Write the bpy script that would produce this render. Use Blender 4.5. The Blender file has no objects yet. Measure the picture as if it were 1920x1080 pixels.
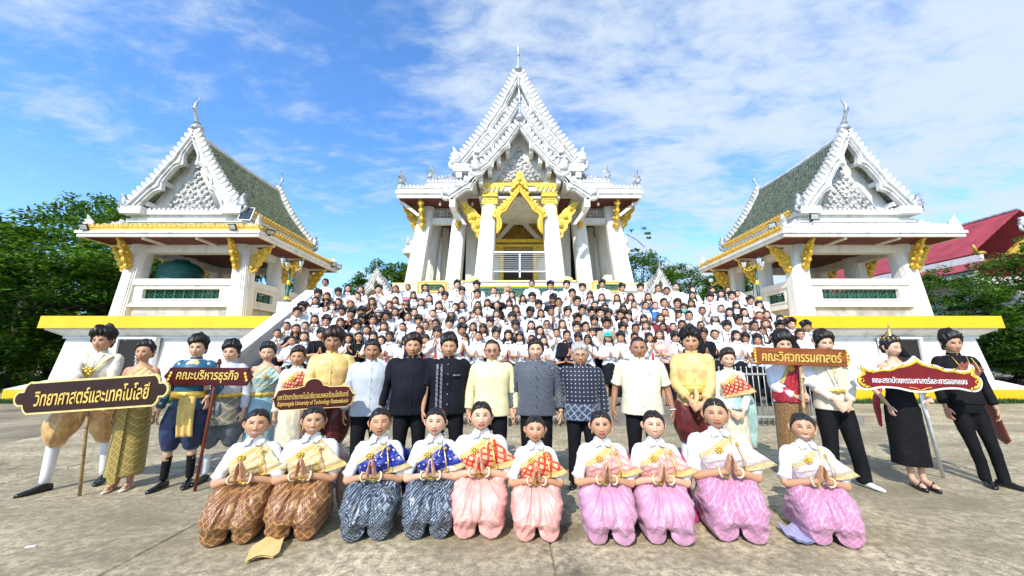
import bpy, math, random
from mathutils.geometry import tessellate_polygon
import numpy as np
from math import sin, cos, pi, radians, sqrt, atan2, exp
from mathutils import Matrix, Vector
S = bpy.context.scene
COL = S.collection
RNG = np.random.default_rng(7)
random.seed(5)
# ---------------------------------------------------------------- camera
CAMH = 1.45; PITCH = radians(10.2); F = 693.0
cd = bpy.data.cameras.new("camera"); cam = bpy.data.objects.new("camera", cd); COL.objects.link(cam)
cd.sensor_width = 36; cd.lens = 36 * F / 1920; cd.clip_start = .05; cd.clip_end = 900
cam.location = (0, 0, CAMH); cam.rotation_euler = (pi / 2 + PITCH, 0, 0)
S.camera = cam
def ray(u, v):
    x = (u - 960) / F; yv = (540 - v) / F
    return np.array([x, cos(PITCH) - yv * sin(PITCH), sin(PITCH) + yv * cos(PITCH)])
def at_y(u, v, Y):
    d = ray(u, v); return np.array([0, 0, CAMH]) + d * (Y / d[1])
def at_z(u, v, z=0.):
    d = ray(u, v); return np.array([0, 0, CAMH]) + d * ((z - CAMH) / d[2])
# ---------------------------------------------------------------- sun and sky
SUN_EL, SUN_AZ = 41, -22          # azimuth from "behind the camera", negative = from the left
sd = np.array([sin(radians(SUN_AZ)) * cos(radians(SUN_EL)), -cos(radians(SUN_AZ)) * cos(radians(SUN_EL)), sin(radians(SUN_EL))])
sl = bpy.data.lights.new("sun", 'SUN'); sl.energy = 4.7; sl.angle = radians(.6); sl.color = (1, .94, .85)
so = bpy.data.objects.new("sun", sl); COL.objects.link(so)
so.rotation_euler = Vector(sd).to_track_quat('Z', 'Y').to_euler()
W = bpy.data.worlds.new("World"); S.world = W; W.use_nodes = True
nt = W.node_tree; N = nt.nodes; L = nt.links
def nd(tree, typ, **kw):
    n = tree.nodes.new(typ)
    for k, v in kw.items():
        if k.startswith('i_'):
            key = k[2:]; key = int(key) if key.isdigit() else key.replace('_', ' ')
            n.inputs[key].default_value = v
        else: setattr(n, k, v)
    return n
bg = N['Background']
sky = nd(nt, 'ShaderNodeTexSky', sky_type='NISHITA', sun_disc=False, sun_elevation=radians(SUN_EL), sun_rotation=atan2(sd[0], sd[1]), air_density=1.0, dust_density=.35, ozone_density=2.4)
def vmath(tree, op, a, b=None):
    n = nd(tree, 'ShaderNodeVectorMath', operation=op); tree.links.new(a, n.inputs[0])
    if b is not None:
        if isinstance(b, tuple): n.inputs[1].default_value = b
        else: tree.links.new(b, n.inputs[1])
    return n.outputs[0]
def fmath(tree, op, a, b=0., clamp=False):
    n = nd(tree, 'ShaderNodeMath', operation=op, use_clamp=clamp)
    for i, q in enumerate((a, b)):
        if isinstance(q, (int, float)): n.inputs[i].default_value = q
        else: tree.links.new(q, n.inputs[i])
    return n.outputs[0]
def ramp(tree, fac, stops, interp='LINEAR'):
    n = tree.nodes.new('ShaderNodeValToRGB'); n.color_ramp.interpolation = interp
    e = n.color_ramp.elements
    for i, (p, c) in enumerate(stops):
        el = e[i] if i < 2 else e.new(p)
        el.position = p; el.color = (c, c, c, 1) if isinstance(c, (int, float)) else (*c, 1)
    tree.links.new(fac, n.inputs[0]); return n.outputs[0]
def mixc(tree, fac, a, b, mode='MIX'):
    n = nd(tree, 'ShaderNodeMix', data_type='RGBA', blend_type=mode)
    for k, q in ((0, fac), (6, a), (7, b)):
        if isinstance(q, (int, float)): n.inputs[k].default_value = q
        elif isinstance(q, tuple): n.inputs[k].default_value = (*q, 1) if len(q) == 3 else q
        else: tree.links.new(q, n.inputs[k])
    return n.outputs[2]
tc = N.new('ShaderNodeTexCoord'); sp = N.new('ShaderNodeSeparateXYZ'); L.new(tc.outputs['Generated'], sp.inputs[0])
zz = fmath(nt, 'ADD', fmath(nt, 'MAXIMUM', sp.outputs[2], 0.), .13)
cxn = nd(nt, 'ShaderNodeCombineXYZ'); L.new(fmath(nt, 'DIVIDE', sp.outputs[0], zz), cxn.inputs[0]); L.new(fmath(nt, 'DIVIDE', sp.outputs[1], zz), cxn.inputs[1])
P0 = cxn.outputs[0]
def noise(tree, vec, scale, detail=4., rough=.55, dist=0., dim='3D'):
    n = nd(tree, 'ShaderNodeTexNoise', noise_dimensions=dim); n.inputs['Scale'].default_value = scale
    n.inputs['Detail'].default_value = detail; n.inputs['Roughness'].default_value = rough; n.inputs['Distortion'].default_value = dist
    if vec is not None: tree.links.new(vec, n.inputs['Vector'])
    return n.outputs['Fac']
rot = nd(nt, 'ShaderNodeMapping'); rot.inputs['Rotation'].default_value = (0, 0, radians(24)); rot.inputs['Scale'].default_value = (1, 1.7, 1); L.new(P0, rot.inputs[0])
n_big = noise(nt, P0, .8, 3, .5, .3)
n_mid = noise(nt, rot.outputs[0], 2.1, 7, .62, .35)
n_rip = noise(nt, rot.outputs[0], 9.5, 5, .6, .5)
cov = fmath(nt, 'ADD', fmath(nt, 'MULTIPLY', sp.outputs[0], .16), .0)       # the cloud bank lies to the right
s1 = fmath(nt, 'ADD', fmath(nt, 'MULTIPLY', n_mid, .66), fmath(nt, 'MULTIPLY', n_big, .42))
s1 = fmath(nt, 'ADD', s1, fmath(nt, 'MULTIPLY', n_rip, .26)); s1 = fmath(nt, 'ADD', s1, cov)
m1 = ramp(nt, s1, [(.54, 0), (.82, 1)], 'EASE')
haz = ramp(nt, sp.outputs[2], [(0, .62), (.42, .0)], 'EASE')
mask = fmath(nt, 'MAXIMUM', fmath(nt, 'MULTIPLY', m1, .93), fmath(nt, 'MULTIPLY', haz, .5))
skc = mixc(nt, 1., sky.outputs[0], (1.75, 2.65, 3.5), 'MULTIPLY')
cl = mixc(nt, mask, skc, (7.6, 8.9, 10.4))
L.new(cl, bg.inputs[0]); bg.inputs[1].default_value = .09
S.view_settings.view_transform = 'Standard'; S.view_settings.look = 'None'; S.view_settings.exposure = .12; S.view_settings.gamma = 1
S.cycles.max_bounces = 6; S.cycles.diffuse_bounces = 3; S.cycles.glossy_bounces = 2; S.cycles.transparent_max_bounces = 4
S.cycles.use_denoising = True

# ---------------------------------------------------------------- materials
MATS = {}
def new_mat(name):
    m = bpy.data.materials.new(name); m.use_nodes = True; return m, m.node_tree, m.node_tree.nodes['Principled BSDF']
def mat(name, col, rough=.6, metal=0., var=.12, vs=6., bump=.0, bs=60., col2=None, dirt=None, sheen=0., spec=.4, coord='Object', vstretch=(1, 1, 1), sss=0., coat=0.):
    """base colour with a little mottling, wear and fine relief"""
    if name in MATS: return MATS[name]
    m, t, b = new_mat(name)
    b.inputs['Roughness'].default_value = rough; b.inputs['Metallic'].default_value = metal; b.inputs['Specular IOR Level'].default_value = spec
    b.inputs['Sheen Weight'].default_value = sheen; b.inputs['Coat Weight'].default_value = coat
    if coord == 'World': vec = t.nodes.new('ShaderNodeNewGeometry').outputs['Position']
    else: vec = t.nodes.new('ShaderNodeTexCoord').outputs[coord]
    mp = t.nodes.new('ShaderNodeMapping'); mp.inputs['Scale'].default_value = vstretch; t.links.new(vec, mp.inputs[0]); vec = mp.outputs[0]
    f = noise(t, vec, vs, 5, .6)
    c2 = col2 if col2 else tuple(c * (1 - var * 2.2) for c in col); c1 = tuple(min(1, c * (1 + var * .6)) for c in col)
    out = mixc(t, ramp(t, f, [(.32, 0), (.68, 1)]), c2, c1)
    if dirt:
        f2 = noise(t, vec, dirt[1], 8, .7)
        out = mixc(t, fmath(t, 'MULTIPLY', ramp(t, f2, [(dirt[2], 0), (dirt[2] + .16, 1)]), dirt[3] if len(dirt) > 3 else .8), out, dirt[0])
    t.links.new(out, b.inputs['Base Color'])
    if bump > 0:
        bn = nd(t, 'ShaderNodeBump'); bn.inputs['Strength'].default_value = 1; bn.inputs['Distance'].default_value = bump
        t.links.new(noise(t, vec, bs, 4, .6), bn.inputs['Height']); t.links.new(bn.outputs[0], b.inputs['Normal'])
    MATS[name] = m; return m
def pat_mat(name, kind, ca, cb, scale, rough=.55, metal=0., bump=.002, sheen=.2, vs=30, cc=None, uv=True, spec=.4):
    """woven pattern on UV in metres (or object space): lattice, dots, brocade, weave, border"""
    if name in MATS: return MATS[name]
    m, t, b = new_mat(name); b.inputs['Roughness'].default_value = rough; b.inputs['Metallic'].default_value = metal; b.inputs['Sheen Weight'].default_value = sheen
    b.inputs['Specular IOR Level'].default_value = spec
    tcn = t.nodes.new('ShaderNodeTexCoord'); vec = tcn.outputs['UV' if uv else 'Object']
    mp = t.nodes.new('ShaderNodeMapping'); mp.inputs['Scale'].default_value = (scale, scale, scale); t.links.new(vec, mp.inputs[0])
    if kind in ('lattice', 'brocade', 'diamond'): mp.inputs['Rotation'].default_value = (0, 0 if uv else pi / 4, pi / 4)
    s = t.nodes.new('ShaderNodeSeparateXYZ'); t.links.new(mp.outputs[0], s.inputs[0])
    yo = s.outputs[1] if uv else s.outputs[2]
    def tri(o): return fmath(t, 'ABSOLUTE', fmath(t, 'SUBTRACT', fmath(t, 'FRACT', o), .5))
    fx, fy = tri(s.outputs[0]), tri(yo)
    if kind == 'lattice':
        d = fmath(t, 'MAXIMUM', fx, fy); msk = ramp(t, d, [(.30, 1), (.34, 0)])
        dot = fmath(t, 'ADD', fx, fy); msk = fmath(t, 'MULTIPLY', msk, ramp(t, dot, [(.05, .35), (.12, 1)]))
    elif kind == 'dots':
        d = fmath(t, 'ADD', fmath(t, 'POWER', fx, 2), fmath(t, 'POWER', fy, 2)); msk = ramp(t, d, [(.012, 1), (.024, 0)])
    elif kind == 'diamond':
        d = fmath(t, 'MAXIMUM', fx, fy); r1 = ramp(t, d, [(.28, 0), (.3, 1), (.38, 1), (.4, 0)]); r2 = ramp(t, d, [(.1, 1), (.14, 0)]); msk = fmath(t, 'MAXIMUM', r1, r2)
    elif kind == 'brocade':
        d = fmath(t, 'MAXIMUM', fx, fy); r1 = ramp(t, d, [(.40, 0), (.44, 1)]); v = nd(t, 'ShaderNodeTexVoronoi'); v.inputs['Scale'].default_value = 4.; t.links.new(mp.outputs[0], v.inputs['Vector'])
        msk = fmath(t, 'MAXIMUM', r1, ramp(t, v.outputs['Distance'], [(.22, 1), (.34, 0)])); msk = fmath(t, 'MULTIPLY', msk, .85)
    elif kind == 'weave':
        msk = ramp(t, noise(t, mp.outputs[0], 3., 4, .7), [(.44, 0), (.56, 1)])
    elif kind == 'stripes':
        msk = ramp(t, fx, [(.1, 1), (.2, 0)])
    out = mixc(t, msk, ca, cb)
    f = noise(t, tcn.outputs['Object'], vs, 4, .6); out = mixc(t, ramp(t, f, [(.3, .22), (.7, 0)]), out, tuple(c * .55 for c in ca))
    if cc:
        out = mixc(t, fmath(t, 'MULTIPLY', ramp(t, noise(t, tcn.outputs['Object'], 9, 4, .6), [(.5, 0), (.68, 1)]), .7), out, cc)
    t.links.new(out, b.inputs['Base Color'])
    bn = nd(t, 'ShaderNodeBump'); bn.inputs['Distance'].default_value = bump; t.links.new(msk, bn.inputs['Height']); t.links.new(bn.outputs[0], b.inputs['Normal'])
    MATS[name] = m; return m
WHITE = mat('painted_white_render', (.79, .77, .72), .55, var=.05, vs=1.3, bump=.002, bs=25, dirt=((.38, .36, .30), 3.0, .50, .5), coord='World', vstretch=(1, 1, .14))
WHITEC = mat('white_ornament_plaster', (.70, .69, .655), .55, var=.12, vs=4, bump=.006, bs=22, dirt=((.20, .20, .185), 3.2, .50, .62), coord='World')
GREYC = mat('weathered_grey_finial', (.40, .42, .44), .45, var=.25, vs=5, bump=.01, bs=18, dirt=((.72, .72, .7), 4, .5, .7), coord='World', metal=.15)
SILV = mat('silver_painted_spire', (.50, .53, .57), .38, var=.2, vs=7, metal=.35, coord='World', bump=.004, bs=20)
GOLD = mat('gold_paint', (.80, .52, .07), .42, var=.18, vs=7, bump=.02, bs=22, metal=.28, coord='World', dirt=((.42, .22, .03), 6, .56, .6))
GOLDL = mat('bright_gold_leaf', (.84, .56, .07), .38, var=.12, vs=7, bump=.02, bs=18, metal=.3, coord='World', dirt=((.5, .3, .05), 9, .60, .6))
GOLDP = mat('ochre_eave_paint', (.80, .47, .06), .5, var=.12, vs=4, coord='World', bump=.003, dirt=((.45, .26, .05), 6, .6, .6))
YELP = mat('yellow_band_paint', (.84, .50, .008), .5, var=.05, vs=1.2, coord='World', bump=.002, dirt=((.62, .36, .02), 3.2, .60, .55), vstretch=(1, 1, .25))
CREAM = mat('cream_band_paint', (.84, .74, .30), .55, var=.08, vs=3, coord='World')
MAROON = mat('maroon_soffit', (.13, .028, .02), .6, var=.2, vs=3, coord='World')
GTILE = mat('green_glazed_tile', (.46, .50, .29), .38, var=.35, vs=7, coord='World', dirt=((.30, .31, .22), 7, .52, .6), bump=.003)
GTILE2 = mat('dark_green_glazed_tile', (.27, .31, .22), .38, var=.35, vs=7, coord='World', dirt=((.22, .24, .18), 7, .55, .6), bump=.003)
GLATT = mat('green_glazed_lattice', (.02, .15, .085), .3, var=.3, vs=9, coord='World', spec=.6)
DARK = mat('dark_interior', (.02, .018, .016), .8)
MARB = mat('grey_marble', (.5, .49, .47), .35, var=.18, vs=2.2, coord='World', dirt=((.25, .25, .24), 1.4, .52, .7))
DOORM = mat('carved_dark_door', (.05, .03, .018), .5, var=.4, vs=16, coord='World', bump=.02, bs=30)
METALW = mat('white_painted_metal', (.75, .76, .76), .35, var=.06, vs=8, metal=.2)
BLACKM = mat('black_housing', (.02, .02, .022), .4)
LAMPG = mat('lamp_green_paint', (.015, .10, .07), .35, var=.2, vs=8)
GLASS = mat('frosted_lamp_glass', (.62, .66, .68), .12, var=.1, vs=8, spec=.8)
REDT = mat('red_metal_roof', (.44, .05, .065), .5, var=.16, vs=1.2, coord='World', bump=.004, bs=10, dirt=((.42, .12, .11), 1.1, .58, .5))
TANKG = mat('green_tank_plastic', (.012, .11, .085), .4, var=.15, vs=3)
STAIR = mat('worn_stair_concrete', (.24, .225, .19), .8, var=.15, vs=3, coord='World', bump=.004, bs=30)
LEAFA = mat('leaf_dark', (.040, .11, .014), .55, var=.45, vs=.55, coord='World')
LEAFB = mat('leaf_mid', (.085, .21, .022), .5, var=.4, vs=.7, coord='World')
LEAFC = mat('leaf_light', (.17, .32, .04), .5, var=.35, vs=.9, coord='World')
for q in (LEAFA, LEAFB, LEAFC):
    t = q.node_tree; b = t.nodes['Principled BSDF']; tr = t.nodes.new('ShaderNodeBsdfTranslucent'); src = b.inputs['Base Color'].links[0].from_socket
    t.links.new(mixc(t, 1., src, (1.6, 1.5, .7), 'MULTIPLY'), tr.inputs[0]); ms = t.nodes.new('ShaderNodeMixShader'); ms.inputs[0].default_value = .38
    t.links.new(b.outputs[0], ms.inputs[1]); t.links.new(tr.outputs[0], ms.inputs[2]); t.links.new(ms.outputs[0], t.nodes['Material Output'].inputs[0])
BARK = mat('tree_bark', (.10, .075, .05), .9, var=.3, vs=5, coord='World', bump=.02, bs=12)
# ---------------------------------------------------------------- geometry helpers
class G:
    """collects shapes, links them as ONE mesh object"""
    def __init__(s): s.v = []; s.f = []; s.n = 0
    def add(s, vs, fs):
        vs = np.asarray(vs, float).reshape(-1, 3); s.v.append(vs); s.f += [tuple(i + s.n for i in f) for f in fs]; s.n += len(vs); return s
    def box(s, x0, x1, y0, y1, z0, z1):
        return s.add([(x0, y0, z0), (x1, y0, z0), (x1, y1, z0), (x0, y1, z0), (x0, y0, z1), (x1, y0, z1), (x1, y1, z1), (x0, y1, z1)],
                     [(0, 3, 2, 1), (4, 5, 6, 7), (0, 1, 5, 4), (1, 2, 6, 5), (2, 3, 7, 6), (3, 0, 4, 7)])
    def frus(s, a, b):
        """a,b: (x0,x1,y0,y1,z)"""
        q = []
        for (x0, x1, y0, y1, z) in (a, b): q += [(x0, y0, z), (x1, y0, z), (x1, y1, z), (x0, y1, z)]
        return s.add(q, [(0, 3, 2, 1), (4, 5, 6, 7), (0, 1, 5, 4), (1, 2, 6, 5), (2, 3, 7, 6), (3, 0, 4, 7)])
    def ext(s, poly, o, ux, uy, un, th):
        """extrude 2-D polygon; o origin, ux uy axes, un normal, thickness th"""
        o, ux, uy, un = map(lambda q: np.array(q, float), (o, ux, uy, un)); n = len(poly)
        a = np.array([o + ux * p[0] + uy * p[1] for p in poly]); b = a + un * th
        if n > 4:
            tr = tessellate_polygon([[Vector((p[0], p[1], 0)) for p in poly]]); caps = [tuple(q) for q in tr] + [tuple(i + n for i in q[::-1]) for q in tr]
        else: caps = [tuple(range(n)), tuple(range(2 * n - 1, n - 1, -1))]
        return s.add(np.vstack([a, b]), caps + [(i, i + n, (i + 1) % n + n, (i + 1) % n) for i in range(n)])
    def tube(s, pts, rad, n=8, caps=True):
        v, f = tube(pts, rad, n, caps); return s.add(v, f)
    def sphere(s, c, r, nu=8, nv=6):
        r = np.ones(3) * r; vs = []; fs = []
        for j in range(nv + 1):
            th = pi * j / nv
            for i in range(nu):
                ph = 2 * pi * i / nu; vs.append((c[0] + r[0] * sin(th) * cos(ph), c[1] + r[1] * sin(th) * sin(ph), c[2] + r[2] * cos(th)))
        for j in range(nv):
            for i in range(nu): fs.append((j * nu + i, (j + 1) * nu + i, (j + 1) * nu + (i + 1) % nu, j * nu + (i + 1) % nu))
        return s.add(vs, fs)
    def mesh(s, name):
        return mk_mesh(name, np.vstack(s.v), s.f)
    def obj(s, name, m, parent=None, smooth=False, **kw):
        return link(name, s.mesh(name), m, parent, smooth, **kw)
def frames(P):
    P = np.asarray(P, float); T = np.gradient(P, axis=0); T /= np.linalg.norm(T, axis=1)[:, None] + 1e-9
    a = np.array([0, 0, 1.]) if abs(T[0][2]) < .9 else np.array([0, -1., 0]); U = []; u = np.cross(np.cross(T[0], a), T[0]); u /= np.linalg.norm(u)
    for t in T:
        u = u - t * np.dot(u, t); u /= np.linalg.norm(u) + 1e-9; U.append(u)
    U = np.array(U); V = np.cross(T, U); return T, U, V
def cat(P, sub):
    """Catmull-Rom through rows of P"""
    P = np.asarray(P, float)
    if P.ndim == 1: P = P[:, None]
    Q = np.vstack([2 * P[0] - P[1], P, 2 * P[-1] - P[-2]]); out = []
    for i in range(1, len(Q) - 2):
        for k in range(sub):
            t = k / sub; a, b, c, d = Q[i - 1], Q[i], Q[i + 1], Q[i + 2]
            out.append(.5 * (2 * b + (c - a) * t + (2 * a - 5 * b + 4 * c - d) * t * t + (3 * b - a - 3 * c + d) * t ** 3))
    out.append(P[-1]); return np.array(out)
def tube(pts, rad, n=8, caps=True, sub=0, flat=None):
    P = np.asarray(pts, float); R = np.ones(len(P)) * rad if np.isscalar(rad) else np.asarray(rad, float)
    if sub > 1: P = cat(P, sub); R = cat(R, sub)[:, 0]
    T, U, V = frames(P); vs = []; a = np.arange(n) * 2 * pi / n
    fl = 1. if flat is None else flat
    for p, r, u, v in zip(P, R, U, V): vs.append(p + r * (np.cos(a)[:, None] * u + fl * np.sin(a)[:, None] * v))
    vs = np.vstack(vs); m = len(P); fs = []
    for j in range(m - 1):
        for i in range(n): fs.append((j * n + i, j * n + (i + 1) % n, (j + 1) * n + (i + 1) % n, (j + 1) * n + i))
    if caps:
        vs = np.vstack([vs, P[0] - T[0] * R[0] * .4, P[-1] + T[-1] * R[-1] * .6]); k = m * n
        for i in range(n): fs.append((i, k, (i + 1) % n)); fs.append(((m - 1) * n + i, (m - 1) * n + (i + 1) % n, k + 1))
    return vs, fs
def loft(rings, caps=True):
    """rings: list of (N,3) arrays"""
    n = len(rings[0]); vs = np.vstack(rings); m = len(rings); fs = []
    for j in range(m - 1):
        for i in range(n): fs.append((j * n + i, j * n + (i + 1) % n, (j + 1) * n + (i + 1) % n, (j + 1) * n + i))
    if caps: fs.append(tuple(range(n))[::-1]); fs.append(tuple(range((m - 1) * n, m * n)))
    return vs, fs
def ell(cx, cy, cz, rx, ry, n=24, p=2.0):
    a = np.arange(n) * 2 * pi / n; c, s_ = np.cos(a), np.sin(a)
    return np.stack([cx + rx * np.sign(c) * np.abs(c) ** (2 / p), cy + ry * np.sign(s_) * np.abs(s_) ** (2 / p), np.full(n, float(cz))], 1)
def mk_mesh(name, v, f):
    me = bpy.data.meshes.new(name); v = np.ascontiguousarray(v, dtype=np.float32)
    me.vertices.add(len(v)); me.vertices.foreach_set('co', v.ravel())
    if isinstance(f, np.ndarray) and f.ndim == 2: cnt = np.full(len(f), f.shape[1], np.int32); idx = f.ravel().astype(np.int32)
    else: cnt = np.array([len(q) for q in f], np.int32); idx = np.array([i for q in f for i in q], np.int32)
    me.loops.add(len(idx)); me.loops.foreach_set('vertex_index', idx)
    me.polygons.add(len(cnt)); me.polygons.foreach_set('loop_start', np.concatenate([[0], np.cumsum(cnt)[:-1]]).astype(np.int32)); me.polygons.foreach_set('loop_total', cnt)
    me.update(calc_edges=True); me.validate(); me.polygons.foreach_set('use_smooth', np.zeros(len(me.polygons), bool)); return me
def link(name, me, m=None, parent=None, smooth=False, loc=None, kind=None, label=None, rz=None):
    o = bpy.data.objects.new(name, me); COL.objects.link(o)
    if m is not None and me is not None and len(me.materials) == 0:
        for q in (m if isinstance(m, (list, tuple)) else [m]): me.materials.append(q)
    if me is not None and me.users <= 1: me.polygons.foreach_set('use_smooth', np.full(len(me.polygons), bool(smooth)))
    if parent is not None: o.parent = parent
    if loc is not None: o.location = loc
    if rz is not None: o.rotation_euler = (0, 0, rz)
    if kind: o['kind'] = kind
    if label: o['label'] = label
    return o
def thing(name, label, cat_, loc=(0, 0, 0), rz=0, group=None):
    o = bpy.data.objects.new(name, None); COL.objects.link(o); o.location = loc; o.rotation_euler = (0, 0, rz); o.empty_display_size = .2
    o['label'] = label; o['category'] = cat_
    if group: o['group'] = group
    return o
def tag(o, label=None, cat_=None, group=None, kind=None):
    if label: o['label'] = label
    if cat_: o['category'] = cat_
    if group: o['group'] = group
    if kind: o['kind'] = kind
    return o
def inst(src, parent, loc=None, rot=None, sc=None):
    o = src.copy(); COL.objects.link(o); o.parent = parent
    if loc is not None: o.location = loc
    if rot is not None: o.rotation_euler = rot
    if sc is not None: o.scale = sc
    return o
# ================================================================ setting: ground
X0 = .35                                            # axis of the temple
m, t, b = new_mat('stained_concrete'); b.inputs['Roughness'].default_value = .85
gp = t.nodes.new('ShaderNodeNewGeometry').outputs['Position']
mpw = t.nodes.new('ShaderNodeMapping'); mpw.inputs['Scale'].default_value = (.8, 1.5, 1); mpw.inputs['Rotation'].default_value = (0, 0, .25); t.links.new(gp, mpw.inputs[0])
na = noise(t, mpw.outputs[0], .9, 7, .62, .4); nb = noise(t, gp, 14, 8, .75); nc = noise(t, gp, 70, 5, .7); ne = noise(t, mpw.outputs[0], .28, 4, .5)
c = mixc(t, ramp(t, na, [(.36, 0), (.62, 1)]), (.34, .27, .15), (.84, .70, .45))
c = mixc(t, ramp(t, nb, [(.40, .85), (.60, 0)]), c, (.19, .155, .09))
c = mixc(t, ramp(t, nb, [(.58, 0), (.72, .65)]), c, (.80, .72, .54))
c = mixc(t, ramp(t, nc, [(.35, .65), (.55, 0)]), c, (.16, .14, .10))
c = mixc(t, ramp(t, ne, [(.40, .45), (.55, 0)]), c, (.21, .18, .115))
sx = t.nodes.new('ShaderNodeSeparateXYZ'); t.links.new(gp, sx.inputs[0])
dd = fmath(t, 'ABSOLUTE', fmath(t, 'SUBTRACT', fmath(t, 'ADD', sx.outputs[0], fmath(t, 'MULTIPLY', na, .5)), .62))
wet = fmath(t, 'MULTIPLY', ramp(t, dd, [(.02, 1), (.22, 0)]), ramp(t, noise(t, gp, 5, 6, .7), [(.40, 0), (.58, .85)]))
c = mixc(t, wet, c, (.055, .052, .038))
wv = nd(t, 'ShaderNodeTexVoronoi', feature='DISTANCE_TO_EDGE'); wv.inputs['Scale'].default_value = .55
wm = t.nodes.new('ShaderNodeVectorMath'); wm.operation = 'ADD'; t.links.new(gp, wm.inputs[0])
ncol = nd(t, 'ShaderNodeTexNoise'); ncol.inputs['Scale'].default_value = 1.4; ncol.inputs['Detail'].default_value = 6; t.links.new(gp, ncol.inputs['Vector']); t.links.new(ncol.outputs['Color'], wm.inputs[1]); t.links.new(wm.outputs[0], wv.inputs['Vector'])
ck = fmath(t, 'MULTIPLY', ramp(t, wv.outputs['Distance'], [(.0, 1), (.006, 0)]), ramp(t, ne, [(.5, 0), (.6, .8)]))
c = mixc(t, ck, c, (.07, .062, .045))
t.links.new(c, b.inputs['Base Color'])
bn = nd(t, 'ShaderNodeBump'); bn.inputs['Distance'].default_value = .008; t.links.new(fmath(t, 'SUBTRACT', nb, ck), bn.inputs['Height']); t.links.new(bn.outputs[0], b.inputs['Normal'])
CONC = m
FARG = mat('pale_packed_ground', (.5, .43, .31), .9, var=.25, vs=.4, coord='World', bump=.01, bs=6, dirt=((.13, .16, .06), .35, .55, .7))
GRASSM = mat('grass_blade', (.07, .15, .025), .7, var=.4, vs=2, coord='World')
g = G(); g.box(-400, 400, -30, 700, -.6, -.03); ground = g.obj('ground', FARG, kind='structure')
OLD = mat('old_asphalt', (.32, .265, .18), .9, var=.3, vs=.8, coord='World', bump=.006, bs=40, dirt=((.34, .31, .26), 1.1, .56, .6))
g = G(); g.box(-24, 24, -3, 15, -.12, -.035); g.obj('joint_bed', mat('dark_joint_soil', (.05, .045, .035), .9), ground)
xs = [-24, -16.2, -8.5, -5.8, -2.75, .3, 3.35, 6.4, 9.45, 15, 24]; ys = [-3, 2.0, 5.15, 8.28, 11.4, 15.0]
for j in range(len(ys) - 1):
    for i in range(len(xs) - 1):
        x0, x1, y0, y1 = xs[i] + .006, xs[i + 1] - .006, ys[j] + .006, ys[j + 1] - .006
        dz = random.uniform(-.003, .002); g = G()
        g.frus((x0, x1, y0, y1, -.08), (x0, x1, y0, y1, -.012 + dz)); g.frus((x0, x1, y0, y1, -.012 + dz), (x0 + .012, x1 - .012, y0 + .012, y1 - .012, dz))
        g.obj('concrete_slab', OLD if xs[i] < -8.6 else CONC, ground)
# grass tufts along the plinth foot and the far left verge
def grass(name, areas, n, h):
    V = []; Fc = []
    for (x0, x1, y0, y1) in areas:
        k = int(n * 1.0)
        x = RNG.uniform(x0, x1, k); y = RNG.uniform(y0, y1, k); hh = h * RNG.uniform(.5, 1.3, k); a = RNG.uniform(0, pi, k); ln = RNG.normal(0, .35, k) * hh
        w = .012 + .01 * RNG.random(k)
        p = np.stack([np.stack([x - w * np.cos(a), y - w * np.sin(a), np.zeros(k) - .03], 1), np.stack([x + w * np.cos(a), y + w * np.sin(a), np.zeros(k) - .03], 1), np.stack([x + ln, y + ln * .5, hh], 1)], 1)
        V.append(p.reshape(-1, 3))
    V = np.vstack(V); Fc = np.arange(len(V)).reshape(-1, 3)
    o = link(name, mk_mesh(name, V, Fc), GRASSM, kind='stuff'); return o
tag(grass('grass', [(X0 - 16, X0 - 7.6, 11.5, 11.98), (X0 + 7.6, X0 + 16.4, 11.5, 11.98), (-26, -15.5, 14.6, 15.8)], 5200, .13), 'short green grass at the foot of the plinth')
g = G(); g.box(-40, -17.5, 15.9, 16.1, -.04, .1); tag(g.obj('kerb', WHITE, kind='structure'))
# ================================================================ plinth (terrace)
TZ = 2.7; PF = 12.2
terr = thing('temple_terrace', 'long white terrace with a yellow band under its rim, carrying temple and pavilions', 'terrace', (X0, 0, 0))
def lx(o, g_, m_, nm, **k): return g_.obj(nm, m_, o, **k)
for sgn in (-1, 1):
    a, b_ = (-15.8, -7.25) if sgn < 0 else (7.25, 15.7)
    def fr(g, off0, off1, z0, z1, back=30.):
        i0 = a if sgn < 0 else b_
        def rect(off, z):
            x0 = a - off if sgn < 0 else a; x1 = b_ if sgn < 0 else b_ + off
            return (x0, x1, PF - off, back, z)
        g.frus(rect(off0, z0), rect(off1, z1))
    g = G(); fr(g, -.22, -.40, .42, 2.02)
    lx(terr, g, WHITE, 'wall')
    g = G(); fr(g, .35, .35, -.02, .38); lx(terr, g, YELP, 'base_band')
    g = G(); fr(g, .35, -.2, .383, .62); lx(terr, g, WHITE, 'base_slope')
    g = G(); fr(g, -.33, -.33, 1.98, 2.05); fr(g, -.36, -.22, 2.053, 2.13); fr(g, -.22, -.06, 2.133, 2.24); fr(g, -.03, -.03, 2.243, 2.30); lx(terr, g, WHITE, 'cornice')
    g = G(); fr(g, .08, .06, 2.303, TZ); lx(terr, g, YELP, 'yellow_rim')
g = G(); g.box(-7.24, 7.24, 12.3, 30, .02, TZ - .003); lx(terr, g, WHITE, 'centre_block')
for k, xx in enumerate((-12.8, 12.55)):
    g = G(); g.box(xx - .62, xx + .62, PF + .19, PF + .8, .3, 1.9); lx(terr, g, DARK, 'doorway')
    g = G()
    for s_ in (-1, 1): g.box(xx + s_ * .62 - .05, xx + s_ * .62 + .05, PF + .12, PF + .3, .3, 1.95)
    g.box(xx - .67, xx + .67, PF + .12, PF + .3, 1.953, 2.02); lx(terr, g, WHITE, 'door_frame')
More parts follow.
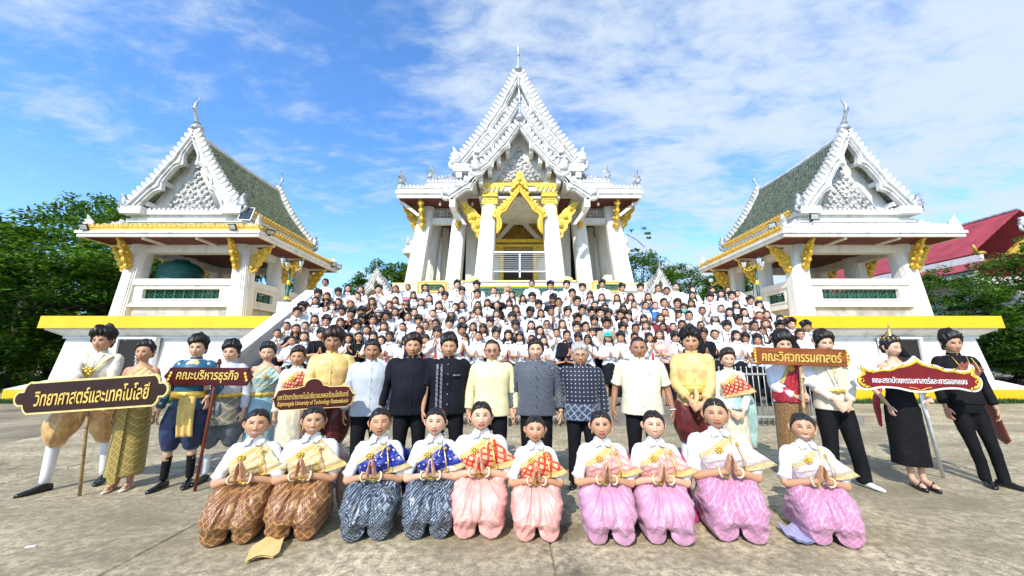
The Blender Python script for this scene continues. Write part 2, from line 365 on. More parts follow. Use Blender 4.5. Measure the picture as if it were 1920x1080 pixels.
# ================================================================ stairs
stair = thing('stone_staircase', 'broad staircase up to the terrace, covered by the standing students', 'staircase', (X0, 0, 0))
NS = 16; SY, TR, RI = 8.05, .2656, TZ / 16
for k in range(NS):
    g = G(); g.box(-6.98, 6.98, SY + TR * k, 12.4, RI * k, RI * (k + 1) - .002)
    g.obj('step', STAIR, stair)
for sgn in (-1, 1):
    def pr(y, z): return (y, z)
    sl_ = (3.56 - 1.22) / (12.4 - 8.75)
    def para(x0, x1, zt0, zt1, m_, nm):
        g = G(); poly = [(8.95, max(0, 1.22 + sl_ * .2 + zt0)), (12.5, 3.56 + sl_ * .1 + zt0), (12.5, 3.56 + sl_ * .1 + zt1), (8.95, 1.22 + sl_ * .2 + zt1)]
        g.ext(poly, (x0, 0, 0), (0, 1, 0), (0, 0, 1), (1, 0, 0), x1 - x0); g.obj(nm, m_, stair)
    xi, xo = 7.0 * sgn, 7.42 * sgn
    lo, hi = min(xi, xo), max(xi, xo)
    para(lo + .06, hi - .06, -1.6, -.16, WHITE, 'balustrade_wall')
    para(lo, hi, -.157, .0, WHITE, 'handrail')
    xa = lo - .03 if sgn > 0 else hi + .0
    para(lo + .02, hi - .02, -.24, -.20, BLACKM, 'handrail_shadow_gap') if False else None
    
    g = G(); g.box(lo - .02, hi + .02, 12.5, 13.2, TZ, 3.45); g.obj('end_pier', WHITE, stair)
# ================================================================ ornament builders
def flame(h, w, lean=.35):
    """outline of a flame shaped finial (base centred at 0,0; grows up and outward +x)"""
    P = [(-.5 * w, 0), (-.62 * w, .18 * h), (-.42 * w, .36 * h), (-.46 * w, .52 * h), (-.16 * w, .66 * h), (-.06 * w + lean * w * .3, .84 * h), (lean * w, h),
         (.16 * w + lean * w * .5, .80 * h), (.30 * w, .62 * h), (.62 * w, .58 * h), (.40 * w, .42 * h), (.74 * w, .34 * h), (.48 * w, .18 * h), (.5 * w, 0)]
    return P
def trim(parent, A, B, y, th, wd, fin_h, n_fin, cusps, m_board, m_fin, foot_h, foot_m, un=(0, -1, 0)):
    """one bargeboard from apex A (x,z) to foot B (x,z): scalloped board, row of fins, flame finial at the foot"""
    A = np.array(A, float); B = np.array(B, float); d = B - A; Ln = np.linalg.norm(d); d /= Ln
    nrm = np.array([-d[1], d[0]]);
    if nrm[1] < 0: nrm = -nrm                      # points up and outwards
    ns = 60; outer = []; inner = []
    for i in range(ns + 1):
        s = i / ns; sag = -.035 * Ln * sin(pi * s)
        p = A + d * Ln * s + nrm * sag
        outer.append(p)
        w = wd * (.75 + .35 * s)
        for c in cusps:
            t_ = (s - c) * Ln
            if -.9 * wd < t_ < 1.3 * wd: w += wd * .62 * (exp(-((t_ - .1 * wd) / (.55 * wd)) ** 2)) * (1 if t_ < .25 * wd else .55)
        inner.append(p - nrm * w)
    g = G(); o3 = lambda q: (q[0], y, q[1])
    for i in range(ns):
        a, b_, c_, e_ = outer[i], outer[i + 1], inner[i + 1], inner[i]
        vs = [o3(q) for q in (a, b_, c_, e_)]; vs2 = [(q[0], y + th, q[2]) for q in vs]
        g.add(vs + vs2, [(0, 1, 2, 3), (7, 6, 5, 4), (0, 4, 5, 1), (2, 6, 7, 3)])
    # raised mouldings running down the board
    for off, rr in ((.22, .16), (.72, .10)):
        pts = [(p[0] - nrm[0] * 0 + (q[0] - p[0]) * off, y - .02, p[1] + (q[1] - p[1]) * off) for p, q in zip(outer, inner)]
        g.tube(pts[1:-1:2], rr * wd, 6)
    g.obj('bargeboard', m_board, parent)
    g = G(); sx_ = 1 if d[0] > 0 else -1
    for i in range(n_fin):
        s = (i + .6) / (n_fin + .5); k = s * ns; i0 = int(k); p = outer[i0] + (outer[min(ns, i0 + 1)] - outer[i0]) * (k - i0)
        w = Ln / n_fin * .80
        poly = [(-w * .5, -.03), (w * .5, -.03), (w * .5, fin_h * .35), (w * .30, fin_h * .8), (-.12 * w, fin_h * 1.12), (-w * .42, fin_h * .85), (-w * .5, fin_h * .3)]
        g.ext(poly, (p[0], y + th * .9, p[1]), (d[0], 0, d[1]), (nrm[0], 0, nrm[1]), (0, -1, 0), th * 1.1)
    o = g.obj('fin_row', m_fin, parent); o['kind'] = 'stuff'
    g = G(); g.ext([(p[0] * sx_, p[1]) for p in flame(foot_h, foot_h * .48, .35)], (B[0] + nrm[0] * .02, y + th * .6, B[1] - .05 * foot_h), (1, 0, 0), (0, 0, 1), (0, -1, 0), th * .9)
    for q in (.25, .5): g.sphere((B[0] + sx_ * foot_h * .02, y + th * .1, B[1] + foot_h * q * .8), foot_h * (.17 - .1 * q), 8, 6)
    # curled naga body under the finial
    pts = [(B[0] + sx_ * foot_h * q[0], y + th * .3, B[1] + foot_h * q[1]) for q in ((-.5, -.05), (-.3, -.28), (0, -.36), (.26, -.22), (.30, .05), (.14, .2))]
    v, f = tube(pts, [.1 * foot_h, .13 * foot_h, .15 * foot_h, .14 * foot_h, .11 * foot_h, .05 * foot_h], 8, True, 3); g.add(v, f)
    g.obj('naga_finial', foot_m, parent, True)
def chofa(parent, x, y, z, h, m_, dirn=(0, -1), bulb=.16):
    """slender horn finial: bulb, thin neck, curved tip; leans along dirn"""
    dx, dy = dirn
    prof = [(0, -.02, .06), (0, .03, 1.), (-.0, .12, .95), (.02, .2, .5), (.06, .3, .34), (.12, .42, .30), (.16, .52, .34), (.17, .6, .26), (.15, .72, .24), (.10, .84, .17), (.06, .93, .10), (.09, 1.0, .03)]
    pts = [(x + dx * q[0] * h, y + dy * q[0] * h, z + q[1] * h) for q in prof]
    v, f = tube(pts, [q[2] * bulb * h for q in prof], 10, True, 4); g = G(); g.add(v, f)
    k = (x + dx * .16 * h, y + dy * .16 * h, z + .54 * h)
    g.tube([(k[0], k[1], k[2] + .02 * h), (k[0] + dx * .09 * h, k[1] + dy * .09 * h, k[2]), (k[0] + dx * .12 * h, k[1] + dy * .12 * h, k[2] - .035 * h)], [.035 * h, .02 * h, .004 * h], 6)
    for zz_, rr in ((.205, .62), (.235, .5), (.50, .42)):
        o_ = .03 if zz_ < .3 else .155
        g.sphere((x + dx * o_ * h, y + dy * o_ * h, z + zz_ * h), (rr * bulb * h, rr * bulb * h, .012 * h), 10, 4)
    g.obj('horn_finial', m_, parent, True)
def spire(parent, x, y, z, h, m_):
    prof = [(0, .75), (.03, 1.), (.09, 1.05), (.15, .8), (.22, .42), (.32, .26), (.42, .2), (.46, .34), (.49, .2), (.53, .42), (.57, .42), (.60, .24), (.66, .3), (.85, .16), (1, .02)]
    g = G(); v, f = tube([(x, y, z + q[0] * h) for q in prof], [q[1] * h * .11 for q in prof], 12, True, 3); g.add(v, f); g.obj('spire', m_, parent, True)
def relief(parent, x0, x1, z0, zt, y, m_, seed=1, amp=.07, nx=70):
    """triangular gable field filled with curling leaf relief"""
    r = random.Random(seed); cx = (x0 + x1) / 2; H = zt - z0; hw = (x1 - x0) / 2; g = G()
    g.ext([(-hw, 0), (hw, 0), (0, H)], (cx, y, z0), (1, 0, 0), (0, 0, 1), (0, 1, 0), .1)
    rows = 9
    for j in range(rows):
        zz_ = z0 + H * (j + .45) / rows * .93; ww = hw * (1 - (j + .75) / rows) * .95; n = max(1, int(2 * ww / (H / rows * 1.05)))
        for i in range(n):
            xx = cx + (-ww + 2 * ww * (i + .5) / n if n > 1 else 0); q = H / rows * .52; sgn = 1 if xx > cx else -1
            if abs(xx - cx) < q * .6: sgn = 0
            a0 = r.uniform(0, 1) + (i + j) % 2 * 2.4
            pts = [(xx + sgn * q * (.95 - .14 * k) * cos(a0 + k * .75) if sgn else xx + q * (.9 - .14 * k) * cos(a0 + k * .8), y - .03 - .008 * k, zz_ + q * (.95 - .14 * k) * sin(a0 + k * .75)) for k in range(7)]
            g.tube(pts, [q * .30, q * .36, q * .34, q * .3, q * .26, q * .2, q * .1], 5)
            g.sphere((xx, y - .03, zz_), (q * .34, amp * .8, q * .34), 6, 4)
    g.obj('carved_pediment', m_, parent, True)
def antefix(parent, p0, p1, h, m_, sp=.17, nm='antefix_row', out=(0, -1, 0)):
    """row of little upright leaf shaped tiles from p0 to p1"""
    p0 = np.array(p0, float); p1 = np.array(p1, float); Ln = np.linalg.norm(p1 - p0); d = (p1 - p0) / Ln; n = max(2, int(Ln / sp)); w = Ln / n; g = G()
    for i in range(n):
        c_ = p0 + d * w * (i + .5)
        g.ext([(-w * .46, 0), (w * .46, 0), (w * .42, h * .35), (w * .2, h * .75), (0, h), (-w * .2, h * .75), (-w * .42, h * .35)], c_, d, (0, 0, 1), out, .035)
    o = g.obj(nm, m_, parent); o['kind'] = 'stuff'
def hipridge(parent, a, b_, r, m_, fin, fh, sgnx):
    """ridge of a skirt roof with upright fins and a flame at its low end b"""
    a = np.array(a, float); b_ = np.array(b_, float); g = G(); pts = [a + (b_ - a) * s - np.array([0, 0, .10]) * sin(pi * s) for s in np.linspace(0, 1, 9)]
    g.tube(pts, r, 6)
    n = max(3, int(np.linalg.norm(b_ - a) / .2))
    for i in range(n):
        s = (i + .5) / n; p = a + (b_ - a) * s - np.array([0, 0, .10]) * sin(pi * s)
        g.box(p[0] - .03, p[0] + .045, p[1] - .045, p[1] + .045, p[2], p[2] + fin)
    g.obj('hip_ridge', m_, parent)
    d = b_ - a; hd = np.array([d[0], d[1], 0]); hd /= np.linalg.norm(hd) + 1e-9
    g = G(); nn = np.array([-hd[1], hd[0], 0])
    g.ext(flame(fh, fh * .5, .35), b_ - hd * fh * .15 - nn * .05, hd, (0, 0, 1), nn, .1); g.sphere(b_ + np.array([0, 0, fh * .22]), fh * .17, 8, 6)
    g.obj('corner_finial', m_, parent)
BRK = [(0, 0), (.10, .16), (.05, .30), (.20, .42), (.14, .58), (.34, .70), (.40, .86), (.70, .98), (1., 1.), (.98, .90), (.80, .80), (.74, .66), (.52, .62), (.56, .50), (.36, .44), (.40, .30), (.22, .26), (.26, .14), (.12, .10), (.06, -.06), (0, -.12)]
BRK = [(q[0], q[1]) for q in BRK]
def bracket(parent, base, dirn, w, h, m_, th=.13):
    """carved eave bracket; leaves the column at base, reaches out along dirn and up"""
    d = np.array([dirn[0], dirn[1], 0.]); d /= np.linalg.norm(d); n = np.array([-d[1], d[0], 0]); g = G()
    poly = []
    K = 26
    inner = []; outer = []
    for i in range(K + 1):
        s = i / K; cx_ = w * (s ** 1.7) * .92; cz_ = h * s; wd = w * (.16 + .42 * sin(pi * min(1, s * 1.05)) ** .8 * (1 - .25 * s)); wob = .10 * w * abs(sin(s * pi * 4.5))
        outer.append((cx_ + wd * .5 + wob, cz_ - wd * .15)); inner.append((max(0.0, cx_ - wd * .5 - wob * .5), cz_ + wd * .15))
    for i in range(K):
        a, b_, c_, e_ = inner[i], inner[i + 1], outer[i + 1], outer[i]
        o3 = [np.array(base) + d * q[0] + np.array([0, 0, q[1]]) for q in (a, b_, c_, e_)]; tt = th * (.6 + .4 * abs(sin(i * .9)))
        g.add([q - n * tt / 2 for q in o3] + [q + n * tt / 2 for q in o3], [(0, 1, 2, 3), (7, 6, 5, 4), (0, 4, 5, 1), (1, 5, 6, 2), (2, 6, 7, 3), (3, 7, 4, 0)])
    for s in (.18, .38, .6, .82):
        c_ = np.array(base) + d * (w * s ** 1.7 * .92 + .05 * w) + np.array([0, 0, h * s])
        for q in (-1, 1): g.sphere(c_ + n * q * th * .5, w * .13, 7, 5)
    g.obj('eave_bracket', m_, parent)
LATM = {}
def lattice(parent, x0, x1, z0, z1, p, ux, nrm, m_, frame_m=None, rows=1):
    """row of pierced blocks (ring over a cross in a square) starting at p along ux; each block is a part"""
    ux = np.array(ux, float); nrm = np.array(nrm, float); h = (z1 - z0) / rows; Ln = x1 - x0; n = max(1, round(Ln / h)); w = Ln / n
    key = (round(w, 3), round(h, 3), m_.name)
    if key not in LATM:
        g = G(); t_ = .05 * h
        g.box(0, w, -.03, .03, 0, t_); g.box(0, w, -.03, .03, h - t_, h); g.box(0, t_, -.03, .03, t_, h - t_); g.box(w - t_, w, -.03, .03, t_, h - t_)
        for s_ in (-1, 1):
            a = np.array([w / 2 - s_ * w / 2 * .95, 0, .05 * h]); b_ = np.array([w / 2 + s_ * w / 2 * .95, 0, .95 * h]); g.tube([a, b_], .05 * h, 4, False)
        rr = min(w, h) * .30; g.tube([(w / 2 + rr * cos(q), 0, h / 2 + rr * sin(q)) for q in np.linspace(0, 2 * pi, 15)], .05 * h, 4, False)
        for q in range(4):
            cx_, cz_ = w / 2 + w * .5 * cos(q * pi / 2), h / 2 + h * .5 * sin(q * pi / 2); g.sphere((cx_ * .8 + w * .1, 0, cz_ * .8 + h * .1), (.09 * h, .03, .09 * h), 6, 4)
        LATM[key] = g.mesh('lattice_block')
    for j in range(rows):
        for i in range(n):
            o = link('lattice_block', LATM[key], m_, parent); q = np.array(p, float) + ux * (x0 + w * i) + np.array([0, 0, z0 + h * j])
            o.location = q; o.rotation_euler = (0, 0, atan2(ux[1], ux[0]))
def parapet(parent, a, b_, z0, zt, th, m_, lat_m, frame_m=None, step=True):
    """low wall from a to b with a recessed band of pierced blocks"""
    a = np.array([*a, 0.]); b_ = np.array([*b_, 0.]); Ln = np.linalg.norm(b_ - a); u = (b_ - a) / Ln; n = np.array([u[1], -u[0], 0])   # outward
    H = zt - z0; zs = [z0, z0 + .33 * H, z0 + .36 * H, z0 + .56 * H, zt - .28 * H * .6, zt]
    def bx(g, s0, s1, o0, o1, za, zb):
        q = [a + u * s0 + n * o0, a + u * s1 + n * o0, a + u * s1 + n * o1, a + u * s0 + n * o1]
        vs = [(*p[:2], za) for p in q] + [(*p[:2], zb) for p in q]; g.add(vs, [(0, 3, 2, 1), (4, 5, 6, 7), (0, 1, 5, 4), (1, 2, 6, 5), (2, 3, 7, 6), (3, 0, 4, 7)])
    zl0, zl1 = z0 + .50 * H, z0 + .74 * H; e = .09 * Ln + .05
    g = G(); bx(g, 0, Ln, -th / 2, th / 2, z0 + .30 * H, zl0 - .05); bx(g, 0, Ln, -th / 2, th / 2, zl1 + .05, zt); bx(g, 0, e, -th / 2, th / 2, zl0 - .05, zl1 + .05); bx(g, Ln - e, Ln, -th / 2, th / 2, zl0 - .05, zl1 + .05)
    bx(g, -.0, Ln, th / 2, th / 2 + .09, z0 + .30 * H, z0 + .36 * H); bx(g, 0, Ln, th / 2, th / 2 + .05, z0 + .363 * H, z0 + .40 * H); bx(g, 0, Ln, th / 2, th / 2 + .06, zt - .16 * H, zt - .02)
    g.obj('parapet_wall', m_, parent)
    g = G(); f_ = .045
    bx(g, e - .02, Ln - e + .02, 0, th / 2 + .03, zl0 - .05, zl0); bx(g, e - .02, Ln - e + .02, 0, th / 2 + .03, zl1, zl1 + .05); bx(g, e - .02, e + .05, 0, th / 2 + .03, zl0, zl1); bx(g, Ln - e - .05, Ln - e + .02, 0, th / 2 + .03, zl0, zl1)
    g.obj('panel_frame', frame_m or m_, parent)
    lattice(parent, e + .05, Ln - e - .05, zl0, zl1, a + n * .02, u, n, lat_m)
    g = G(); bx(g, 0, Ln, -th / 2, th / 2 - .04, z0, z0 + .30 * H - .003); g.obj('marble_base', MARB, parent)
def column(parent, x, y, w, z0, z1, bx_, by_, m_, nm='column', wt=None):
    """square pillar with stepped faces, leaning inwards by bx_,by_ at the top"""
    wt = wt or w * .86; g = G(); a = w / 2; b_ = wt / 2
    g.frus((x - a, x + a, y - a, y + a, z0), (x + bx_ - b_, x + bx_ + b_, y + by_ - b_, y + by_ + b_, z1))
    for q, e in ((.80, .028), (.58, .055)):
        g.frus((x - a * q, x + a * q, y - a - e, y + a + e, z0 + .002 * q), (x + bx_ - b_ * q, x + bx_ + b_ * q, y + by_ - b_ - e, y + by_ + b_ + e, z1 - .004 * q))
        g.frus((x - a - e, x + a + e, y - a * q, y + a * q, z0 + .001 * q), (x + bx_ - b_ - e, x + bx_ + b_ + e, y + by_ - b_ * q, y + by_ + b_ * q, z1 - .003 * q))
    return g.obj(nm, m_, parent)
def tiles(parent, quad, rows, cols, m_, nm='roof_tiles', curve=.0):
    """overlapping curved tiles over a slope; quad = [ridgeA, ridgeB, eaveB, eaveA]"""
    A, B, C_, D = [np.array(q, float) for q in quad]; g = G(); nrm = np.cross(B - A, D - A); nrm /= np.linalg.norm(nrm)
    if nrm[2] < 0: nrm = -nrm
    def P(s, t_, h=0): return (A * (1 - s) + B * s) * (1 - t_) + (D * (1 - s) + C_ * s) * t_ + nrm * (h - curve * sin(pi * t_))
    vs = []; fs = []
    for j in range(rows):
        t0, t1 = j / rows, (j + 1.12) / rows
        off = .5 / cols * (j % 2)
        for i in range(cols):
            s0, s1 = (i + .06) / cols + off, (i + .94) / cols + off
            if s1 > 1.0: s1 = 1.0
            if s0 >= s1: continue
            sm = (s0 + s1) / 2; k = len(vs)
            vs += [P(s0, t0, .0), P(sm, t0, .012), P(s1, t0, .0), P(s0, t0 + .75 / rows, .035), P(sm, min(t1, 1.02), .055), P(s1, t0 + .75 / rows, .035), P(s0, t0 + .75 / rows, .0), P(sm, min(t1, 1.02), .0), P(s1, t0 + .75 / rows, .0)]
            fs += [(k, k + 1, k + 4, k + 3), (k + 1, k + 2, k + 5, k + 4), (k + 3, k + 4, k + 7, k + 6), (k + 4, k + 5, k + 8, k + 7)]
    g.add(vs, fs); o = g.obj(nm, m_, parent); o['kind'] = 'stuff'
    g = G(); n = 8
    for j in range(n):
        q = [P(0, j / n, -.02), P(1, j / n, -.02), P(1, (j + 1) / n, -.02), P(0, (j + 1) / n, -.02)]; q2 = [p - nrm * .08 for p in q]
        g.add(q + q2, [(0, 1, 2, 3), (7, 6, 5, 4), (0, 4, 5, 1), (1, 5, 6, 2), (2, 6, 7, 3), (3, 7, 4, 0)])
    g.obj('roof_slope', m_, parent)
# ================================================================ pavilions
def pavilion(cx, label, front_eave, tile_m, group):
    root = thing('pavilion', label, 'pavilion', (cx, 0, 0), 0, group)
    Y0, Y1 = 13.5, 17.5; hx = 2.12; z0 = TZ; zc = 5.55
    for y in (Y0, 15.5, Y1):
        for s_ in (-1, 1): column(root, s_ * hx, y, .56, z0, zc, -s_ * .17, .12 if y < 14 else (-.12 if y > 17 else 0), WHITE)
    # parapets
    parapet(root, (-hx + .28, Y0), (hx - .28, Y0), z0, 4.2, .3, WHITE, GLATT)
    for s_ in (-1, 1):
        for ya, yb in ((Y0 + .28, 15.22), (15.78, Y1 - .28)):
            if s_ > 0: parapet(root, (hx, ya), (hx, yb), z0, 4.2, .3, WHITE, GLATT)
            else: parapet(root, (-hx, yb), (-hx, ya), z0, 4.2, .3, WHITE, GLATT)
    parapet(root, (hx - .28, Y1), (-hx + .28, Y1), z0, 4.2, .3, WHITE, GLATT)
    g = G()                                                     # ring beam and ceiling
    g.box(-hx + .05, hx - .05, Y0 - .05, Y0 + .3, zc - .32, zc - .02); g.box(-hx + .05, hx - .05, Y1 - .3, Y1 + .05, zc - .32, zc - .02)
    for s_ in (-1, 1): g.box(s_ * (hx - .15) - .15, s_ * (hx - .15) + .15, Y0 + .303, Y1 - .303, zc - .32, zc - .02)
    g.obj('ring_beam', WHITE, root)
    E0, E1, ex = 12.45, 18.35, 3.2
    g = G(); g.box(-ex + .08, ex - .08, E0 + .08, E1 - .08, zc - .018, zc + .06); g.obj('soffit', MAROON, root)
    for s_ in (-1, 1): g = G(); g.box(s_ * .95 - .05, s_ * .95 + .05, E0 + .1, Y0 - .06, zc - .09, zc - .021); g.obj('rafter', WHITE, root)
    for y in (Y0, 15.5, Y1):
        for s_ in (-1, 1): g = G(); g.box(min(s_ * hx, s_ * (ex - .1)), max(s_ * hx, s_ * (ex - .1)), y - .05, y + .05, zc - .1, zc - .021); g.obj('rafter', WHITE, root)
    g = G(); a = .10                                              # white fascia, two steps
    for (o_, za, zb) in ((0, zc - .02, zc + .10), (.05, zc + .103, zc + .20)):
        g.box(-ex - o_, ex + o_, E0 - o_, E0 + a, za, zb); g.box(-ex - o_, ex + o_, E1 - a, E1 + o_, za, zb)
        for s_ in (-1, 1): g.box(min(s_ * (ex + o_), s_ * (ex - a)), max(s_ * (ex + o_), s_ * (ex - a)), E0 + a + .002, E1 - a - .002, za, zb)
    g.obj('fascia', WHITE, root)
    g = G(); g.box(-ex + .02, ex - .02, E0 + .02, E0 + .12, zc + .203, zc + .32); g.obj('eave_band', front_eave, root)
    g = G()
    for s_ in (-1, 1): g.box(min(s_ * (ex - .02), s_ * (ex - .12)), max(s_ * (ex - .02), s_ * (ex - .12)), E0 + .122, E1 - .02, zc + .203, zc + .32)
    g.obj('eave_band', GOLDP, root)
    antefix(root, (-ex + .05, E0 + .04, zc + .32), (ex - .05, E0 + .04, zc + .32), .15, front_eave)
    for s_ in (-1, 1): antefix(root, (s_ * (ex - .04), E0 + .1, zc + .32), (s_ * (ex - .04), E1 - .1, zc + .32), .15, GOLDP, out=(s_, 0, 0))
    zt = 6.28; hx2 = 2.25; F0, F1 = 13.05, 17.8                  # skirt roof up to the gable base
    g = G(); g.frus((-ex + .1, ex - .1, E0 + .1, E1 - .1, zc + .25), (-hx2, hx2, F0, F1, zt)); g.obj('skirt_roof', WHITEC if front_eave is WHITE else tile_m, root)
    for s_ in (-1, 1): hipridge(root, (s_ * hx2, F0, zt + .02), (s_ * (ex - .12), E0 + .12, zc + .36), .09, WHITEC, .13, .48, s_)
    for s_ in (-1, 1): hipridge(root, (s_ * hx2, F1, zt + .02), (s_ * (ex - .12), E1 - .12, zc + .36), .09, WHITEC, .13, .48, s_)
    g = G(); b0 = 2.12
    for (o_, za, zb) in ((.02, zt - .02, zt + .12), (-.06, zt + .123, zt + .26), (.06, zt + .263, zt + .38)): g.box(-b0 - o_, b0 + o_, F0 - .05 - o_, F1 + o_, za, zb)
    g.obj('entablature', WHITE, root)
    zb = zt + .38
    antefix(root, (-1.75, F0 - .08, zb), (1.75, F0 - .08, zb), .14, WHITEC)
    for s_ in (-1, 1):
        g = G(); g.box(min(s_ * (b0 + .12), s_ * (b0 + .02)), max(s_ * (b0 + .12), s_ * (b0 + .02)), F0 + .2, F1 - .1, zb - .02, zb + .1); g.obj('eave_band', GOLDP, root)
        antefix(root, (s_ * (b0 + .08), F0 + .25, zb + .1), (s_ * (b0 + .08), F1 - .1, zb + .1), .13, GOLDP, out=(s_, 0, 0))
    za = 9.85; gy = F0 - .25; by = F1 + .15
    for s_ in (-1, 1):
        q = [(0, gy + .25, za - .1), (0, by - .1, za - .1), (s_ * (b0 + .1), by - .1, zb + .06), (s_ * (b0 + .1), gy + .25, zb + .06)]
        tiles(root, q if s_ > 0 else [q[1], q[0], q[3], q[2]], 26, 34, tile_m, curve=.16)
    for s_ in (-1, 1):
        g = G(); q = [np.array(w_) for w_ in ((0, gy + .17, za - .26), (s_ * (b0 + .05), gy + .17, zb - .06), (s_ * (b0 + .05), F0 + .3, zb - .06), (0, F0 + .3, za - .26))]; dn = np.array([-s_ * .05, 0, -.04]); g.add(q + [w_ + dn for w_ in q], [(0, 1, 2, 3), (7, 6, 5, 4), (0, 4, 5, 1), (1, 5, 6, 2), (2, 6, 7, 3), (3, 7, 4, 0)]); g.obj('gable_soffit', WHITEC, root)
    g = G(); g.tube([(0, y, za - .05 - .10 * sin(pi * (y - gy) / (by - gy))) for y in np.linspace(gy + .2, by, 9)], .11, 8); g.obj('ridge_cap', WHITEC, root)
    g = G(); g.ext([(-1.85, 0), (1.85, 0), (0, za - zb - .35)], (0, F0 + .25, zb), (1, 0, 0), (0, 0, 1), (0, 1, 0), .12); g.obj('gable_wall', WHITE, root); g = G(); g.ext([(-1.95, 0), (1.95, 0), (0, za - zb - .25)], (0, F1 - .1, zb), (1, 0, 0), (0, 0, 1), (0, 1, 0), .12); g.obj('gable_wall', WHITE, root)
    relief(root, -1.08, 1.08, zb + .22, zb + 2.15, F0 + .22, WHITEC, 3)
    g = G()
    for s_ in (-1, 1):
        for q in (.25, .52, .78):
            xx = s_ * (b0 - .25) * q; zz_ = za - (za - zb) * q - .38
            g.box(xx - .06, xx + .06, gy + .15, F0 + .25, zz_ - .1, zz_ + .06)
    g.obj('purlin', WHITE, root)
    for s_ in (-1, 1):
        trim(root, (0, za + .05), (s_ * (b0 + .02), zb + .12), gy, .16, .34, .2, 17, (.34, .66), WHITEC, WHITEC, .55, GREYC)
        g = G(); g.box(min(s_ * 1.45, s_ * 2.2), max(s_ * 1.45, s_ * 2.2), gy - .05, F0 + .2, zb - .14, zb + .14); g.obj('gable_foot', WHITE, root)
        trim(root, (0, za + .05), (s_ * (b0 + .02), zb + .12), by - .1, .16, .30, .2, 17, (), WHITEC, WHITEC, .55, GREYC)
    chofa(root, 0, gy + .1, za + .05, 1.4, SILV, (0, -1), .15)
    chofa(root, 0, by, za + .0, 1.15, SILV, (0, 1), .13)
    for y, dy in ((Y0, -1), (Y1, 1)):
        for s_ in (-1, 1): bracket(root, (s_ * hx - s_ * .14, y + dy * .26, 4.5), (s_ * .0, dy), .55, 1.05, GOLD)
    for y in (Y0, 15.5, Y1):
        for s_ in (-1, 1): bracket(root, (s_ * (hx + .2), y, 4.45), (s_, 0), .72, 1.08, GOLD)
    for s_ in (-1, 1): bracket(root, (s_ * (hx + .15), Y0 - .2, 4.45), (s_, -1), .7, 1.1, GOLD) if False else None
    return root
pav_l = pavilion(-12.1, 'white open pavilion with green tiles and ochre front eave, sheltering a green tank', GOLDP, GTILE, 'pavilions flanking the temple')
pav_r = pavilion(12.75, 'white open pavilion with dark green tiles and white front eave beside the red roof', WHITE, GTILE2, 'pavilions flanking the temple')
# ribbed tank
prof = [(0, .02), (.70, .02), (.72, .1), (.72, 1.9), (.70, 2.0)]
tank = thing('water_tank', 'ribbed dark green water tank standing inside the pavilion', 'water tank', (-13.25, 14.45, TZ + .1))
R_ = []; 
for k, z in enumerate(np.linspace(0, 1.95, 40)): R_.append(ell(0, 0, z, .74 + .018 * sin(k * 1.6), .74 + .018 * sin(k * 1.6), 32))
for q, z in ((.66, 2.1), (.5, 2.22), (.28, 2.3), (.26, 2.31)): R_.append(ell(0, 0, z, q, q, 32))
v, f = loft(R_); g = G(); g.add(v, f); g.obj('tank_body', TANKG, tank, True)
g = G(); v, f = loft([ell(0, 0, 2.312, .24, .24, 20), ell(0, 0, 2.38, .24, .24, 20)]); g.add(v, f); g.obj('lid', TANKG, tank)
# floodlights, solar panel
LEDG = mat('floodlight_glass', (.55, .57, .5), .15, var=.2, vs=20)
def flood(loc, rz, label, tilt=.5, w=.26, h=.2):
    r = thing('floodlight', label, 'floodlight', loc, rz, 'floodlights on the pavilion eaves')
    g = G(); g.box(-w / 2, w / 2, -.05, .0, -h / 2, h / 2); g.box(-w / 2 - .012, w / 2 + .012, -.055, -.045, h / 2 - .015, h / 2 + .01); g.box(-w / 2 - .012, w / 2 + .012, -.055, -.045, -h / 2 - .01, -h / 2 + .015); o = g.obj('housing', BLACKM, r); o.rotation_euler = (tilt, 0, 0)
    g = G(); g.box(-w / 2 + .022, w / 2 - .022, -.06, -.051, -h / 2 + .02, h / 2 - .02); o = g.obj('lens', LEDG, r); o.rotation_euler = (tilt, 0, 0)
    g = G(); g.tube([(0, .0, 0), (0, .1, -.1)], .015, 6); g.box(-.05, .05, .06, .14, -.14, -.1); g.obj('bracket', BLACKM, r)
flood((-14.95, 12.35, 5.85), .1, 'black floodlight at the far left end of the left pavilion front eave')
flood((-9.75, 12.35, 5.85), -.1, 'black floodlight near the right end of the left pavilion front eave')
flood((-8.75, 12.8, 5.83), .9, 'flat black floodlight just round the right corner of the left pavilion eave', .9)
flood((-8.72, 17.6, 5.80), .9, 'gold lit floodlight by the rear eave corner of the left pavilion, nearer of two', .3)
flood((-8.70, 18.1, 5.80), .5, 'floodlight at the rear eave corner of the left pavilion, farther of two', .3)
flood((10.9, 12.7, 6.35), .15, 'pale faced floodlight in front of the gable foot of the right pavilion', .2, .34, .22)
flood((9.75, 13.2, 6.2), -.9, 'small black floodlight on the side eave of the right pavilion near its front', .2)
flood((9.65, 17.6, 5.9), -.9, 'black floodlight at the rear eave corner of the right pavilion', .2)
r = thing('solar_panel', 'small dark solar panel standing on the left pavilion roof beside the gable', 'solar panel', (-9.72, 12.75, 6.25), .1)
g = G(); g.box(-.22, .22, -.015, .015, 0, .58); o = g.obj('frame', METALW, r); o.rotation_euler = (-.35, 0, 0)
g = G()
PANM = mat('solar_cell', (.01, .013, .03), .15, var=.3, vs=30, spec=.7)
for i in range(3):
    for j in range(4): g.box(-.2 + i * .136, -.072 + i * .136, -.022, -.016, .02 + j * .137, .148 + j * .137)
o = g.obj('cells', PANM, r); o.rotation_euler = (-.35, 0, 0)
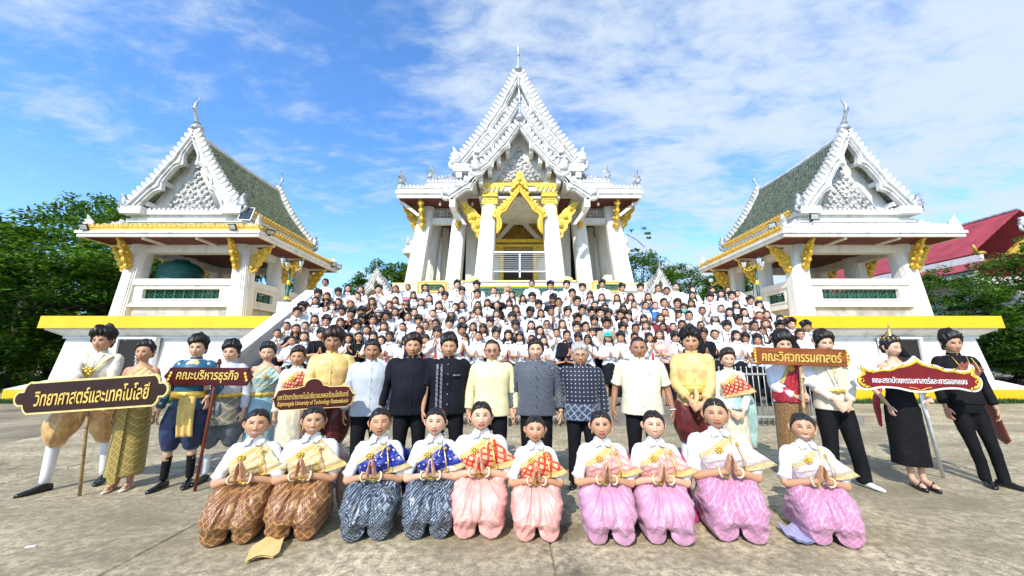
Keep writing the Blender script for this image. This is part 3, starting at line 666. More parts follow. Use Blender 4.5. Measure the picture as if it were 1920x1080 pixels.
# street lamps
def lamp(loc, label, white=False):
    r = thing('street_lamp', label, 'street lamp', loc, 0, 'lamps on the terrace'); H = 1.27 if not white else 2.4
    if not white: g = G(); g.box(-.2, .2, -.2, .2, TZ - loc[2], 0); g.obj('pier', WHITE, r)
    g = G(); v, f = tube([(0, 0, 0), (0, 0, .08), (0, 0, .12), (0, 0, .70), (0, 0, .74), (0, 0, H)], [.10, .10, .055, .05, .036, .034], 10); g.add(v, f); g.obj('pole', LAMPG, r, True)
    g = G(); v, f = tube([(0, 0, .62), (0, 0, .66), (0, 0, .70), (0, 0, .76), (0, 0, .80)], [.045, .075, .05, .065, .04], 10); g.add(v, f); g.sphere((0, 0, H + .03), .07, 8, 6); g.sphere((0, 0, .12), .11, 8, 6); g.obj('gold_collar', GOLDL, r, True)
    for a in (0, 2.1, 4.2):
        c_, s_ = cos(a + .3), sin(a + .3)
        g = G(); pts = [(c_ * q, s_ * q, H + z) for q, z in ((.02, .02), (.12, -.06), (.25, -.07), (.34, .0), (.34, .06))]; v, f = tube(pts, .018, 6, True, 3); g.add(v, f)
        v, f = tube([(c_ * q, s_ * q, H + z) for q, z in ((.05, 0), (.12, .06), (.2, .03), (.17, -.02))], .012, 6, True, 3); g.add(v, f); g.obj('arm', GOLDL, r, True)
        g = G(); x, y = c_ * .34, s_ * .34
        if white: g.sphere((x, y, H + .2), .13, 10, 8)
        else: v, f = loft([ell(x, y, H + .06, .05, .05, 6), ell(x, y, H + .09, .06, .06, 6), ell(x, y, H + .24, .10, .10, 6)]); g.add(v, f)
        o = g.obj('lantern', GLASS, r)
        if not white:
            g = G(); v, f = loft([ell(x, y, H + .243, .115, .115, 6), ell(x, y, H + .29, .06, .06, 6), ell(x, y, H + .34, .015, .015, 6)]); g.add(v, f)
            for k in range(6): g.tube([(x + .062 * cos(k * pi / 3), y + .062 * sin(k * pi / 3), H + .085), (x + .104 * cos(k * pi / 3), y + .104 * sin(k * pi / 3), H + .245)], .006, 4)
            g.obj('lantern_cap', BLACKM, o)
lamp((at_y(537, 566, 12.9)[0], 12.9, TZ + .55), 'green and gold street lamp beside the left pavilion by the stair rail')
lamp((at_y(1425, 575, 12.9)[0], 12.9, TZ + .55), 'green and gold street lamp in front of the right pavilion')
lamp((11.9, 21.0, TZ + .4), 'gold lamp with round white globes seen through the right pavilion', True)
# ================================================================ temple
tem = thing('temple', 'tall white Thai temple hall with three nested gables and a golden arched porch', 'temple', (X0, 0, 0))
FZ = 4.75; YF = 18.0; CT = 9.25
g = G()
g.box(-5.9, 5.9, YF - .5, 33, TZ, FZ - .3); g.obj('base', WHITE, tem)
g = G(); g.box(-6.05, 6.05, YF - .65, 33, FZ - .297, FZ); g.obj('base_cornice', WHITE, tem)
g = G(); g.box(-6.08, 6.08, YF - .68, 33, FZ + .003, FZ + .07); g.obj('base_cream_band', CREAM, tem)
for s_ in (-1, 1):
    column(tem, s_ * 5.2, YF, .78, FZ, CT, -s_ * .5, .25, WHITE, wt=.62)
    column(tem, s_ * 3.25, YF - .1, .66, FZ, CT, -s_ * .28, .2, WHITE, wt=.56)
    column(tem, s_ * 1.62, 16.35, .74, FZ - .1, 8.4, -s_ * .22, .18, WHITE, wt=.56)
    for k, y in enumerate((20.6, 23.2, 25.8, 28.4)): column(tem, s_ * 5.2, y, .7, FZ, CT, -s_ * .4, 0, WHITE)
    # golden capitals of the porch columns
    g = G(); cx_, cy_ = s_ * 1.39, 16.54; DZ = .28
    for (z, w) in ((7.62, .29), (7.72, .33), (7.78, .30), (7.98, .31), (8.05, .36), (8.12, .32), (8.32, .31), (8.42, .38), (8.52, .35), (8.60, .37)):
        g.box(cx_ - w, cx_ + w, cy_ - w, cy_ + w, z + DZ, z + DZ + .095)
    for i in range(8):
        for j in range(4):
            w = .29; a = (i / 7 - .5) * 2 * w
            p, ux, un = [((cx_ + a, cy_ - w - .02, 7.62 + DZ), (1, 0, 0), (0, -1, 0)), ((cx_ + a, cy_ + w + .02, 7.62 + DZ), (1, 0, 0), (0, 1, 0)), ((cx_ - w - .02, cy_ + a, 7.62 + DZ), (0, 1, 0), (-1, 0, 0)), ((cx_ + w + .02, cy_ + a, 7.62 + DZ), (0, 1, 0), (1, 0, 0))][j]
            g.ext([(-.05, .05), (.05, .05), (.03, -.12), (0, -.24), (-.03, -.12)], p, ux, (0, 0, 1), un, .03)
            g.ext([(-.05, .0), (.05, .0), (.03, .12), (0, .2), (-.03, .12)], (p[0], p[1], 8.12 + DZ), ux, (0, 0, 1), un, .05)
    g.obj('golden_capital', GOLDL, tem)
    bracket(tem, (s_ * (1.40 + .33), 16.5, 6.7), (s_, -.15), 1.0, 1.75, GOLDL, .2)
    bracket(tem, (s_ * 5.05, YF + .1, 7.5), (s_, -.35), 1.0, 1.6, GOLD, .16)
    bracket(tem, (s_ * 4.85, YF - .25, 7.6), (0, -1), .75, 1.5, GOLD, .16)
    bracket(tem, (s_ * 3.05, YF - .35, 7.6), (0, -1), .75, 1.5, GOLD, .16)
    # walls of the hall behind
    g = G(); g.box(min(s_ * 1.35, s_ * 2.95), max(s_ * 1.35, s_ * 2.95), 20.2, 20.5, FZ, CT); g.box(min(s_ * 3.6, s_ * 4.6), max(s_ * 3.6, s_ * 4.6), 21.9, 22.2, FZ, CT); g.box(s_ * 4.2 - .12, s_ * 4.2 + .12, 22.2, 30, FZ, CT)
    g.box(min(s_ * 2.75, s_ * 2.95), max(s_ * 2.75, s_ * 2.95), 20.5, 21.9, FZ, CT); g.obj('hall_wall', WHITE, tem)
    for xx in (3.7, 4.35): column(tem, s_ * xx, 21.3, .34, FZ, CT, 0, 0, WHITE, 'pilaster')
    g = G(); g.box(min(s_ * 3.0, s_ * 3.6), max(s_ * 3.0, s_ * 3.6), 21.95, 22.1, FZ, 8.3); g.obj('dark_opening', DARK, tem)
    g = G(); g.box(min(s_ * 3.4, s_ * 4.95), max(s_ * 3.4, s_ * 4.95), YF + .05, YF + .35, 8.05, 8.35); g.box(min(s_ * 3.4, s_ * 4.95), max(s_ * 3.4, s_ * 4.95), YF + .05, YF + .35, CT - .12, CT)
    g.box(min(s_ * 1.4, s_ * 5.2), max(s_ * 1.4, s_ * 5.2), YF - .3, YF - .08, FZ - .02, FZ + .22); g.obj('lintel', WHITE, tem)
    xa = 3.3 if s_ > 0 else -4.8
    lattice(tem, xa + .05, xa + 1.45, 8.37, CT - .13, (0, YF + .2, 0), (1, 0, 0), (0, -1, 0), WHITEC, rows=2)
    g = G(); g.box(min(s_ * 3.55, s_ * 4.82), max(s_ * 3.55, s_ * 4.82), YF - .2, YF - .02, FZ + .223, FZ + .27); g.obj('cream_sill', CREAM, tem)
    # balustrade between side columns, with golden framed green lattice
    g = G(); g.box(min(s_ * 3.4, s_ * 4.9), max(s_ * 3.4, s_ * 4.9), YF - .75, YF - .52, TZ + .9, FZ - .02)
    g.obj('side_panel', WHITE, tem)
    g = G(); xa, xb = (3.45, 4.85) if s_ > 0 else (-4.85, -3.45)
    for q in ((xa, xb, 4.33, 4.39), (xa, xb, 4.80, 4.86), (xa, xa + .09, 4.393, 4.797), (xb - .09, xb, 4.393, 4.797)): g.box(q[0], q[1], YF - .80, YF - .753, q[2], q[3])
    g.obj('golden_panel_frame', GOLDP, tem)
    g = G(); g.box(xa + .09, xb - .09, YF - .775, YF - .752, 4.39, 4.8); g.obj('panel_backing', CREAM, tem)
    lattice(tem, xa + .2, xb - .2, 4.47, 4.72, (0, YF - .81, 0), (1, 0, 0), (0, -1, 0), GLATT)
# terrace in front of the porch with its balustrade and two flights
g = G(); g.box(-2.6, 2.6, 15.2, YF - .68, TZ, 4.35); g.obj('porch_base', WHITE, tem)
g = G(); g.box(-2.3, 2.3, 15.0, 15.2, TZ, 4.40); g.obj('porch_front_wall', WHITE, tem)
g = G(); g.box(-2.4, 2.4, 14.93, 15.25, 4.403, 4.46); g.obj('porch_coping', CREAM, tem)
g = G()
for q in ((-1.95, 1.95, 4.18, 4.24), (-1.95, 1.95, 3.62, 3.68), (-1.95, -1.87, 3.68, 4.18), (1.87, 1.95, 3.68, 4.18)): g.box(q[0], q[1], 14.95, 14.997, q[2], q[3])
g.obj('golden_panel_frame', GOLDP, tem)
lattice(tem, -1.75, 1.75, 3.80, 4.12, (0, 14.96, 0), (1, 0, 0), (0, -1, 0), GLATT)
for s_ in (-1, 1):
    g = G(); poly = [(2.3, 4.40), (3.9, 3.45), (3.9, TZ), (2.3, TZ)]; g.ext([(s_ * p[0], p[1]) for p in poly], (0, 15.0, 0), (1, 0, 0), (0, 0, 1), (0, 1, 0), .2); g.obj('side_stair_wall', WHITE, tem)
    g = G(); poly = [(2.3, 4.46), (3.95, 3.48), (3.95, 3.42), (2.3, 4.40)]; g.ext([(s_ * p[0], p[1] + .004) for p in poly], (0, 14.93, 0), (1, 0, 0), (0, 0, 1), (0, 1, 0), .32); g.obj('side_stair_coping', CREAM, tem)
    g = G(); v, f = tube([(s_ * 1.95, 15.1, 4.46), (s_ * 1.95, 15.1, 4.56)], [.26, .2], 14); g.add(v, f); g.sphere((s_ * 1.95, 15.1, 4.53), (.25, .1, .13), 12, 8); g.obj('coping_dome', CREAM, tem, True)
# doorway
g = G(); g.box(-1.35, 1.35, 20.2, 20.5, FZ, CT); g.obj('door_wall', WHITE, tem)
g = G(); g.box(-.98, .98, 20.05, 20.195, FZ, 7.3); g.obj('door_surround_recess', GOLD, tem)
g = G()
for s_ in (-1, 1): g.box(s_ * .92 - .09, s_ * .92 + .09, 19.9, 20.05, FZ, 7.35); g.box(s_ * 1.42 - .16, s_ * 1.42 + .16, 19.95, 20.19, FZ, FZ + .35)
g.box(-1.4, 1.4, 19.85, 20.0, 7.35, 7.5); g.box(-1.55, 1.55, 19.8, 20.0, 7.6, 7.78); g.box(-1.35, -1.0, 19.9, 20.1, 6.8, 7.34); g.box(1.0, 1.35, 19.9, 20.1, 6.8, 7.34)
for z in (6.85, 7.0, 7.15):
    for s_ in (-1, 1): g.box(s_ * 1.2 - .25, s_ * 1.2 + .25, 19.82, 19.9, z, z + .06)
g.obj('door_frame', GOLDL, tem)
for s_ in (-1, 1):
    g = G(); g.box(min(s_ * .01, s_ * .8), max(s_ * .01, s_ * .8), 19.98, 20.04, FZ, 7.2)
    for i in range(3):
        for j in range(7): g.sphere((s_ * (.16 + i * .24), 19.98, FZ + .25 + j * .33), (.09, .03, .13), 6, 4)
    g.obj('door_leaf', DOORM, tem)
PEDG = mat('dull_gold_carving', (.42, .24, .04), .5, var=.3, vs=8, coord='World', metal=.3)
g = G(); g.ext([(-1.5, 0), (1.5, 0), (0, 1.75)], (0, 19.95, 7.8), (1, 0, 0), (0, 0, 1), (0, 1, 0), .1); g.obj('inner_gable', WHITE, tem)
relief(tem, -.95, .95, 7.85, 8.9, 19.9, PEDG, 5)
for s_ in (-1, 1): trim(tem, (0, 9.75), (s_ * 1.75, 7.7), 19.7, .12, .2, .14, 12, (), PEDG, PEDG, .3, PEDG)
# railing and gates in the porch
g = G()
for x in np.linspace(-1.3, 1.3, 3): g.box(x - .035, x + .035, 16.2, 16.26, FZ + .1, 5.98)
g.box(-1.35, 1.35, 16.2, 16.26, 5.98, 6.06); g.box(-1.35, 1.35, 16.2, 16.26, 5.1, 5.15)
g.obj('porch_railing', METALW, tem)
g = G()
for z in np.linspace(5.2, 5.9, 9): g.box(-1.3, 1.3, 16.22, 16.235, z, z + .012)
o = g.obj('railing_bars', METALW, tem); o['kind'] = 'stuff'
g = G(); g.box(-1.9, 1.9, 16.3, 20.2, CT - .6, CT - .5); g.box(-5.0, 5.0, 17.9, 33, CT, CT + .1); g.obj('ceiling', WHITE, tem)
# golden arch of the porch: swept outline, band width follows the picture
Lf = [(-1.12, 6.72), (-.98, 6.95), (-.98, 7.35), (-1.08, 7.6), (-.98, 7.85), (-.72, 8.05), (-.60, 8.32), (-.36, 8.75), (-.12, 9.15), (0, 9.38)]
Lo = [(-1.27, 6.40), (-1.36, 6.95), (-1.34, 7.45), (-1.40, 7.75), (-1.25, 8.1), (-1.0, 8.3), (-.80, 8.68), (-.5, 9.2), (-.20, 9.65), (0, 10.02)]
Lf = [(x * .84, 6.75 + (z - 6.4) * .715) for x, z in Lf]; Lo = [(x * .84, 6.75 + (z - 6.4) * .715) for x, z in Lo]; Lo = [(a[0] * .72 + b_[0] * .28, a[1] * .72 + b_[1] * .28) for a, b_ in zip(Lo, Lf)]
for s_ in (-1, 1):
    A_ = cat(Lf, 4); B_ = cat(Lo, 4); g = G()
    for i in range(len(A_) - 1):
        q = [(-s_ * A_[i][0], 0, A_[i][1]), (-s_ * A_[i + 1][0], 0, A_[i + 1][1]), (-s_ * B_[i + 1][0], 0, B_[i + 1][1]), (-s_ * B_[i][0], 0, B_[i][1])]
        g.add([(p[0], 16.0, p[2]) for p in q] + [(p[0], 16.2, p[2]) for p in q], [(0, 1, 2, 3), (7, 6, 5, 4), (0, 4, 5, 1), (1, 5, 6, 2), (2, 6, 7, 3), (3, 7, 4, 0)])
    for M_, r_ in ((.15, .05), (.85, .045), (.5, .07)): g.tube([(-s_ * (a_[0] * (1 - M_) + b_[0] * M_), 15.98, a_[1] * (1 - M_) + b_[1] * M_) for a_, b_ in zip(A_, B_)], r_, 6)
    n = 15
    for i in range(n):
        k = int((i + .5) / n * (len(B_) - 2)); p = B_[k]; tv = B_[k + 1] - B_[k]; tv = tv / np.linalg.norm(tv); nv = np.array([-tv[1], tv[0]])
        if i < 5: continue
        g.ext([(-.07, 0), (.07, 0), (.09, .1), (0, .2), (-.05, .1)], (-s_ * p[0], 16.12, p[1]), (-s_ * tv[0], 0, tv[1]), (-s_ * nv[0], 0, nv[1]), (0, -1, 0), .1)
    g.obj('golden_arch', GOLDL, tem)
g = G(); g.ext([(x, z - .55) for x, z in [(-.42, 9.45), (-.3, 9.75), (-.34, 9.85), (-.16, 10.05), (-.18, 10.2), (0, 10.45), (.18, 10.2), (.16, 10.05), (.34, 9.85), (.3, 9.75), (.42, 9.45), (.2, 9.6), (0, 9.8), (-.2, 9.6)]], (0, 16.1, 0), (1, 0, 0), (0, 0, 1), (0, -1, 0), .2)
for q in ((0, 9.95, .12), (-.16, 9.7, .08), (.16, 9.7, .08), (0, 10.2, .06)): g.sphere((q[0], 15.92, q[1] - .55), q[2], 8, 6)
g.obj('arch_crown', GOLDL, tem)
g = G(); g.box(-1.7, 1.7, 16.1, 16.4, 9.2, 9.34); g.obj('golden_beam', GOLDL, tem)
g = G(); g.box(-1.66, 1.66, 16.16, 16.45, 8.95, 9.197); g.obj('white_beam', WHITE, tem)
antefix(tem, (-1.75, 16.13, 9.2), (-.7, 16.13, 9.2), -.25, GOLDL, .2); antefix(tem, (.7, 16.13, 9.2), (1.75, 16.13, 9.2), -.25, GOLDL, .2)
# porch roof, lowest tier wings
def tier(y, half, zfoot, zap, wd, th, finh, nf, cusps, foot, foot_m=WHITEC, soff=True, back=2.0):
    for s_ in (-1, 1): trim(tem, (0, zap), (s_ * half, zfoot), y, th, wd, finh, nf, cusps, WHITEC, WHITEC, foot, foot_m)
    g = G()
    for s_ in (-1, 1):
        a = np.array([0, y + th, zap - .15]); b_ = np.array([s_ * half, y + th, zfoot - .1]); bk = np.array([0, back, 0]); dn = np.array([0, 0, -.12])
        q = [a, b_, b_ + bk, a + bk]; g.add(q + [p + dn for p in q], [(0, 1, 2, 3), (7, 6, 5, 4), (0, 4, 5, 1), (1, 5, 6, 2), (2, 6, 7, 3), (3, 7, 4, 0)])
    g.obj('gable_roof', WHITEC, tem)
    g = G()
    for s_ in (-1, 1):
        for q in np.linspace(.28, .9, 4):
            xx = s_ * half * q; zz_ = zap - (zap - zfoot) * q - wd * 1.5
            g.box(xx - .09, xx + .09, y + th + .005, y + back * .8, zz_ - .42, zz_)
    g.obj('rafter_end', WHITE, tem)
tier(15.55, 1.98, 9.72, 12.15, .27, .2, .22, 12, (.42, .80), .75)
tier(16.9, 2.1, 11.3, 14.25, .27, .2, .24, 14, (.40, .80), .5)
tier(18.3, 3.35, 11.55, 17.15, .36, .24, .32, 24, (.36, .62), 1.0, back=14)
spire(tem, 0, 15.5, 12.15, 1.65, SILV); spire(tem, 0, 16.9, 14.2, 1.65, SILV); spire(tem, 0, 18.3, 17.1, 2.0, SILV)
relief(tem, -1.15, 1.15, 9.5, 11.3, 16.3, WHITEC, 8)
g = G(); g.ext([(-2.2, 0), (2.2, 0), (0, 2.75)], (0, 16.42, 9.44), (1, 0, 0), (0, 0, 1), (0, 1, 0), .1); g.obj('gable_wall', WHITE, tem); g = G(); g.ext([(-3.1, 0), (3.1, 0), (0, 5.3)], (0, 18.75, 11.5), (1, 0, 0), (0, 0, 1), (0, 1, 0), .1); g.obj('gable_wall', WHITE, tem); g = G(); g.ext([(-2.1, 0), (2.1, 0), (0, 3.0)], (0, 17.6, 11.0), (1, 0, 0), (0, 0, 1), (0, 1, 0), .1); g.obj('gable_wall', WHITE, tem)
for s_ in (-1, 1):
    # lower wings of the porch roof, feet of the outer gable
    trim(tem, (s_ * 1.85, 9.75), (s_ * 3.3, 8.55), 15.6, .2, .34, .2, 6, (.45,), WHITEC, WHITEC, .62, WHITEC)
    g = G(); a = np.array([s_ * 1.8, 15.8, 9.6]); b_ = np.array([s_ * 3.25, 15.8, 8.5]); bk = np.array([0, 2.4, 0]); dn = np.array([0, 0, -.12]); q = [a, b_, b_ + bk, a + bk]
    g.add(q + [p + dn for p in q], [(0, 1, 2, 3), (7, 6, 5, 4), (0, 4, 5, 1), (1, 5, 6, 2), (2, 6, 7, 3), (3, 7, 4, 0)]); g.obj('wing_roof', WHITEC, tem)
    g = G(); g.box(min(s_ * 2.0, s_ * 2.35), max(s_ * 2.0, s_ * 2.35), 15.6, 17.5, 9.1, 9.45); g.box(min(s_ * 2.9, s_ * 3.15), max(s_ * 2.9, s_ * 3.15), 15.6, 17.5, 7.95, 8.35)
    g.ext([(s_ * 3.1, 8.3), (s_ * 3.3, 8.3), (s_ * 2.6, 7.35), (s_ * 2.45, 7.35)], (0, 16.2, 0), (1, 0, 0), (0, 0, 1), (0, 1, 0), .15); g.obj('wing_bracket', WHITE, tem)
    g = G(); g.box(min(s_ * 2.6, s_ * 3.45), max(s_ * 2.6, s_ * 3.45), 18.0, 19.2, 10.95, 11.35); g.box(min(s_ * 3.0, s_ * 3.3), max(s_ * 3.0, s_ * 3.3), 18.05, 19.2, 10.6, 10.947); g.obj('gable_foot', WHITE, tem)
# skirt roofs of the hall
def skirt(ex, y0, zf, h1, zup, exu, yu, col_):
    g = G()
    for (o_, za, zb) in ((0, zf, zf + .2), (.06, zf + .203, zf + .38), (-.04, zf + .383, zf + .5)): g.box(-ex - o_, ex + o_, y0 - o_, 32, za, zb)
    g.obj('fascia', WHITE, tem)
    antefix(tem, (-ex, y0 + .04, zf + .5), (ex, y0 + .04, zf + .5), .2, WHITEC, .18)
    for s_ in (-1, 1): antefix(tem, (s_ * (ex), y0 + .1, zf + .5), (s_ * ex, 31, zf + .5), .2, WHITEC, .2, out=(s_, 0, 0))
    g = G(); g.frus((-ex + .05, ex - .05, y0 + .05, 32, zf + .5), (-exu, exu, yu, 32, zup)); g.obj('skirt_roof', GREYC, tem)
    for s_ in (-1, 1): hipridge(tem, (s_ * exu, yu, zup), (s_ * (ex - .1), y0 + .1, zf + .68), .11, GREYC, .2, .8, s_)
skirt(5.95, 16.9, 8.95, .3, 10.0, 4.7, 18.2, None)
skirt(4.75, 17.9, 9.75, .3, 11.1, 3.3, 18.8, None)
g = G()
for s_ in (-1, 1): g.ext([(s_ * 5.85, CT - .25), (s_ * 5.95, CT - .35), (s_ * 5.0, CT - 1.1), (s_ * 4.9, CT - 1.0)], (0, 17.3, 0), (1, 0, 0), (0, 0, 1), (0, 1, 0), .12)
g.obj('eave_strut', WHITE, tem)
g = G(); g.box(-5.85, 5.85, 17.0, 31, CT - .35 + .02, CT - .3); g.obj('soffit', MAROON, tem)
for x in (-3.9, 3.9, -2.3, 5.6):
    g = G(); g.sphere((x, 17.2, CT - .5), (.07, .07, .1), 8, 6); g.tube([(x, 17.2, CT - .42), (x, 17.2, CT - .33)], .012, 5); g.obj('eave_bell', METALW, tem, True)
# side porch roofs far back on both flanks
for s_ in (-1, 1):
    g = G(); g.box(min(s_ * 5.2, s_ * 7.7), max(s_ * 5.2, s_ * 7.7), 24.0, 27, 8.15, 8.45); g.box(min(s_ * 5.2, s_ * 7.55), max(s_ * 5.2, s_ * 7.55), 24.1, 27, 8.453, 8.75); g.frus((min(s_ * 5.2, s_ * 7.5), max(s_ * 5.2, s_ * 7.5), 24.1, 27, 8.753), (min(s_ * 5.2, s_ * 6.8), max(s_ * 5.2, s_ * 6.8), 24.6, 26.5, 9.6)); g.obj('side_porch_roof', WHITEC, tem)
    hipridge(tem, (s_ * 6.7, 24.5, 9.5), (s_ * 7.45, 24.1, 8.8), .1, WHITEC, .16, .6, s_)
# boundary stone shrines on the terrace
def shrine(x, y, label):
    r = thing('boundary_shrine', label, 'shrine', (x, y, TZ), 0, 'small shrines beside the temple')
    g = G(); g.box(-.75, .75, -.75, .75, 0, .45); g.box(-.62, .62, -.62, .62, .453, .8); g.obj('plinth', WHITE, r)
    for a in (-1, 1):
        for b_ in (-1, 1): column(r, a * .55, b_ * .5, .2, .8, 1.7, 0, 0, WHITE)
    for s_ in (-1, 1): trim(r, (0, 3.1), (s_ * .95, 1.62), -.68, .12, .26, .12, 9, (.5,), WHITEC, GREYC, .32, WHITEC)
    g = G()
    for s_ in (-1, 1):
        a = np.array([0, -.6, 3.0]); b_ = np.array([s_ * .9, -.6, 1.65]); bk = np.array([0, 1.3, 0]); dn = np.array([0, 0, -.08]); q = [a, b_, b_ + bk, a + bk]
        g.add(q + [p + dn for p in q], [(0, 1, 2, 3), (7, 6, 5, 4), (0, 4, 5, 1), (1, 5, 6, 2), (2, 6, 7, 3), (3, 7, 4, 0)])
    g.obj('roof', WHITEC, r); chofa(r, 0, -.6, 3.05, .9, GREYC, (0, -1), .12)
    g = G(); v, f = tube([(0, 0, .8), (0, 0, 1.0), (0, 0, 1.15), (0, 0, 1.5), (0, 0, 1.9), (0, 0, 2.15), (0, 0, 2.3), (0, 0, 2.5)], [.36, .42, .30, .34, .26, .14, .18, .03], 12, True, 3); g.add(v, f)
    for k in range(16): g.sphere((.36 * cos(k * .8), .36 * sin(k * .8), 1.0 + .08 * (k % 5) * 1.2), .09, 6, 5)
    g.obj('golden_leaf_stone', GOLD, r, True)
shrine(-7.1, 19.6, 'small gabled shrine with golden stone left of the temple')
shrine(7.75, 19.6, 'small grey gabled shrine right of the temple, beside the trees')
# ================================================================ red roofed hall on the right
hall = thing('red_roofed_hall', 'long hall with a crimson metal roof and ornate gable at the right edge', 'hall', (0, 0, 0))
def slab4(g, q, th):
    q = [np.array(p, float) for p in q]; n = np.cross(q[1] - q[0], q[3] - q[0]); n /= np.linalg.norm(n); q2 = [p - n * th for p in q]
    g.add(q + q2, [(0, 1, 2, 3), (7, 6, 5, 4), (0, 4, 5, 1), (1, 5, 6, 2), (2, 6, 7, 3), (3, 7, 4, 0)])
Rr = lambda u, v, z: at_z(u, v, z)
HX, HY0, HY1 = 30.4, 21.0, 34.
g = G(); rg = 10.0; ez = 7.25; ex_ = 26.9
nrow = 9
for k in range(nrow):
    s0, s1 = k / nrow, (k + 1) / nrow; xa, xb = HX - (HX - ex_) * s0, HX - (HX - ex_) * s1; za_, zb_ = rg - (rg - ez) * s0 + (.05 if k else 0), rg - (rg - ez) * s1
    slab4(g, [(xa, HY1, za_), (xa, HY0, za_), (xb, HY0, zb_), (xb, HY1, zb_)], -.06)
slab4(g, [(HX, HY0, rg), (HX, HY1, rg), (HX + 4.5, HY1, ez - .5), (HX + 4.5, HY0, ez - .5)], .06)
g.obj('upper_roof', REDT, hall)
g = G(); slab4(g, [(26.9, HY1, 6.75), (26.9, HY0 - 1, 6.75), (25.6, HY0 - 1, 6.1), (25.6, HY1, 6.1)], -.08); g.obj('lower_roof', REDT, hall)
g = G(); g.box(26.8, 27.0, HY0 - .5, HY1, 6.72, 7.12); g.box(25.7, 25.9, HY0 - 1, HY1, 5.75, 6.05); g.box(27.2, 34, HY0 + .5, HY1, .0, 6.0); g.box(27.0, 27.3, HY0, HY1, 1.2, 3.0); g.obj('wall', WHITE, hall)
g = G()
for k in range(8): g.box(27.12, 27.2, HY0 + 1 + k * 1.6, HY0 + 1.9 + k * 1.6, 3.2, 5.0)
g.obj('window', DARK, hall)
g = G()
for k in range(3): g.box(27.0, 27.15, HY0 - 1 , HY1, 3.3 + k * .5, 3.55 + k * .5)
g.obj('wall_moulding', WHITE, hall)
g = G(); g.tube([(HX, HY0, rg + .06), (HX, HY1, rg + .06)], .08, 6); g.obj('ridge_cap', GREYC, hall)
r_ = hall
for s_ in (-1,): trim(hall, (HX + 2.2, rg + 1.4), (HX + s_ * .7, ez + 1.5), HY0 - .6, .3, .3, .2, 14, (.4, .75), WHITEC, WHITEC, .6, WHITEC)
g = G(); g.ext([(-3.0, 0), (3.0, 0), (0, 2.5)], (HX + 1.6, HY0 - .1, ez), (1, 0, 0), (0, 0, 1), (0, 1, 0), .2); g.obj('carved_gable', GOLD, hall)
v, f = tube([(26.2, HY0 - 1.2, 6.95), (26.0, HY0 - 1.25, 7.0), (25.2, HY0 - 1.6, 6.85), (24.9, HY0 - 1.8, 7.1), (24.85, HY0 - 1.8, 7.3)], [.07, .09, .1, .07, .01], 8, True, 3); g = G(); g.add(v, f); g.obj('roof_naga', GOLDL, hall, True)
# ================================================================ trees
def leafmesh(seed, n_cl, per, R, H, flat=.75, leaf=.2, drop=.0, cr=(.55, 1.)):
    """crown of leaf sized faces gathered in clumps; unit centred at origin"""
    r = np.random.default_rng(seed); V = []; M = []
    for c_ in range(n_cl):
        d = r.normal(size=3); d /= np.linalg.norm(d); rad = r.uniform(*cr) ** .6; ctr = d * rad * np.array([R, R, H]); ctr[2] = max(ctr[2], -H * .85)
        cr_ = r.uniform(.12, .24) * R
        k = int(per * r.uniform(.6, 1.3)); p = r.normal(size=(k, 3)); p /= np.linalg.norm(p, axis=1)[:, None]; p *= cr_ * r.random(k)[:, None] ** .45; p[:, 2] *= .55
        p += ctr; a = r.uniform(0, 2 * pi, k); u = np.stack([np.cos(a), np.sin(a), r.normal(0, .35, k) - .15], 1); w = np.stack([-np.sin(a), np.cos(a), r.normal(0, .35, k)], 1)
        s = leaf * r.uniform(.6, 1.3, k)[:, None]
        q = np.stack([p - u * s * .5, p + w * s * .26, p + u * s * .6 - np.array([0, 0, .08]) * s, p - w * s * .26], 1); V.append(q.reshape(-1, 3))
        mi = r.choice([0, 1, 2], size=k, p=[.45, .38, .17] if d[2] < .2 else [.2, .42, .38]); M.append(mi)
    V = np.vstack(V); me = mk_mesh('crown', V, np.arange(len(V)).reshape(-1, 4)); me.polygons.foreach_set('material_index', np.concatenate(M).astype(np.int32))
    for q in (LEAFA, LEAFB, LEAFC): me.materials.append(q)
    me.update(); return me
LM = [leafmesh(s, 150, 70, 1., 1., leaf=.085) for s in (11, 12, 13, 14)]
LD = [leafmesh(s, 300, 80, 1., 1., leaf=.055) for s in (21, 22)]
def tree(x, y, h, R, k, label, big=False, z0=0., hz=None, trunk_h=None):
    r = thing('broadleaf_tree', label, 'tree', (x, y, z0), random.uniform(0, 6), 'trees around the temple grounds'); hz = hz or h * (.46 if x < -15 or x > 19 else .38)
    me = (LD if big else LM)[k % (2 if big else 4)]
    o = link('crown', me, None, r); o.location = (0, 0, h - hz); o.scale = (R, R, hz); o.rotation_euler = (0, 0, random.uniform(0, 6)); o['kind'] = 'stuff'
    g = G(); th = h - hz; rr = random.Random(k + int(x * 10)); v, f = tube([(0, 0, -.1), (.05, 0, th * .4), (rr.uniform(-.3, .3), .1, th * .8), (rr.uniform(-.3, .3), 0, th * 1.15)], [.035 * h, .026 * h, .02 * h, .008 * h], 8, True, 3); g.add(v, f)
    for q in range(6):
        a = rr.uniform(0, 6.28); l_ = R * rr.uniform(.5, .8); zb = th * rr.uniform(.55, .95); v, f = tube([(0, 0, zb), (cos(a) * l_ * .5, sin(a) * l_ * .5, zb + hz * .25), (cos(a) * l_, sin(a) * l_, zb + hz * rr.uniform(.2, .8))], [.012 * h, .008 * h, .003 * h], 5, True, 2); g.add(v, f)
    g.obj('trunk', BARK, r, True)
    return r
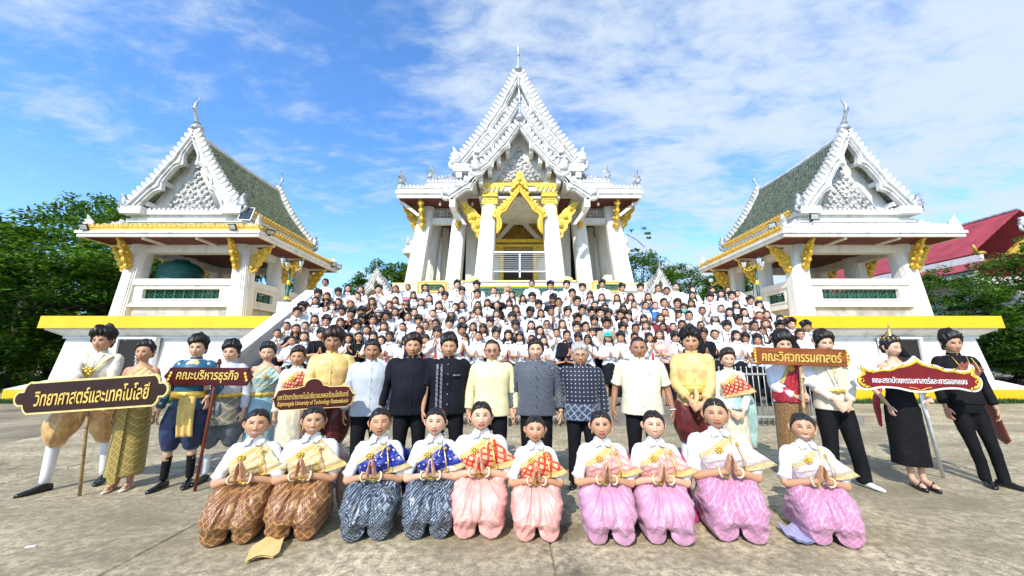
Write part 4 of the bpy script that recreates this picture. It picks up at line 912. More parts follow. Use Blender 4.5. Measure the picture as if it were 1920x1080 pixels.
TL = [(-21.5, 16.3, 7.6, 4.2, 0, 'bright leafy tree nearest the left edge, in front of the dark trees', True), (-27, 24, 11.8, 4.6, 1, 'tall dark tree rising behind the left edge trees', True), (-22.2, 22.5, 11.2, 3.8, 0, 'tall feathery tree touching the left pavilion eave', True),
      (-18.6, 21.5, 9.6, 3.0, 2, 'dark tree directly behind the left pavilion corner', True), (-24.5, 20.0, 7.0, 4.0, 3, 'low dark tree filling the shade left of the plinth', True), (-31, 19, 9.5, 4.6, 1, 'broad tree cut by the left edge of the view', True),
      (-19.2, 17.6, 5.2, 2.6, 2, 'low bushy tree beside the left end of the plinth', False), (-27.5, 17.8, 4.6, 3.4, 3, 'rounded shrub like tree at ground level far left', False),
      (-16.5, 25, 8.0, 2.8, 1, 'tree seen through the left pavilion', False), (-10.5, 30, 9.0, 3.2, 0, 'tree showing behind the right side of the left pavilion', False),
      (-11.0, 42, 10.6, 3.0, 3, 'distant tree just left of the temple shrine', False), (-9.2, 34, 11.0, 1.7, 1, 'slim dark tree beside the left temple column', False),
      (13.2, 38, 12.2, 4.2, 0, 'rounded tree behind the right shrine', True), (18.6, 40, 11.2, 4.0, 1, 'light green tree between temple and right pavilion', True), (23.5, 38, 10.4, 3.4, 2, 'tree in the gap left of the right pavilion', False),
      (16.0, 27.5, 7.6, 1.9, 3, 'feathery tree seen under the left eave of the right pavilion', False), (14.2, 24, 7.2, 1.8, 2, 'tree seen between the right pavilion columns', False),
      (23.0, 19.5, 6.0, 2.5, 0, 'dark green tree in front of the red roof, nearest the right pavilion', True), (26.8, 17.8, 7.6, 3.0, 1, 'tall dark tree covering the right end of the red roof', True), (19.9, 20.5, 5.4, 2.1, 2, 'small tree just right of the right pavilion column', False),
      (22.4, 15.6, 3.6, 2.0, 3, 'dark shrub like tree beside the right end of the plinth', False), (25.8, 14.5, 5.6, 2.4, 1, 'dark tree behind the parked cars at the right edge', False), (29.0, 16.5, 9.0, 3.4, 0, 'tree cut by the right edge of the view', True)]
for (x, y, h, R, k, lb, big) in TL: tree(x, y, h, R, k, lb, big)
for i, (x, y, h, R, lb) in enumerate([(-18.9, 16.2, 2.3, 1.6, 'dark low shrub touching the left end of the plinth'), (-21.6, 16.9, 2.6, 1.9, 'dark low shrub second from the left end of the plinth'), (-24.8, 17.2, 2.8, 2.1, 'dark low shrub third from the plinth, below the bright tree'), (-28.2, 17.6, 3.0, 2.2, 'dark low shrub at the far left edge'), (19.3, 17.6, 2.3, 1.6, 'dark low shrub behind the right end of the plinth'), (27.2, 16.6, 2.6, 2.0, 'dark low shrub right of the parked cars')]):
    r = thing('shrub', lb, 'shrub', (x, y, 0), i * 1.1, 'shrubs at the edge of the yard'); o = link('foliage', LD[i % 2], None, r); o.location = (0, 0, h * .42); o.scale = (R, R, h * .6); o['kind'] = 'stuff'; g = G(); g.tube([(0, 0, -.1), (.05, 0, h * .6)], .06, 6); g.obj('stem', BARK, r)
ivy = leafmesh(31, 8, 40, 1., 1., leaf=.17); o = thing('wild_fig_seedling', 'small leafy seedling sprouting from the right eave column of the temple', 'plant', (X0 + 6.1, 18.1, 7.2)); q = link('leaves', ivy, None, o); q.scale = (.7, .3, .8); g = G(); g.tube([(-.6, 0, .3), (-.1, 0, 0), (.3, 0, -.4)], .02, 5); g.obj('stem', BARK, o)
HEDM = leafmesh(33, 150, 60, 1., 1., leaf=.05)
for i, (x, y, w, d_, h) in enumerate(((-27, 24, 12, 1.5, 3.6), (27, 20.5, 8, 1.2, 1.5), (20, 30, 7, 1.5, 4.4))):
    o = link('hedge', HEDM, None, None, loc=(x, y, h * .33)); o.scale = (w, d_, h * .67); tag(o, ['long dark hedge closing the view at the far left', 'low hedge in front of the red roofed hall', 'tall hedge behind the right pavilion'][i], 'hedge', kind='stuff')
# parked cars, half hidden
def car(x, y, rz, m_, label):
    r = thing('parked_car', label, 'car', (x, y, 0), rz, 'cars parked beyond the plinth')
    secs = [(-2.1, .45, .62, .72), (-1.9, .35, .78, .8), (-1.2, .3, .86, .86), (-.7, .3, .92, .88), (.4, .3, .95, .88), (1.4, .3, .95, .88), (2.0, .35, .9, .82), (2.15, .45, .75, .74)]
    R_ = [np.array([(x_, -w, z0), (x_, -w * 1.02, z0 + (z1 - z0) * .5), (x_, -w * .93, z1), (x_, w * .93, z1), (x_, w * 1.02, z0 + (z1 - z0) * .5), (x_, w, z0)]) for x_, z0, z1, w in secs]; v, f = loft(R_); g = G(); g.add(v, f)
    g.frus((-.3, 1.35, -.66, .66, 1.36), (-.15, 1.2, -.6, .6, 1.42)); g.obj('body', m_, r)
    g = G(); g.frus((-1.1, 1.95, -.8, .8, .93), (-.3, 1.35, -.66, .66, 1.358)); g.obj('windows', GLASSD, r)
    for a in (-1.35, 1.35):
        for b_ in (-1, 1):
            g = G(); g.tube([(a, b_ * .72, .32), (a, b_ * .88, .32)], .32, 14); o = g.obj('wheel', BLACKM, r); g = G(); g.tube([(a, b_ * .86, .32), (a, b_ * .90, .32)], .18, 10); g.obj('rim', METALW, o)
    for b_ in (-1, 1): g = G(); g.sphere((-2.08, b_ * .55, .66), (.06, .16, .07), 8, 6); g.obj('headlight', METALW, r)
GLASSD = mat('car_glass', (.03, .035, .04), .08, spec=.8)
car(24.6, 19.0, 1.35, mat('dark_car_paint', (.03, .035, .045), .25, spec=.6), 'dark parked car among the bushes at the right edge')
car(22.6, 19.5, 1.35, mat('silver_car_paint', (.45, .47, .5), .3, metal=.5), 'silver parked car left of the dark car at the right edge')
# ================================================================ figures: building kit
TMP = bpy.data.scenes.new('build_bench')
def bench_graph():
    vl = TMP.view_layers[0]; vl.update()
    if vl.depsgraph: return vl.depsgraph
    with bpy.context.temp_override(scene=TMP, view_layer=vl): return bpy.context.evaluated_depsgraph_get()
def fuse(parts, vox=.013, it=4):
    """union of closed shells as one continuous skin"""
    V = []; Fc = []; n = 0
    for v, f in parts:
        V.append(v); Fc += [tuple(i + n for i in q) for q in f]; n += len(v)
    me = mk_mesh('t', np.vstack(V), Fc); ob = bpy.data.objects.new('t', me); TMP.collection.objects.link(ob)
    r = ob.modifiers.new('r', 'REMESH'); r.mode = 'VOXEL'; r.voxel_size = vox
    s = ob.modifiers.new('s', 'SMOOTH'); s.factor = .5; s.iterations = it
    dg = bench_graph(); ev = ob.evaluated_get(dg); m_ = ev.to_mesh()
    v = np.zeros(len(m_.vertices) * 3, np.float32); m_.vertices.foreach_get('co', v); k = len(m_.loops)
    li = np.zeros(k, np.int32); m_.loops.foreach_get('vertex_index', li); lt = np.zeros(len(m_.polygons), np.int32); m_.polygons.foreach_get('loop_total', lt)
    ev.to_mesh_clear(); TMP.collection.objects.unlink(ob); bpy.data.objects.remove(ob); bpy.data.meshes.remove(me)
    if len(lt) and (lt == 4).all(): F_ = li.reshape(-1, 4)
    else:
        F_ = []; p = 0
        for q in lt: F_.append(tuple(li[p:p + q])); p += q
    return v.reshape(-1, 3).astype(float), F_
def vnorm(V, Fq):
    if not isinstance(Fq, np.ndarray): Fq = np.array([q[:4] if len(q) >= 4 else (*q, q[-1]) for q in Fq])
    n = np.cross(V[Fq[:, 2]] - V[Fq[:, 0]], V[Fq[:, 3]] - V[Fq[:, 1]]); N_ = np.zeros_like(V)
    for k in range(4): np.add.at(N_, Fq[:, k], n)
    return N_ / (np.linalg.norm(N_, axis=1)[:, None] + 1e-9)
def folds(V, Fq, amp, seed=0, k=(30, 30, 9), oct_=3, mask=None):
    r = np.random.default_rng(seed); N_ = vnorm(V, Fq); h = np.zeros(len(V)); ks = np.array(k, float)
    for o in range(oct_):
        for _ in range(3):
            d = r.normal(size=3); d /= np.linalg.norm(d); ph = r.uniform(0, 6.28); w = r.normal(size=3) * 5
            a = (V * ks) @ d * (1.0 + .7 * o) + ph + 1.3 * np.sin(V @ w + ph)
            h += (1 - np.abs(np.sin(a))) ** 2.4 * (.6 ** o) - .3 * .6 ** o
    h /= 3
    if mask is not None: h = h * mask
    return V + N_ * (h * amp)[:, None]
def attr_mesh(name, V, Fc, C=None, UVs=None):
    me = mk_mesh(name, V, Fc)
    if C is not None and len(me.vertices) == len(C):
        a = me.color_attributes.new('Col', 'FLOAT_COLOR', 'POINT'); a.data.foreach_set('color', np.hstack([C, np.ones((len(C), 1))]).astype(np.float32).ravel())
    if UVs is not None:
        uv = me.uv_layers.new(name='UVMap'); li = np.zeros(len(me.loops), np.int32); me.loops.foreach_get('vertex_index', li); uv.data.foreach_set('uv', UVs[li].astype(np.float32).ravel())
    return me
m, t, b = new_mat('skin'); b.inputs['Roughness'].default_value = .5; b.inputs['Subsurface Weight'].default_value = .12; b.inputs['Subsurface Scale'].default_value = .012; b.inputs['Subsurface Radius'].default_value = (1, .35, .2)
an = nd(t, 'ShaderNodeAttribute', attribute_name='Col'); on = t.nodes.new('ShaderNodeTexCoord').outputs['Object']
cc_ = mixc(t, ramp(t, noise(t, on, 26, 4, .6), [(.3, .35), (.7, 0)]), an.outputs['Color'], mixc(t, 1., an.outputs['Color'], (.85, .66, .6), 'MULTIPLY')); t.links.new(cc_, b.inputs['Base Color'])
SKIN = m
def hair_mat(name, c, c2, rough=.42):
    m, t, b = new_mat(name); b.inputs['Roughness'].default_value = rough; b.inputs['Specular IOR Level'].default_value = .45
    tcn = t.nodes.new('ShaderNodeTexCoord'); mp = t.nodes.new('ShaderNodeMapping'); mp.inputs['Scale'].default_value = (140, 140, 18); t.links.new(tcn.outputs['Object'], mp.inputs[0])
    f = noise(t, mp.outputs[0], 1., 4, .6); t.links.new(mixc(t, ramp(t, f, [(.35, 0), (.7, 1)]), c, c2), b.inputs['Base Color'])
    bn = nd(t, 'ShaderNodeBump'); bn.inputs['Distance'].default_value = .003; t.links.new(f, bn.inputs['Height']); t.links.new(bn.outputs[0], b.inputs['Normal']); return m
HK = hair_mat('black_hair', (.006, .005, .005), (.022, .016, .013)); HB = hair_mat('brown_hair', (.035, .015, .008), (.09, .04, .02)); HR = hair_mat('auburn_hair', (.09, .022, .01), (.2, .06, .025))
HG = hair_mat('grey_hair', (.30, .29, .27), (.62, .60, .56)); HBL = hair_mat('blond_hair', (.42, .27, .12), (.62, .45, .24)); HD = hair_mat('dark_brown_hair', (.014, .007, .005), (.045, .022, .014))
TONE = {'f': (.68, .42, .275), 'm': (.55, .305, .17), 'd': (.38, .19, .10), 'x': (.20, .10, .06)}
def sstep(x, a, b_): q = np.clip((x - a) / (b_ - a), 0, 1); return q * q * (3 - 2 * q)
def head(tone='m', fem=False, smile=.5, eyes='open', lips=None, wide=1.10, nu=60, nv=52, brow=1., teeth=0., seed=0):
    rv = np.random.default_rng(seed + 5).uniform(-1, 1, 8) if seed else np.zeros(8); wide = wide * (1 + .035 * rv[0]); brow = brow * (1 - .15 * abs(rv[4])); ES = .031 + .0016 * rv[1]; MZ = .0025 * rv[2]; JW = .05 * rv[3]; BZ = .002 * rv[5]
    wide = wide * (1.05 if fem else 1.)
    a = (np.arange(nu) / nu * 2 - 1) * pi; ph = a - .38 * np.sin(a)
    tt = np.linspace(0, 1, nv); th = pi * (tt + .055 * np.sin(2 * pi * (tt - .08)) - .055 * sin(2 * pi * -.08) * (1 - 0) * 0); th = pi * (th - th[0]) / (th[-1] - th[0])
    PH, TH = np.meshgrid(ph, th); x = np.sin(TH) * np.sin(PH); y = -np.sin(TH) * np.cos(PH); z = np.cos(TH)
    pw_ = np.where(z > 0, np.abs(np.sin(TH)) ** .80 / (np.abs(np.sin(TH)) + 1e-9), 1.)
    X = x * pw_ * .0745 * wide; Y = y * pw_ * .094 + .006; Z = np.where(z < 0, z * (.104 if fem else .112), z * .114)
    lo = np.clip(-z, 0, 1); fr = sstep(-y, -.1, .5)
    jaw = 1 - ((.27 if fem else .22) + JW) * lo ** 1.9 * np.clip(1.2 - 0 * lo, 0, 1)
    X *= np.where(z < 0, jaw, 1.); X *= 1 + .03 * np.exp(-((Z + .02) / .03) ** 2)
    Y += np.where(y > 0, -.030 * lo ** 1.5 * y, 0); Y -= .012 * lo ** 2 * fr * (1 if not fem else .7)
    flat_ = fr * np.exp(-((Z + .02) / .06) ** 2) * np.exp(-(X / .05) ** 2); Y += .003 * flat_
    F1 = fr
    g2 = lambda dx, sx, dz, sz: np.exp(-((X - dx) / sx) ** 2 - ((Z - dz) / sz) ** 2)
    nose = np.exp(-(X / .0115) ** 2) * sstep(Z, .022, -.034) * sstep(Z, -.052, -.040); Y -= F1 * (.015 if fem else .020) * nose
    for s_ in (-1, 1):
        Y -= F1 * .0065 * g2(s_ * .0125, .007, -.038, .008)
        Y += F1 * (.006 if fem else .009) * g2(s_ * .031, .015, .004, .0105); Y -= F1 * .0035 * g2(s_ * .031, .016, .022, .007) * (0.4 if fem else 1.2)
        Y -= F1 * .004 * g2(s_ * .042, .018, -.028, .018) * (1 + smile * .8)
    Y -= F1 * (.006 * g2(0, .021, -.062, .0045) + .006 * g2(0, .018, -.0725, .005) + .0065 * g2(0, .018, -.102, .014)) ; Y += F1 * (.004 * g2(0, .02, -.0665, .0025) + .004 * g2(0, .022, -.085, .007))
    V = np.stack([X, Y, Z], -1).reshape(-1, 3); Fc = []
    for j in range(nv - 1):
        for i in range(nu): Fc.append((j * nu + i, (j + 1) * nu + i, (j + 1) * nu + (i + 1) % nu, j * nu + (i + 1) % nu))
    sk = np.array(TONE[tone]); C = np.tile(sk, (len(V), 1)); x_, y_, z_ = V.T; fm = (y_ < -.02).astype(float)
    def paint(msk, col): nonlocal C; C = C * (1 - (msk * fm)[:, None]) + np.array(col) * (msk * fm)[:, None]
    ax = np.abs(x_)
    paint(.22 * np.exp(-((ax - .042) / .017) ** 2 - ((z_ + .03) / .015) ** 2), sk * (1.15, .62, .58) if fem else sk * (1.1, .8, .75))
    paint((.06 if fem else .2) * np.exp(-((ax - ES) / .02) ** 2 - ((z_ - .008) / .012) ** 2), sk * .55)  # eye socket shade painted into the skin colour
    bz = .0245 + BZ - ((ax - .030) / .019) ** 2 * .004 + (ax - .03) * .06
    paint(sstep(np.abs(z_ - bz), .0068, .0030) * sstep(np.abs(ax - ES), .022, .016) * (1. if not fem else .85) * brow, (.022, .014, .011))
    ez = .004 - .0035 * smile * ((ax - ES) / .013) ** 2 + (.002 if smile > .4 else 0)
    oh = .0062 if eyes == 'open' else .0036
    em = sstep(np.abs(z_ - ez), oh + .0018, oh - .0006) * sstep(np.abs(ax - ES), .0205, .0150)
    paint(em, (.22, .17, .145) if eyes == 'open' else (.03, .018, .014))
    if eyes == 'open': paint(sstep(np.sqrt((ax - ES) ** 2 + (z_ - ez) ** 2), .0095, .0060), (.012, .008, .006))
    paint(sstep(np.abs(z_ - ez - oh), .0036, .0014) * sstep(np.abs(ax - ES), .021, .015), (.02, .012, .01))
    lc = lips or (sk * (1.05, .52, .50) if not fem else np.array((.50, .10, .09)))
    mz = -.0665 + MZ + (ax / .026) ** 2 * .007 * smile; mw = .023 + .007 * smile
    paint(sstep(np.abs(z_ - mz), .0105, .0065) * sstep(ax, mw + .003, mw - .003), lc)
    paint(sstep(np.abs(z_ - mz), .0036 + .0035 * teeth, .0014 + .0022 * teeth) * sstep(ax, mw, mw - .004), (.72, .68, .62) if teeth > 0 else sk * .22)
    paint(.75 * sstep(np.abs(ax - .008), .006, .002) * sstep(np.abs(z_ + .0475), .006, .002), sk * .25); paint((.10 if fem else .2) * sstep(np.abs(ax - .017), .007, .002) * sstep(np.abs(z_ + .035), .012, .004), sk * .5); paint((.08 if fem else .2) * sstep(np.sqrt((ax - ES) ** 2 / 3 + (z_ - ez) ** 2), .014, .006) * (1 - em), sk * .5)  # dark nostrils; shade painted into the skin beside the nose and around the eyes
    Fl = list(Fc); Vl = [V]; Cl = [C]; n = len(V)
    for s_ in (-1, 1):                                       # ears
        pts = []
        v, f = tube([(s_ * .069 * wide, .012, -.028), (s_ * .076 * wide, .016, -.018), (s_ * .084 * wide, .022, .004), (s_ * .078 * wide, .020, .022), (s_ * .070 * wide, .012, .022)], [.006, .009, .011, .010, .006], 8, True, 2)
        Vl.append(v); Cl.append(np.tile(sk * (1.02, .85, .8), (len(v), 1))); Fl += [tuple(i + n for i in q) for q in f]; n += len(v)
    return np.vstack(Vl), Fl, np.vstack(Cl)
def hair_shell(th=.014, top=.0, front=.062, jag=0., side=.0, seed=0, nu=56, nv=40, asym=0., nape=-.075, wide=1.10, wav=.004, temple=.04, partline=0., side_lo=.0):
    r = np.random.default_rng(seed); a = (np.arange(nu) / nu * 2 - 1) * pi; ph = a - .3 * np.sin(a); th_ = np.linspace(0.001, pi - .001, nv)
    PH, TH = np.meshgrid(ph, th_); x = np.sin(TH) * np.sin(PH); y = -np.sin(TH) * np.cos(PH); z = np.cos(TH)
    pw_ = np.where(z > 0, np.abs(np.sin(TH)) ** .80 / (np.abs(np.sin(TH)) + 1e-9), 1.)
    X = x * pw_ * .0745 * wide; Y = y * pw_ * .094 + .006; Z = z * .114; az = np.arctan2(np.abs(X), -Y)
    fz = front + jag * np.sin(PH * 17 + seed) * .6 + jag * np.sin(PH * 29 + 2 * seed) * .4 + asym * np.sin(PH)
    zt = np.interp(az, [0, .55, .92, 1.22, 1.40, 1.62, 2.0, pi], [0, -.003, temple - .062, -.062 + .0, -.095, -.075, -.125, nape - .062]) + np.where(az < 1.3, fz, fz * np.clip((1.9 - az) / .6, 0, 1) + .062 * np.clip((az - 1.3) / .6, 0, 1))
    m_ = sstep(Z - zt, -.002, .010)
    strand = wav * (np.sin(PH * 31 + 3 * np.sin(Z * 30 + seed)) + .6 * np.sin(PH * 53 + seed + 40 * Z))
    lump = .5 * th * (np.sin(PH * 3 + seed) * np.cos(Z * 28 + seed * 2))
    tuft = top * .45 * (np.sin(PH * 7 + 2 * np.sin(Z * 25) + seed) * np.sin(Z * 60 + PH * 3 + seed * 1.7) + .6 * np.sin(PH * 13 + Z * 70))
    part = np.exp(-(X / .0055) ** 2) * sstep(-y, -.25, .2) * partline
    T_ = (np.minimum(th, .009) + max(0, th - .009) * sstep(Z, side_lo, side_lo + .05) + (top * np.clip(z, 0, 1) ** 1.2 + tuft * sstep(Z, .01, .06)) + side * np.exp(-(Z / .05) ** 2) * np.clip(np.abs(x), 0, 1) + strand + lump * .5) * m_ * (1 - part) - .016 * (1 - m_) - .004 * part
    nrm = np.stack([x, y, z], -1); V = (np.stack([X, Y, Z], -1) + nrm * T_[..., None]).reshape(-1, 3); Fc = []
    for j in range(nv - 1):
        for i in range(nu): Fc.append((j * nu + i, (j + 1) * nu + i, (j + 1) * nu + (i + 1) % nu, j * nu + (i + 1) % nu))
    return V, Fc
def curtain(L, seed=0, wd=.03, wide=1., front=-.02, wave=.008):
    r = np.random.default_rng(seed); ps = []
    for s_ in (-1, 1):
        for k in range(3):
            yo = front + .03 * k; w = wd * (1 - .1 * k)
            zz_ = np.linspace(.045, -L * (1 - .05 * k), 8); pts = [(s_ * (.068 + .022 * sstep(-z, -.03, .10) + .01 * k * 0) * wide + r.normal(0, wave), yo + .01 * (z < -.15) * -1 + r.normal(0, wave * .6), z) for z in zz_]
            v, f = tube(pts, [w * .5, w * .8, w, w, w * 1.0, w * .95, w * .8, w * .35], 7, True, 2, .8); ps.append((v, f))
    for xo in (-.05, 0, .05):
        zz_ = np.linspace(.03, -L, 7); pts = [(xo * 1.15, .078 + r.normal(0, wave * .5), z) for z in zz_]; ps.append(tube(pts, [.03, .036, .036, .036, .034, .03, .012], 7, True, 2, .7))
    return ps
HAIRC = {}
def make_hair(style, seed=0, lod=0):
    key = (style, seed, lod)
    if key in HAIRC: return HAIRC[key]
    nu, nv = (56, 40) if lod == 0 else (30, 22); vox = .0075 if lod == 0 else .013; rnd = seed * .7; flw = 1
    if style == 'short': V, Fc = hair_shell(.010, .012, .064, .003, 0, seed, nu, nv)
    elif style == 'receding': V, Fc = hair_shell(.008, .006, .082, .002, .0, seed, nu, nv, temple=.058)
    elif style == 'swept': V, Fc = hair_shell(.014, .028, .064, .006, .0, seed, nu, nv, asym=.006, wav=.006, side_lo=.01)
    elif style == 'fluffy': V, Fc = hair_shell(.026, .030, .052, .012, .0, seed, nu, nv, wav=.006, nape=-.06, side_lo=.012)
    elif style == 'fringe': V, Fc = hair_shell(.024, .020, .036, .010, .0, seed, nu, nv, wav=.005, temple=.035, side_lo=.005)
    elif style == 'parted': V, Fc = hair_shell(.024, .022, .058, .006, .0, seed, nu, nv, asym=.012, wav=.006, side_lo=.015)
    elif style == 'centre': V, Fc = hair_shell(.030, .026, .056, .016, .0, seed, nu, nv, wav=.008, side_lo=.012, partline=.5)
    elif style == 'tied':
        sh = hair_shell(.009, .006, .060, .002, .0, seed, nu, nv, wav=.0018, temple=.040, nape=-.06, partline=1.); g = G(); g.sphere((0, .108, -.005), (.045, .04, .042), 12, 9); V, Fc = fuse([sh, (np.vstack(g.v), g.f)], vox * .8, 1)
    elif style == 'updo':
        sh = hair_shell(.016, .022, .066, .004, .004, seed, nu, nv, asym=.008, temple=.048); g = G(); g.sphere((0, .075, .055), (.062, .055, .05), 12, 9); g.sphere((0, .1, .0), (.05, .04, .045), 10, 8); V, Fc = fuse([sh, (np.vstack(g.v), g.f)], vox, 2)
    elif style == 'pony':
        sh = hair_shell(.010, .008, .066, .003, .0, seed, nu, nv, temple=.046); V, Fc = fuse([sh, tube([(0, .09, .03), (.02, .125, 0), (.045, .11, -.08), (.075, .06, -.16), (.08, .0, -.22)], [.02, .03, .03, .027, .01], 7, True, 3)], vox, 2)
    elif style == 'long':
        sh = hair_shell(.014, .010, .062, .004, .006, seed, nu, nv, temple=.036); V, Fc = fuse([sh] + curtain(.30, seed, .030), vox, 2)
    elif style == 'longfringe':
        sh = hair_shell(.016, .010, .034, .006, .006, seed, nu, nv, temple=.030); V, Fc = fuse([sh] + curtain(.26, seed, .032), vox, 2)
    elif style == 'wavy':
        sh = hair_shell(.022, .014, .058, .006, .014, seed, nu, nv, wav=.007, temple=.034); V, Fc = fuse([sh] + curtain(.25, seed, .040, wave=.016), vox, 2)
    elif style == 'bob':
        sh = hair_shell(.015, .010, .050, .005, .008, seed, nu, nv, temple=.034); V, Fc = fuse([sh] + curtain(.13, seed, .034), vox, 2)
    HAIRC[key] = (V, Fc); return V, Fc
def basis(d, n):
    d = np.array(d, float); d /= np.linalg.norm(d); n = np.array(n, float); n -= d * np.dot(n, d); n /= np.linalg.norm(n); return d, n
def hand(W_, d, n, thumb, curl=.35, spread=.06, k=1., thumb_in=.3):
    """wrist point, finger direction, palm normal, side of the thumb (+1/-1 of d x n)"""
    d, n = basis(d, n); t_ = np.cross(d, n) * thumb; W_ = np.array(W_, float); P = []; R_ = []
    for s, hw, ht in ((-.012, .021, .018), (.008, .023, .017), (.035, .034, .0165), (.062, .040, .0145), (.084, .039, .011), (.092, .034, .008)):
        a = np.arange(12) * 2 * pi / 12; c_ = W_ + d * s * k; R_.append(c_ + k * (np.sign(np.cos(a)) * np.abs(np.cos(a)) ** .8)[:, None] * hw * t_ + k * np.sin(a)[:, None] * ht * n)
    P.append(loft(R_))
    for i, (o, L_, r) in enumerate(((.029, .068, .0090), (.0095, .076, .0092), (-.0105, .070, .0088), (-.029, .055, .0078))):
        p = W_ + k * (d * .078 + t_ * o); pts = [p]; a = curl * .35
        for j, q in enumerate((.45, .32, .28)):
            dv = cos(a) * d + sin(a) * n + t_ * spread * (o / .029); p = p + dv * L_ * q * k; pts.append(p); a += curl * (1.1 - .15 * j) + .05 * i * curl
        P.append(tube(pts, [r * k, r * k * 1.02, r * k * .9, r * k * .72], 8, True, 2))
    r0 = W_ + k * (d * .018 + t_ * .026); dv = .66 * d + .62 * t_ + thumb_in * n; dv /= np.linalg.norm(dv); p1 = r0 + dv * .032 * k; dv2 = .9 * d + (.25) * t_ + (thumb_in + .1) * n; dv2 /= np.linalg.norm(dv2)
    P.append(tube([r0, p1, p1 + dv2 * .026 * k, p1 + dv2 * .05 * k], [.014 * k, .0125 * k, .0105 * k, .0075 * k], 8, True, 2)); return P
def ik(Sh, W_, hint, l1=.285, l2=.26):
    Sh = np.array(Sh, float); W_ = np.array(W_, float); D = W_ - Sh; L_ = np.linalg.norm(D)
    if L_ > (l1 + l2) * .985: W_ = Sh + D / L_ * (l1 + l2) * .985; D = W_ - Sh; L_ = np.linalg.norm(D)
    u = D / L_; a = (l1 * l1 - l2 * l2 + L_ * L_) / (2 * L_); h = sqrt(max(0, l1 * l1 - a * a)); hv = np.array(hint, float); hv -= u * np.dot(hv, u); hv /= np.linalg.norm(hv) + 1e-9
    return Sh + u * a + hv * h, W_
MT = [(1.47, .052, .054, .004), (1.445, .068, .060, .006), (1.425, .098, .068, .010), (1.395, .150, .084, .012), (1.34, .192, .108, .008), (1.25, .186, .118, 0), (1.14, .168, .112, .0), (1.04, .160, .110, .0), (.94, .168, .118, 0), (.85, .172, .122, 0)]
FT = [(1.47, .045, .046, .004), (1.445, .058, .052, .006), (1.425, .084, .060, .010), (1.395, .130, .074, .012), (1.34, .165, .098, .004), (1.25, .158, .122, -.014), (1.14, .134, .098, -.002), (1.05, .124, .090, .0), (.95, .155, .112, .004), (.86, .172, .122, .006)]
def torso(fem, off=0., z0=.85, z1=1.47, bw=1., flare=0., n=26, belly=0., dz=0.):
    T_ = FT if fem else MT; zs = np.array([q[0] for q in T_])[::-1]; out = []
    for z in np.linspace(z1, z0, int((z1 - z0) / .022) + 2):
        rx, ry, cy = [np.interp(z, zs, np.array([q[k] for q in T_])[::-1]) for k in (1, 2, 3)]
        fl = flare * max(0, (1.05 - z)) / .3; w = bw if z < 1.41 else 1 + (bw - 1) * .3; be = belly * exp(-((z - 1.05) / .13) ** 2)
        out.append(ell(0, cy - be * .5, z + dz, (rx) * w + off + fl, ry * (1 + (w - 1) * .6) + off + fl * .8 + be * .5, n, 2.25))
    return loft(out)
SHO = lambda fem, bw, s_: np.array([s_ * (.156 if fem else .176) * bw, .008, 1.362 if not fem else 1.356])
